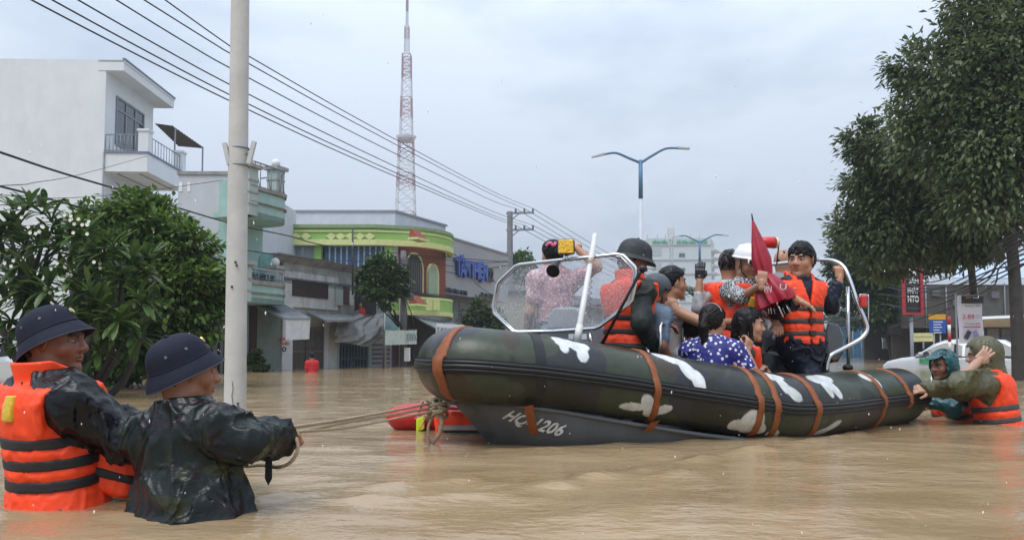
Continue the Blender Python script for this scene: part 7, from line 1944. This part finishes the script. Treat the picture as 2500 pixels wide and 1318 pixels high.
W = [((268, 100), (564, 245), (606, 268), (1200, 530), (1, 0)), ((310, 100), (564, 230), (606, 254), (1200, 524), (1, 1)), ((365, 100), (564, 206.5), (606, 230), (1200, 515), (1, 2)),
     ((446, 100), (564, 168), (606, 190), (1200, 489), (0, 0)), ((511, 100), (564, 131), (606, 155), (1200, 474), (0, 1)), ((543, 100), (564, 114), (606, 137), (1200, 466), (0, 2))]
nm = ['lowest', 'second lowest', 'third lowest', 'third highest', 'second highest', 'highest']
invd = lambda px: 1 / (1 / 41 + (1280 - px) / (1280 - 200) * (1 / 9 - 1 / 41))
for k, (a, b, c, e, arm) in enumerate(W):
    sl = (b[1] - a[1]) / (b[0] - a[0]); x_ = a[0] - (a[1] + 160) / sl * .93
    pts = [at(x_, -160, invd(x_)), at(*a, invd(a[0])), at(*c, invd(c[0])), at((c[0] + e[0]) / 2, (c[1] + e[1]) / 2 + 5, invd((c[0] + e[0]) / 2)), at(*e, invd(e[0])), ARM[arm]]
    wire(f'{nm[k]} of six thin wires from the top left to the far utility pole', pts, .011, n=70)
    j = arm[1]; y_ = (690 if arm[0] == 0 else 712) - j * 6; end = at(1590 + j * 14, y_, 78)
    wire(f'{nm[k]} of six wires going on from the utility pole behind the boat', [ARM[arm], (ARM[arm] + end) / 2 - (0, 0, .35), end], .016, n=24)
FP2 = at(1602, 850, 78) * (1, 1, 0) + (0, 0, -.9)
u2 = empty('utility_pole', FP2, 'second, farther utility pole hidden behind the helmeted man', 'pole'); MB().tube([FP2, at(1602, 672, 78)], [.2, .15], 8).build('shaft', MATS['grey_wet_concrete'], u2); MB().bar(at(1585, 692, 78), at(1622, 686, 78), .14).build('crossarm', STEELG, u2)
wire('thick black cable crossing the white house above the tree', [at(-1500, -20, 7), at(-400, 238, 8.2), at(0, 372, 9.5), at(150, 422, 11), at(320, 472, 13), at(555, 543, 17), at(700, 575, 20), at(860, 608, 24), F1c(1240, 640, 1.0)], .017, n=60)
wire('lower black cable passing into the tree at left', [at(-1500, 180, 7), at(-400, 358, 8.2), at(0, 455, 9.5), at(180, 502, 11), at(400, 562, 14), at(560, 604, 17.5), at(760, 632, 22), at(897, 639, 26)], .015, n=60)
wire('thin wire dipping from the white balcony to the left edge', [FA.p(.0, bw, zb1 - .1), at(200, 425, 20), at(90, 445, 15), at(-30, 455, 12), at(-1200, 500, 8)], .008)
wire('thin green wire level with the tree tops at left', [at(-1200, 500, 9), at(-30, 477, 13), at(150, 484, 16), at(330, 470, 20), at(545, 440, 20.5)], .008)
ORD = ['topmost', 'second', 'third', 'fourth', 'fifth', 'sixth', 'seventh', 'lowest']
for k in range(5):
    wire(f'{ORD[k] if k < 4 else ORD[7]} black cable of the drooping bundle before the mint balconies', [at(560, 656 + k * 3, 18.5), at(606, 665 + k * 3.5, 19), at(740, 682 + k * 3, 21.5 + .05 * k), at(867, 697 + k * 3, 24), at(1000, 713 + k * 2.5, 26.6), at(1205, 730 + k * 2.5, 34)], .016 if k in (1, 2) else .011, n=40)
wire('upper service wire between the street pole and the lettered shop', [at(985, 620, 26), at(1090, 634, 30), at(1180, 641, 34), at(1240, 637, 37)], .014)
wire('lower service wire between the street pole and the lettered shop', [at(985, 632, 26), at(1090, 648, 30), at(1180, 655, 34), at(1240, 648, 37)], .014)
wire('slack wire hanging across the blue letters', [at(1090, 604, 30.2), at(1130, 640, 31), at(1160, 690, 33), at(1205, 722, 34)], .012)
sp_ = at(985, 895, 24.6) * (1, 1, 0) + (0, 0, -.9)
KP_ = empty('street_pole', sp_, 'weathered concrete street pole with meter boxes before the green balcony', 'pole')
MB().tube([sp_, at(985, 612, 24.6)], [.12, .09], 10).build('shaft', M('grey_wet_concrete', (.13, .125, .125)), KP_)
for px, py, sx, sz in ((984, 706, .20, .16), (992, 718, .16, .12), (1000, 725, .14, .10), (994, 865, .09, .22), (990, 640, .10, .10)):
    c = at(px, py, 24.4); MB().obox(c, (sx, 0, 0), (0, .10, 0), (0, 0, sz)).build('meter_box', M('meter_grey', (.10, .10, .11), .6) if py != 865 else WHITEP, KP_, bevel=.02)
mb = MB(); rs = random.Random(4)
for k in range(4):
    c = at(988, 638, 24.3); MB().tube([c + np.array([.14 * math.cos(a) * (1 + .15 * k), .03 * k, .14 * math.sin(a) - .05 * k]) for a in np.linspace(0, 2 * PI, 18, endpoint=False)], .010, 4, closed=True).build('wire_coil', WIRE, KP_)
# antenna mast on the old roof
MB().tube([F1c(861, 720, .3), F1c(861, 556, .3)], .03, 6).build('roof_pipe', M('dark_pipe', (.05, .045, .04), .6), OH)
# cable tangle on the right
for k, (a, b, c) in enumerate([((2140, 655, 24), (2260, 690, 20), (3300, 250, 9)), ((2150, 668, 24), (2270, 705, 20), (3300, 330, 9)), ((2150, 690, 24), (2300, 716, 19), (3300, 380, 9)), ((2145, 718, 24), (2290, 730, 20), (3300, 430, 9)), ((2150, 742, 24), (2260, 752, 20), (3300, 340, 9)), ((2170, 800, 24), (2300, 760, 20), (3300, 440, 9)), ((2330, 700, 18), (2420, 660, 15), (3300, 260, 9)), ((2160, 700, 26), (2240, 712, 22), (2420, 690, 18))]):
    wire(f'{ORD[k]} slack black cable in the tangle below the right-hand trees', [at(*a), at(*b), at((b[0] + 2500) / 2 + 20, b[1] - (b[1] - 560 - k * 12) * .42, (b[2] + 13) / 2), at(2500, 560 + k * 12, 12.5), at(*c)], .016, n=44, grp='tangled cables on the right')
for k, y in enumerate((775, 785, 797, 812)):
    wire(f'{ORD[k] if k < 3 else ORD[7]} far thin wire crossing the street beyond the stern', [at(1990, y, 70), at(2040, y - 4, 62), at(2110, y - 14, 50)], .02, n=12, grp='far wires beyond the stern')
# double-arm street lamps on the median
def street_lamp(label, px, pyf, d, lx, ly, rx, ry):
    base = at(px, 850, d) * (1, 1, 0) + (0, 0, -.8); fork = at(px - 1, pyf, d)
    r = empty('street_lamp', base, label, 'street lamp', 'double street lamps on the median'); bl = M('blue_lamp_paint', (.07, .17, .28), .45, var=.1); gr = M('pale_lamp_pole', (.50, .53, .57), .5, var=.06)
    t = .22; MB().tube([base, base + (fork - base) * (1 - t * .75)], [.11, .085], 12).build('shaft', gr, r); MB().tube([base + (fork - base) * (1 - t * .75), fork + (0, 0, .12)], [.095, .085], 12).build('sleeve', bl, r)
    s_ = d / 32
    for ex, ey in ((lx, ly), (rx, ry)):
        e = at(ex, ey, d); k1 = fork + (e - fork) * .30 + np.array([0, 0, (e - fork)[2] * .10 + .06]); k2 = fork + (e - fork) * .65 + np.array([0, 0, .20])
        P_ = spline([fork, k1, k2, e], 24); MB().tube(P_, list(np.linspace(.062, .045, 24)), 8).build('arm', bl, r)
        d_ = _n(P_[-1] - P_[-3]); hd_ = e + d_ * .35
        MB().hexa([e - d_ * .1 + q for q in (np.array([0, -.09, -.03]), np.array([0, .09, -.03]))] + [hd_ + d_ * .1 + q for q in (np.array([0, .10, -.05]), np.array([0, -.10, -.05]))] + [e - d_ * .1 + q for q in (np.array([0, -.08, .06]), np.array([0, .08, .06]))] + [hd_ + d_ * .1 + q for q in (np.array([0, .07, .02]), np.array([0, -.07, .02]))]).build('lamp_head', M('lamp_head_grey', (.38, .40, .42), .5), r)
street_lamp('nearer double-arm street lamp, pale pole with blue arms above the pith helmet', 1565, 398, 32, 1470, 378, 1658, 362)
street_lamp('farther double-arm street lamp before the hospital', 1709, 592, 57, 1655, 577, 1765, 574)
# ---------------------------------------------------------------- rope, float, cars, distant people
ROPE = M('hemp_rope', (.42, .33, .22), .85, var=.25, scale=60, bump=.6, bscale=160)
def twisted(pts, r, n=160, name='strand', par=None, turns=36):
    P_ = spline(pts, n); mb = MB()
    for s_ in range(3):
        q = []
        for i, p_ in enumerate(P_):
            t = _n(P_[min(i + 1, n - 1)] - P_[max(i - 1, 0)]); x = _n(np.cross(t, (0, 0, 1)) + 1e-6); y = np.cross(t, x); a = 2 * PI * (i / n * turns + s_ / 3)
            q.append(p_ + (x * math.cos(a) + y * math.sin(a)) * r * .55)
        mb.tube(q, r * .62, 5)
    return mb.build(name, ROPE, par)
kn = at(1066, 992, 4.86); h2 = P2.wr['R'] + np.array([.055, .03, .01])
RP = empty('tow_rope', kn, 'doubled hemp tow rope from the hauling men to a knot on the bow', 'rope')
twisted([at(590, 1046, 3.05), h2 + (-.03, .02, .015), at(860, 1020, 3.9), kn + (-.03, 0, .02)], .0075, 260, 'rope_line', RP, 60)
twisted([at(590, 1052, 3.05), h2 + (-.02, .01, -.005), at(860, 1028, 3.9), kn + (-.02, 0, -.01)], .0075, 260, 'rope_line', RP, 60)
twisted([h2 + (-.02, 0, -.015), at(715, 1058, 2.86), at(728, 1090, 2.84), at(712, 1125, 2.84), at(680, 1140, 2.86), at(640, 1134, 2.95), at(585, 1130, 3.1), at(590, 1050, 3.2)], .007, 150, 'rope_loop', RP, 34)
twisted([h2, at(860, 1042, 3.9), at(980, 1018, 4.4), kn + (-.01, -.01, -.03)], .006, 200, 'rope_line', RP, 50)
mbk = []
rs = random.Random(9)
for k in range(9):
    a0 = rs.uniform(0, 6); tilt = rs.uniform(-.9, .9); R_ = rs.uniform(.04, .07); c = kn + np.array([rs.uniform(-.03, .03), rs.uniform(-.03, .03), rs.uniform(-.05, .03)])
    Rm = Rz(a0) @ Rx(tilt + .8); mb = MB().tube([c + Rm @ np.array([R_ * math.cos(a), R_ * .8 * math.sin(a), .01 * math.sin(2 * a)]) for a in np.linspace(0, 2 * PI, 20, endpoint=False)], .011, 7, closed=True); mb.build('knot_turn', ROPE, RP)
twisted([kn + (.02, -.03, -.05), at(1078, 1030, 4.80), at(1072, 1060, 4.80), at(1050, 1085, 4.80)], .013, 60, 'rope_end', RP, 8)
twisted([kn + (-.01, -.03, -.05), at(1046, 1040, 4.78), at(1047, 1075, 4.78), at(1052, 1100, 4.80)], .008, 60, 'rope_end', RP, 10)
for x0, x1, y1 in ((1050, 1012, 1022), (1040, 1022, 1050), (1048, 1038, 1125)):
    MB().tube(spline([at(x0, 1005, 4.8), at((x0 + x1) / 2 + 4, (1005 + y1) / 2, 4.8), at(x1, y1, 4.8)], 14), .004, 5).build('frayed_end', ROPE, RP)
# red rescue float and a spare vest drifting behind the bow
fc = at(1040, 1014, 5.75); fc[2] = .07
FL = empty('rescue_float', fc * (1, 1, 0), 'red rescue float with yellow tab drifting behind the tow rope knot', 'float')
ax_ = np.array([1, .15, 0]); ax_ /= np.linalg.norm(ax_)
sdf_obj('float_body', lambda P: union([ell(fc + (0, 0, .02), (.30, .16, .10), np.stack([ax_, [-ax_[1], ax_[0], 0], [0, 0, 1]], 1)), cap(fc - ax_ * .18 + (0, 0, .0), fc + ax_ * .30 + (0, 0, -.02), .085, .09)], .06)(P), fc - .6, fc + .6, .012, M('red_vinyl', (.50, .018, .022), .3, var=.12, spec=.4), FL)
for t in (-.02, .17):
    MB().tube([fc + ax_ * t + np.array([.02 * math.cos(a), .165 * math.cos(a), .12 * math.sin(a) + .01]) for a in np.linspace(0, 2 * PI, 20, endpoint=False)], .012, 6, closed=True).build('grab_line', M('pink_cord', (.45, .12, .12), .7), FL)
MB().obox(fc + (-.02, -.185, -.02), (.03, 0, .012), (0, .012, 0), (0, 0, .05)).build('yellow_tab', M('neon_yellow', (.62, .75, .02), .5), FL, bevel=.01)
vc = at(1138, 1028, 5.55); vc[2] = .05
SV = empty('drifting_life_vest', vc * (1, 1, 0), 'orange life vest with grey reflective band drifting beside the hull', 'life vest')
sdf_obj('foam_panel', lambda P: rbox(vc, (.17, .10, .05), .045)(P) + folds(P, .008, 14, 2.), vc - .4, vc + .4, .011, ORANGE, SV)
MB().obox(vc + (0, -.152, -.01), (.19, 0, 0), (0, .006, 0), (0, 0, .016)).build('reflective_band', M('reflective_grey', (.35, .36, .36), .3), SV)
MB().obox(vc + (.02, -.150, -.04), (.17, 0, 0), (0, .006, 0), (0, 0, .008)).build('strap', STRAPB, SV)
# drowned cars
CARW = M('white_car_paint', (.50, .52, .54), .2, var=.03, coat=.6); CARG = M('car_glass', (.012, .015, .018), .05, spec=.6)
def sub_car(name, label, cen, yaw, paint, L=4.2, H=1.45, W_=1.72, depth=.9, hatch=True):
    "car body lofted from side profiles, sunk to the window line"
    r = empty(name, (cen[0], cen[1], -depth), label, 'car'); f = np.array([math.cos(yaw), math.sin(yaw), 0]); s_ = np.array([-math.sin(yaw), math.cos(yaw), 0]); o = np.array([cen[0], cen[1], -depth])
    X_ = lambda x, y, z: o + f * x * L / 4.2 + s_ * y * W_ / 1.72 + np.array([0, 0, z * H / 1.45])
    low = [(-2.05, .35, .62), (-2.08, .6, .80), (-2.0, .9, .84), (-1.2, .98, .85), (0, .97, .86), (1.0, .94, .85), (1.55, .88, .80), (2.0, .72, .66), (2.1, .45, .55)]
    rows_ = []
    prof = [(-2.08, .30, .55), (-2.1, .55, .78), (-2.02, .92, .82)]
    up_ = [(-2.02, .92), (-1.2, .98), (0, .97), (.9, .95), (1.5, .90), (2.02, .70), (2.1, .35)]
    body = MB(); xs = [-2.1, -2.05, -1.9, -1.2, -.4, .4, 1.0, 1.5, 1.9, 2.06, 2.12]; zt_ = [.55, .86, .93, .96, .97, .96, .94, .88, .78, .66, .4]; wd = [.62, .78, .84, .86, .86, .86, .85, .82, .74, .62, .5]
    body.sheet([[X_(x, w * q, z + dz) for q, z, dz in ((-1.0, .25, 0), (-1.0, zz * .55, 0), (-.99, zz * .88, 0), (-.92, zz, 0), (-.4, zz, .02), (.4, zz, .02), (.92, zz, 0), (.99, zz * .88, 0), (1.0, zz * .55, 0), (1.0, .25, 0))] for x, zz, w in zip(xs, zt_, wd)])
    body.build('body', paint, r)
    # cabin
    cab = [(-1.98, .96, .80), (-1.75, 1.25, .70), (-1.45, 1.44, .63), (-.6, 1.50, .62), (.2, 1.45, .63), (.55, 1.32, .66), (1.05, .97, .78)] if hatch else [(-1.5, .95, .78), (-.9, 1.36, .64), (-.3, 1.43, .62), (.3, 1.38, .63), (1.1, .95, .78)]
    top_ = MB().sheet([[X_(x, w * q, zz + dz) for q, dz in ((-1, -.04), (-.9, 0), (-.4, .02), (.4, .02), (.9, 0), (1, -.04))] for x, zz, w in cab]).build('roof', paint, r)
    for sg in (-1, 1):
        a, b = cab[1], cab[-2]
        pts = [(x, zz - .07, w + .005) for x, zz, w in cab[1:-1]]
        lowp = [(cab[0][0] + .25, .98, .845), (-.9, .985, .855), (.0, .98, .855), (.98, .965, .845)]
        for i0, i1 in ((0, 2), (2, 4)):
            xs_ = np.linspace(pts[0][0] + .05, 1.0, 5); xa, xb = xs_[i0] + .04, xs_[i1] - .04
            zx = lambda x: np.interp(x, [q[0] for q in cab], [q[1] for q in cab]) - .09; wx = lambda x: np.interp(x, [q[0] for q in cab], [q[2] for q in cab])
            grid_ = []
            for x in np.linspace(xa, xb, 6):
                zt2 = max(zx(x), .985); grid_.append([X_(x, sg * (.862 + (wx(x) - .862) * t * min(1, (zt2 - .97) / .45)), .975 + (zt2 - .975) * t) for t in np.linspace(0, 1, 4)])
            MB().sheet(grid_).build('side_window', CARG, r)
        # door skin up to the roof (pillars)
        grid_ = [[X_(x, sg * (.85 + (np.interp(x, [q[0] for q in cab], [q[2] for q in cab]) - .85) * t) * .995, .955 + (np.interp(x, [q[0] for q in cab], [q[1] for q in cab]) - .03 - .955) * t) for t in (0, .5, 1)] for x in np.linspace(cab[0][0], cab[-1][0], 12)]
        MB().sheet(grid_).build('pillar_frame', paint, r)
        MB().ball(X_(.85, sg * .98, 1.02), (.07, .09, .07)).build('mirror', paint, r)
    ws = [(cab[-2][0] + .02, cab[-2][1] - .0, cab[-2][2] - .03), (cab[-1][0], cab[-1][1] + .02, cab[-1][2] - .03)]
    MB().sheet([[X_(x + .015, w * q, zz + .012) for q in (-1, 0, 1)] for x, zz, w in ws]).build('windscreen', CARG, r)
    rw = [(cab[1][0] - .03, cab[1][1] + .01, cab[1][2] - .03), (cab[0][0] + .02, cab[0][1] + .06, cab[0][2] - .03)]
    MB().sheet([[X_(x - .02, w * q, zz + .02) for q in (-1, 0, 1)] for x, zz, w in rw]).build('rear_window', CARG, r)
    for sg in (-1, 1): MB().obox(X_(-1.86, sg * .66, 1.12), f * .05, s_ * .04, (0, 0, .12)).build('tail_lamp', M('red_lens', (.5, .02, .015), .2), r, bevel=.01)
    return r, X_
wc, XC = sub_car('white_car', 'white hatchback drowned to its doors behind the two hooded men', at(2330, 850, 24.0) * (1, 1, 0), rad(143), CARW, depth=.60, L=4.0)
MB().obox(XC(.35, .89, .80), (XC(.35, .9, .80) - XC(-.2, .9, .80)), (0, .005, 0), (0, 0, .07)).build('green_door_sticker', M('green_sticker', (.05, .38, .14), .4), wc)
dcar, XD = sub_car('silver_car', 'silver car sunk to its windows at the left edge behind the orange vest', at(115, 850, 13.5) * (1, 1, 0), rad(4), M('silver_car_paint', (.26, .28, .31), .25, var=.05, coat=.6), depth=.96, hatch=False)
# fence and gate at far left
fg = at(40, 850, 15.2) * (1, 1, 0) + (0, 0, -.8)
FE = empty('iron_gate', fg, 'dark iron gate with white bars and brick posts at the left edge', 'gate')
MB().box((fg[0] - 3, fg[1], -.8), (fg[0] + 1.0, fg[1] + .1, at(40, 838, 15.2)[2])).build('panel', M('dark_gate_panel', (.02, .021, .022), .6, var=.3), FE)
MB().box((fg[0] - 3, fg[1] - .02, at(40, 812, 15.2)[2]), (fg[0] + .6, fg[1] + .12, at(40, 800, 15.2)[2])).build('rail', M('dull_red_band', (.14, .05, .045), .7), FE)
for k in range(9):
    x = at(28 + k * 3.2, 850, 15.1)[0]; MB().tube([(x, 15.1, -.5), (x, 15.1, at(30, 818, 15.1)[2])], .012, 5).build('bar', WHITEP, FE)
MB().box((at(46, 850, 15)[0] - .10, 14.95, -.8), (at(46, 850, 15)[0] + .10, 15.15, at(46, 818, 15)[2])).build('post', GREYW, FE)
# dark railings behind the leafy tree
fg = at(545, 850, 17.5) * (1, 1, 0) + (0, 0, -.8)
DG = empty('dark_fence', fg, 'dark slatted fence behind the leafy tree beside the pole', 'fence')
MB().box((fg[0] - 4.5, 17.55, -.8), (fg[0] + .3, 17.6, at(520, 790, 17.5)[2])).build('backing', DARKIN, DG)
for k in range(34):
    x = fg[0] - 4.4 + k * .14; MB().box((x, 17.48, -.8), (x + .07, 17.53, at(520, 785, 17.5)[2])).build('slat', M('dark_grey_slat', (.035, .036, .038), .6, var=.2), DG)
# distant people
def small_person(label, head, yaw, mat, sc=.95, bottom=None, arms=None, legs=True):
    p = Fig(head, yaw, scale=sc, headscale=1.22, h=.03, hh=.016, tone=(.33, .18, .11), label=label, arms=arms); p.body(hands='', legs=legs)
    p.top('shirt', mat, off=.02, sleeve=.4, fold=.0, hem=-.3); p.hair('short', thick=.012); return p
small_person('small figure in red shirt wading before the iron folding gate', (761, 869, 19.0), 120, M('bright_red_cotton', (.50, .012, .02), .7), .66)
small_person('woman in pink shirt watching from the lower mint balcony', (644, 634, 20.9), -40, M('pink_cotton', (.60, .16, .17), .7), .78)
small_person('dark-haired man in shadow at the left end of the lower mint balcony', (621, 615, 20.6), -20, M('dark_cotton', (.06, .05, .055), .7), .78)
small_person('person in red shirt leaning from the dark upper doorway', (879, 744, 24.9), -60, M('bright_red_cotton', (.5, .012, .02), .7), .72, legs=False)
# ---------------------------------------------------------------- falling rain
rngr = np.random.default_rng(21)
ND = 480
d = rngr.uniform(1.1, 7.5, ND) ** 1.0
px = rngr.uniform(-60, 2560, ND); py = rngr.uniform(-60, 1330, ND)
C_ = np.array([at(a, b, c) for a, b, c in zip(px, py, d)]); C_ = C_[C_[:, 2] > .05]
ND = len(C_); R_ = rngr.uniform(.0009, .0018, ND); Lr = R_ * rngr.uniform(1.6, 3.4, ND); tilt = rngr.normal(0, .06, (ND, 3)) + np.array([.06, 0, 1])
V = []; ring = [(math.cos(a), math.sin(a)) for a in np.linspace(0, 2 * PI, 6, endpoint=False)]
V = np.concatenate([np.stack([C_ + tilt * Lr[:, None]] + [C_ + np.array([x, y, 0]) * R_[:, None] for x, y in ring] + [C_ - tilt * Lr[:, None]], 1)]).reshape(-1, 3)
fr_ = [(0, 1 + k, 1 + (k + 1) % 6) for k in range(6)] + [(7, 1 + (k + 1) % 6, 1 + k) for k in range(6)]
Fr = (np.arange(ND)[:, None, None] * 8 + np.array(fr_)[None]).reshape(-1, 3)
tag(np_mesh('rain', V, Fr, M('rain_drop', (.92, .94, .96), .3, var=0, alpha=.62), None, True), 'falling raindrops in the air all over the street', 'rain', kind='stuff')

# ---------------------------------------------------------------- damp air
hz = MB().box((-260, -8, -1.2), (330, 330, 135)).build('haze', None)
hm_ = bpy.data.materials.new('damp_air'); hm_.use_nodes = True; hn, hl = hm_.node_tree.nodes, hm_.node_tree.links; hn.clear()
ho = hn.new('ShaderNodeOutputMaterial'); hv = hn.new('ShaderNodeVolumePrincipled'); hv.inputs['Color'].default_value = (.86, .90, .95, 1); hv.inputs['Density'].default_value = .0013; hv.inputs['Anisotropy'].default_value = .2
hl.new(hv.outputs[0], ho.inputs['Volume']); hz.data.materials.append(hm_)
tag(hz, 'thin damp haze filling the whole street', 'haze', kind='stuff')
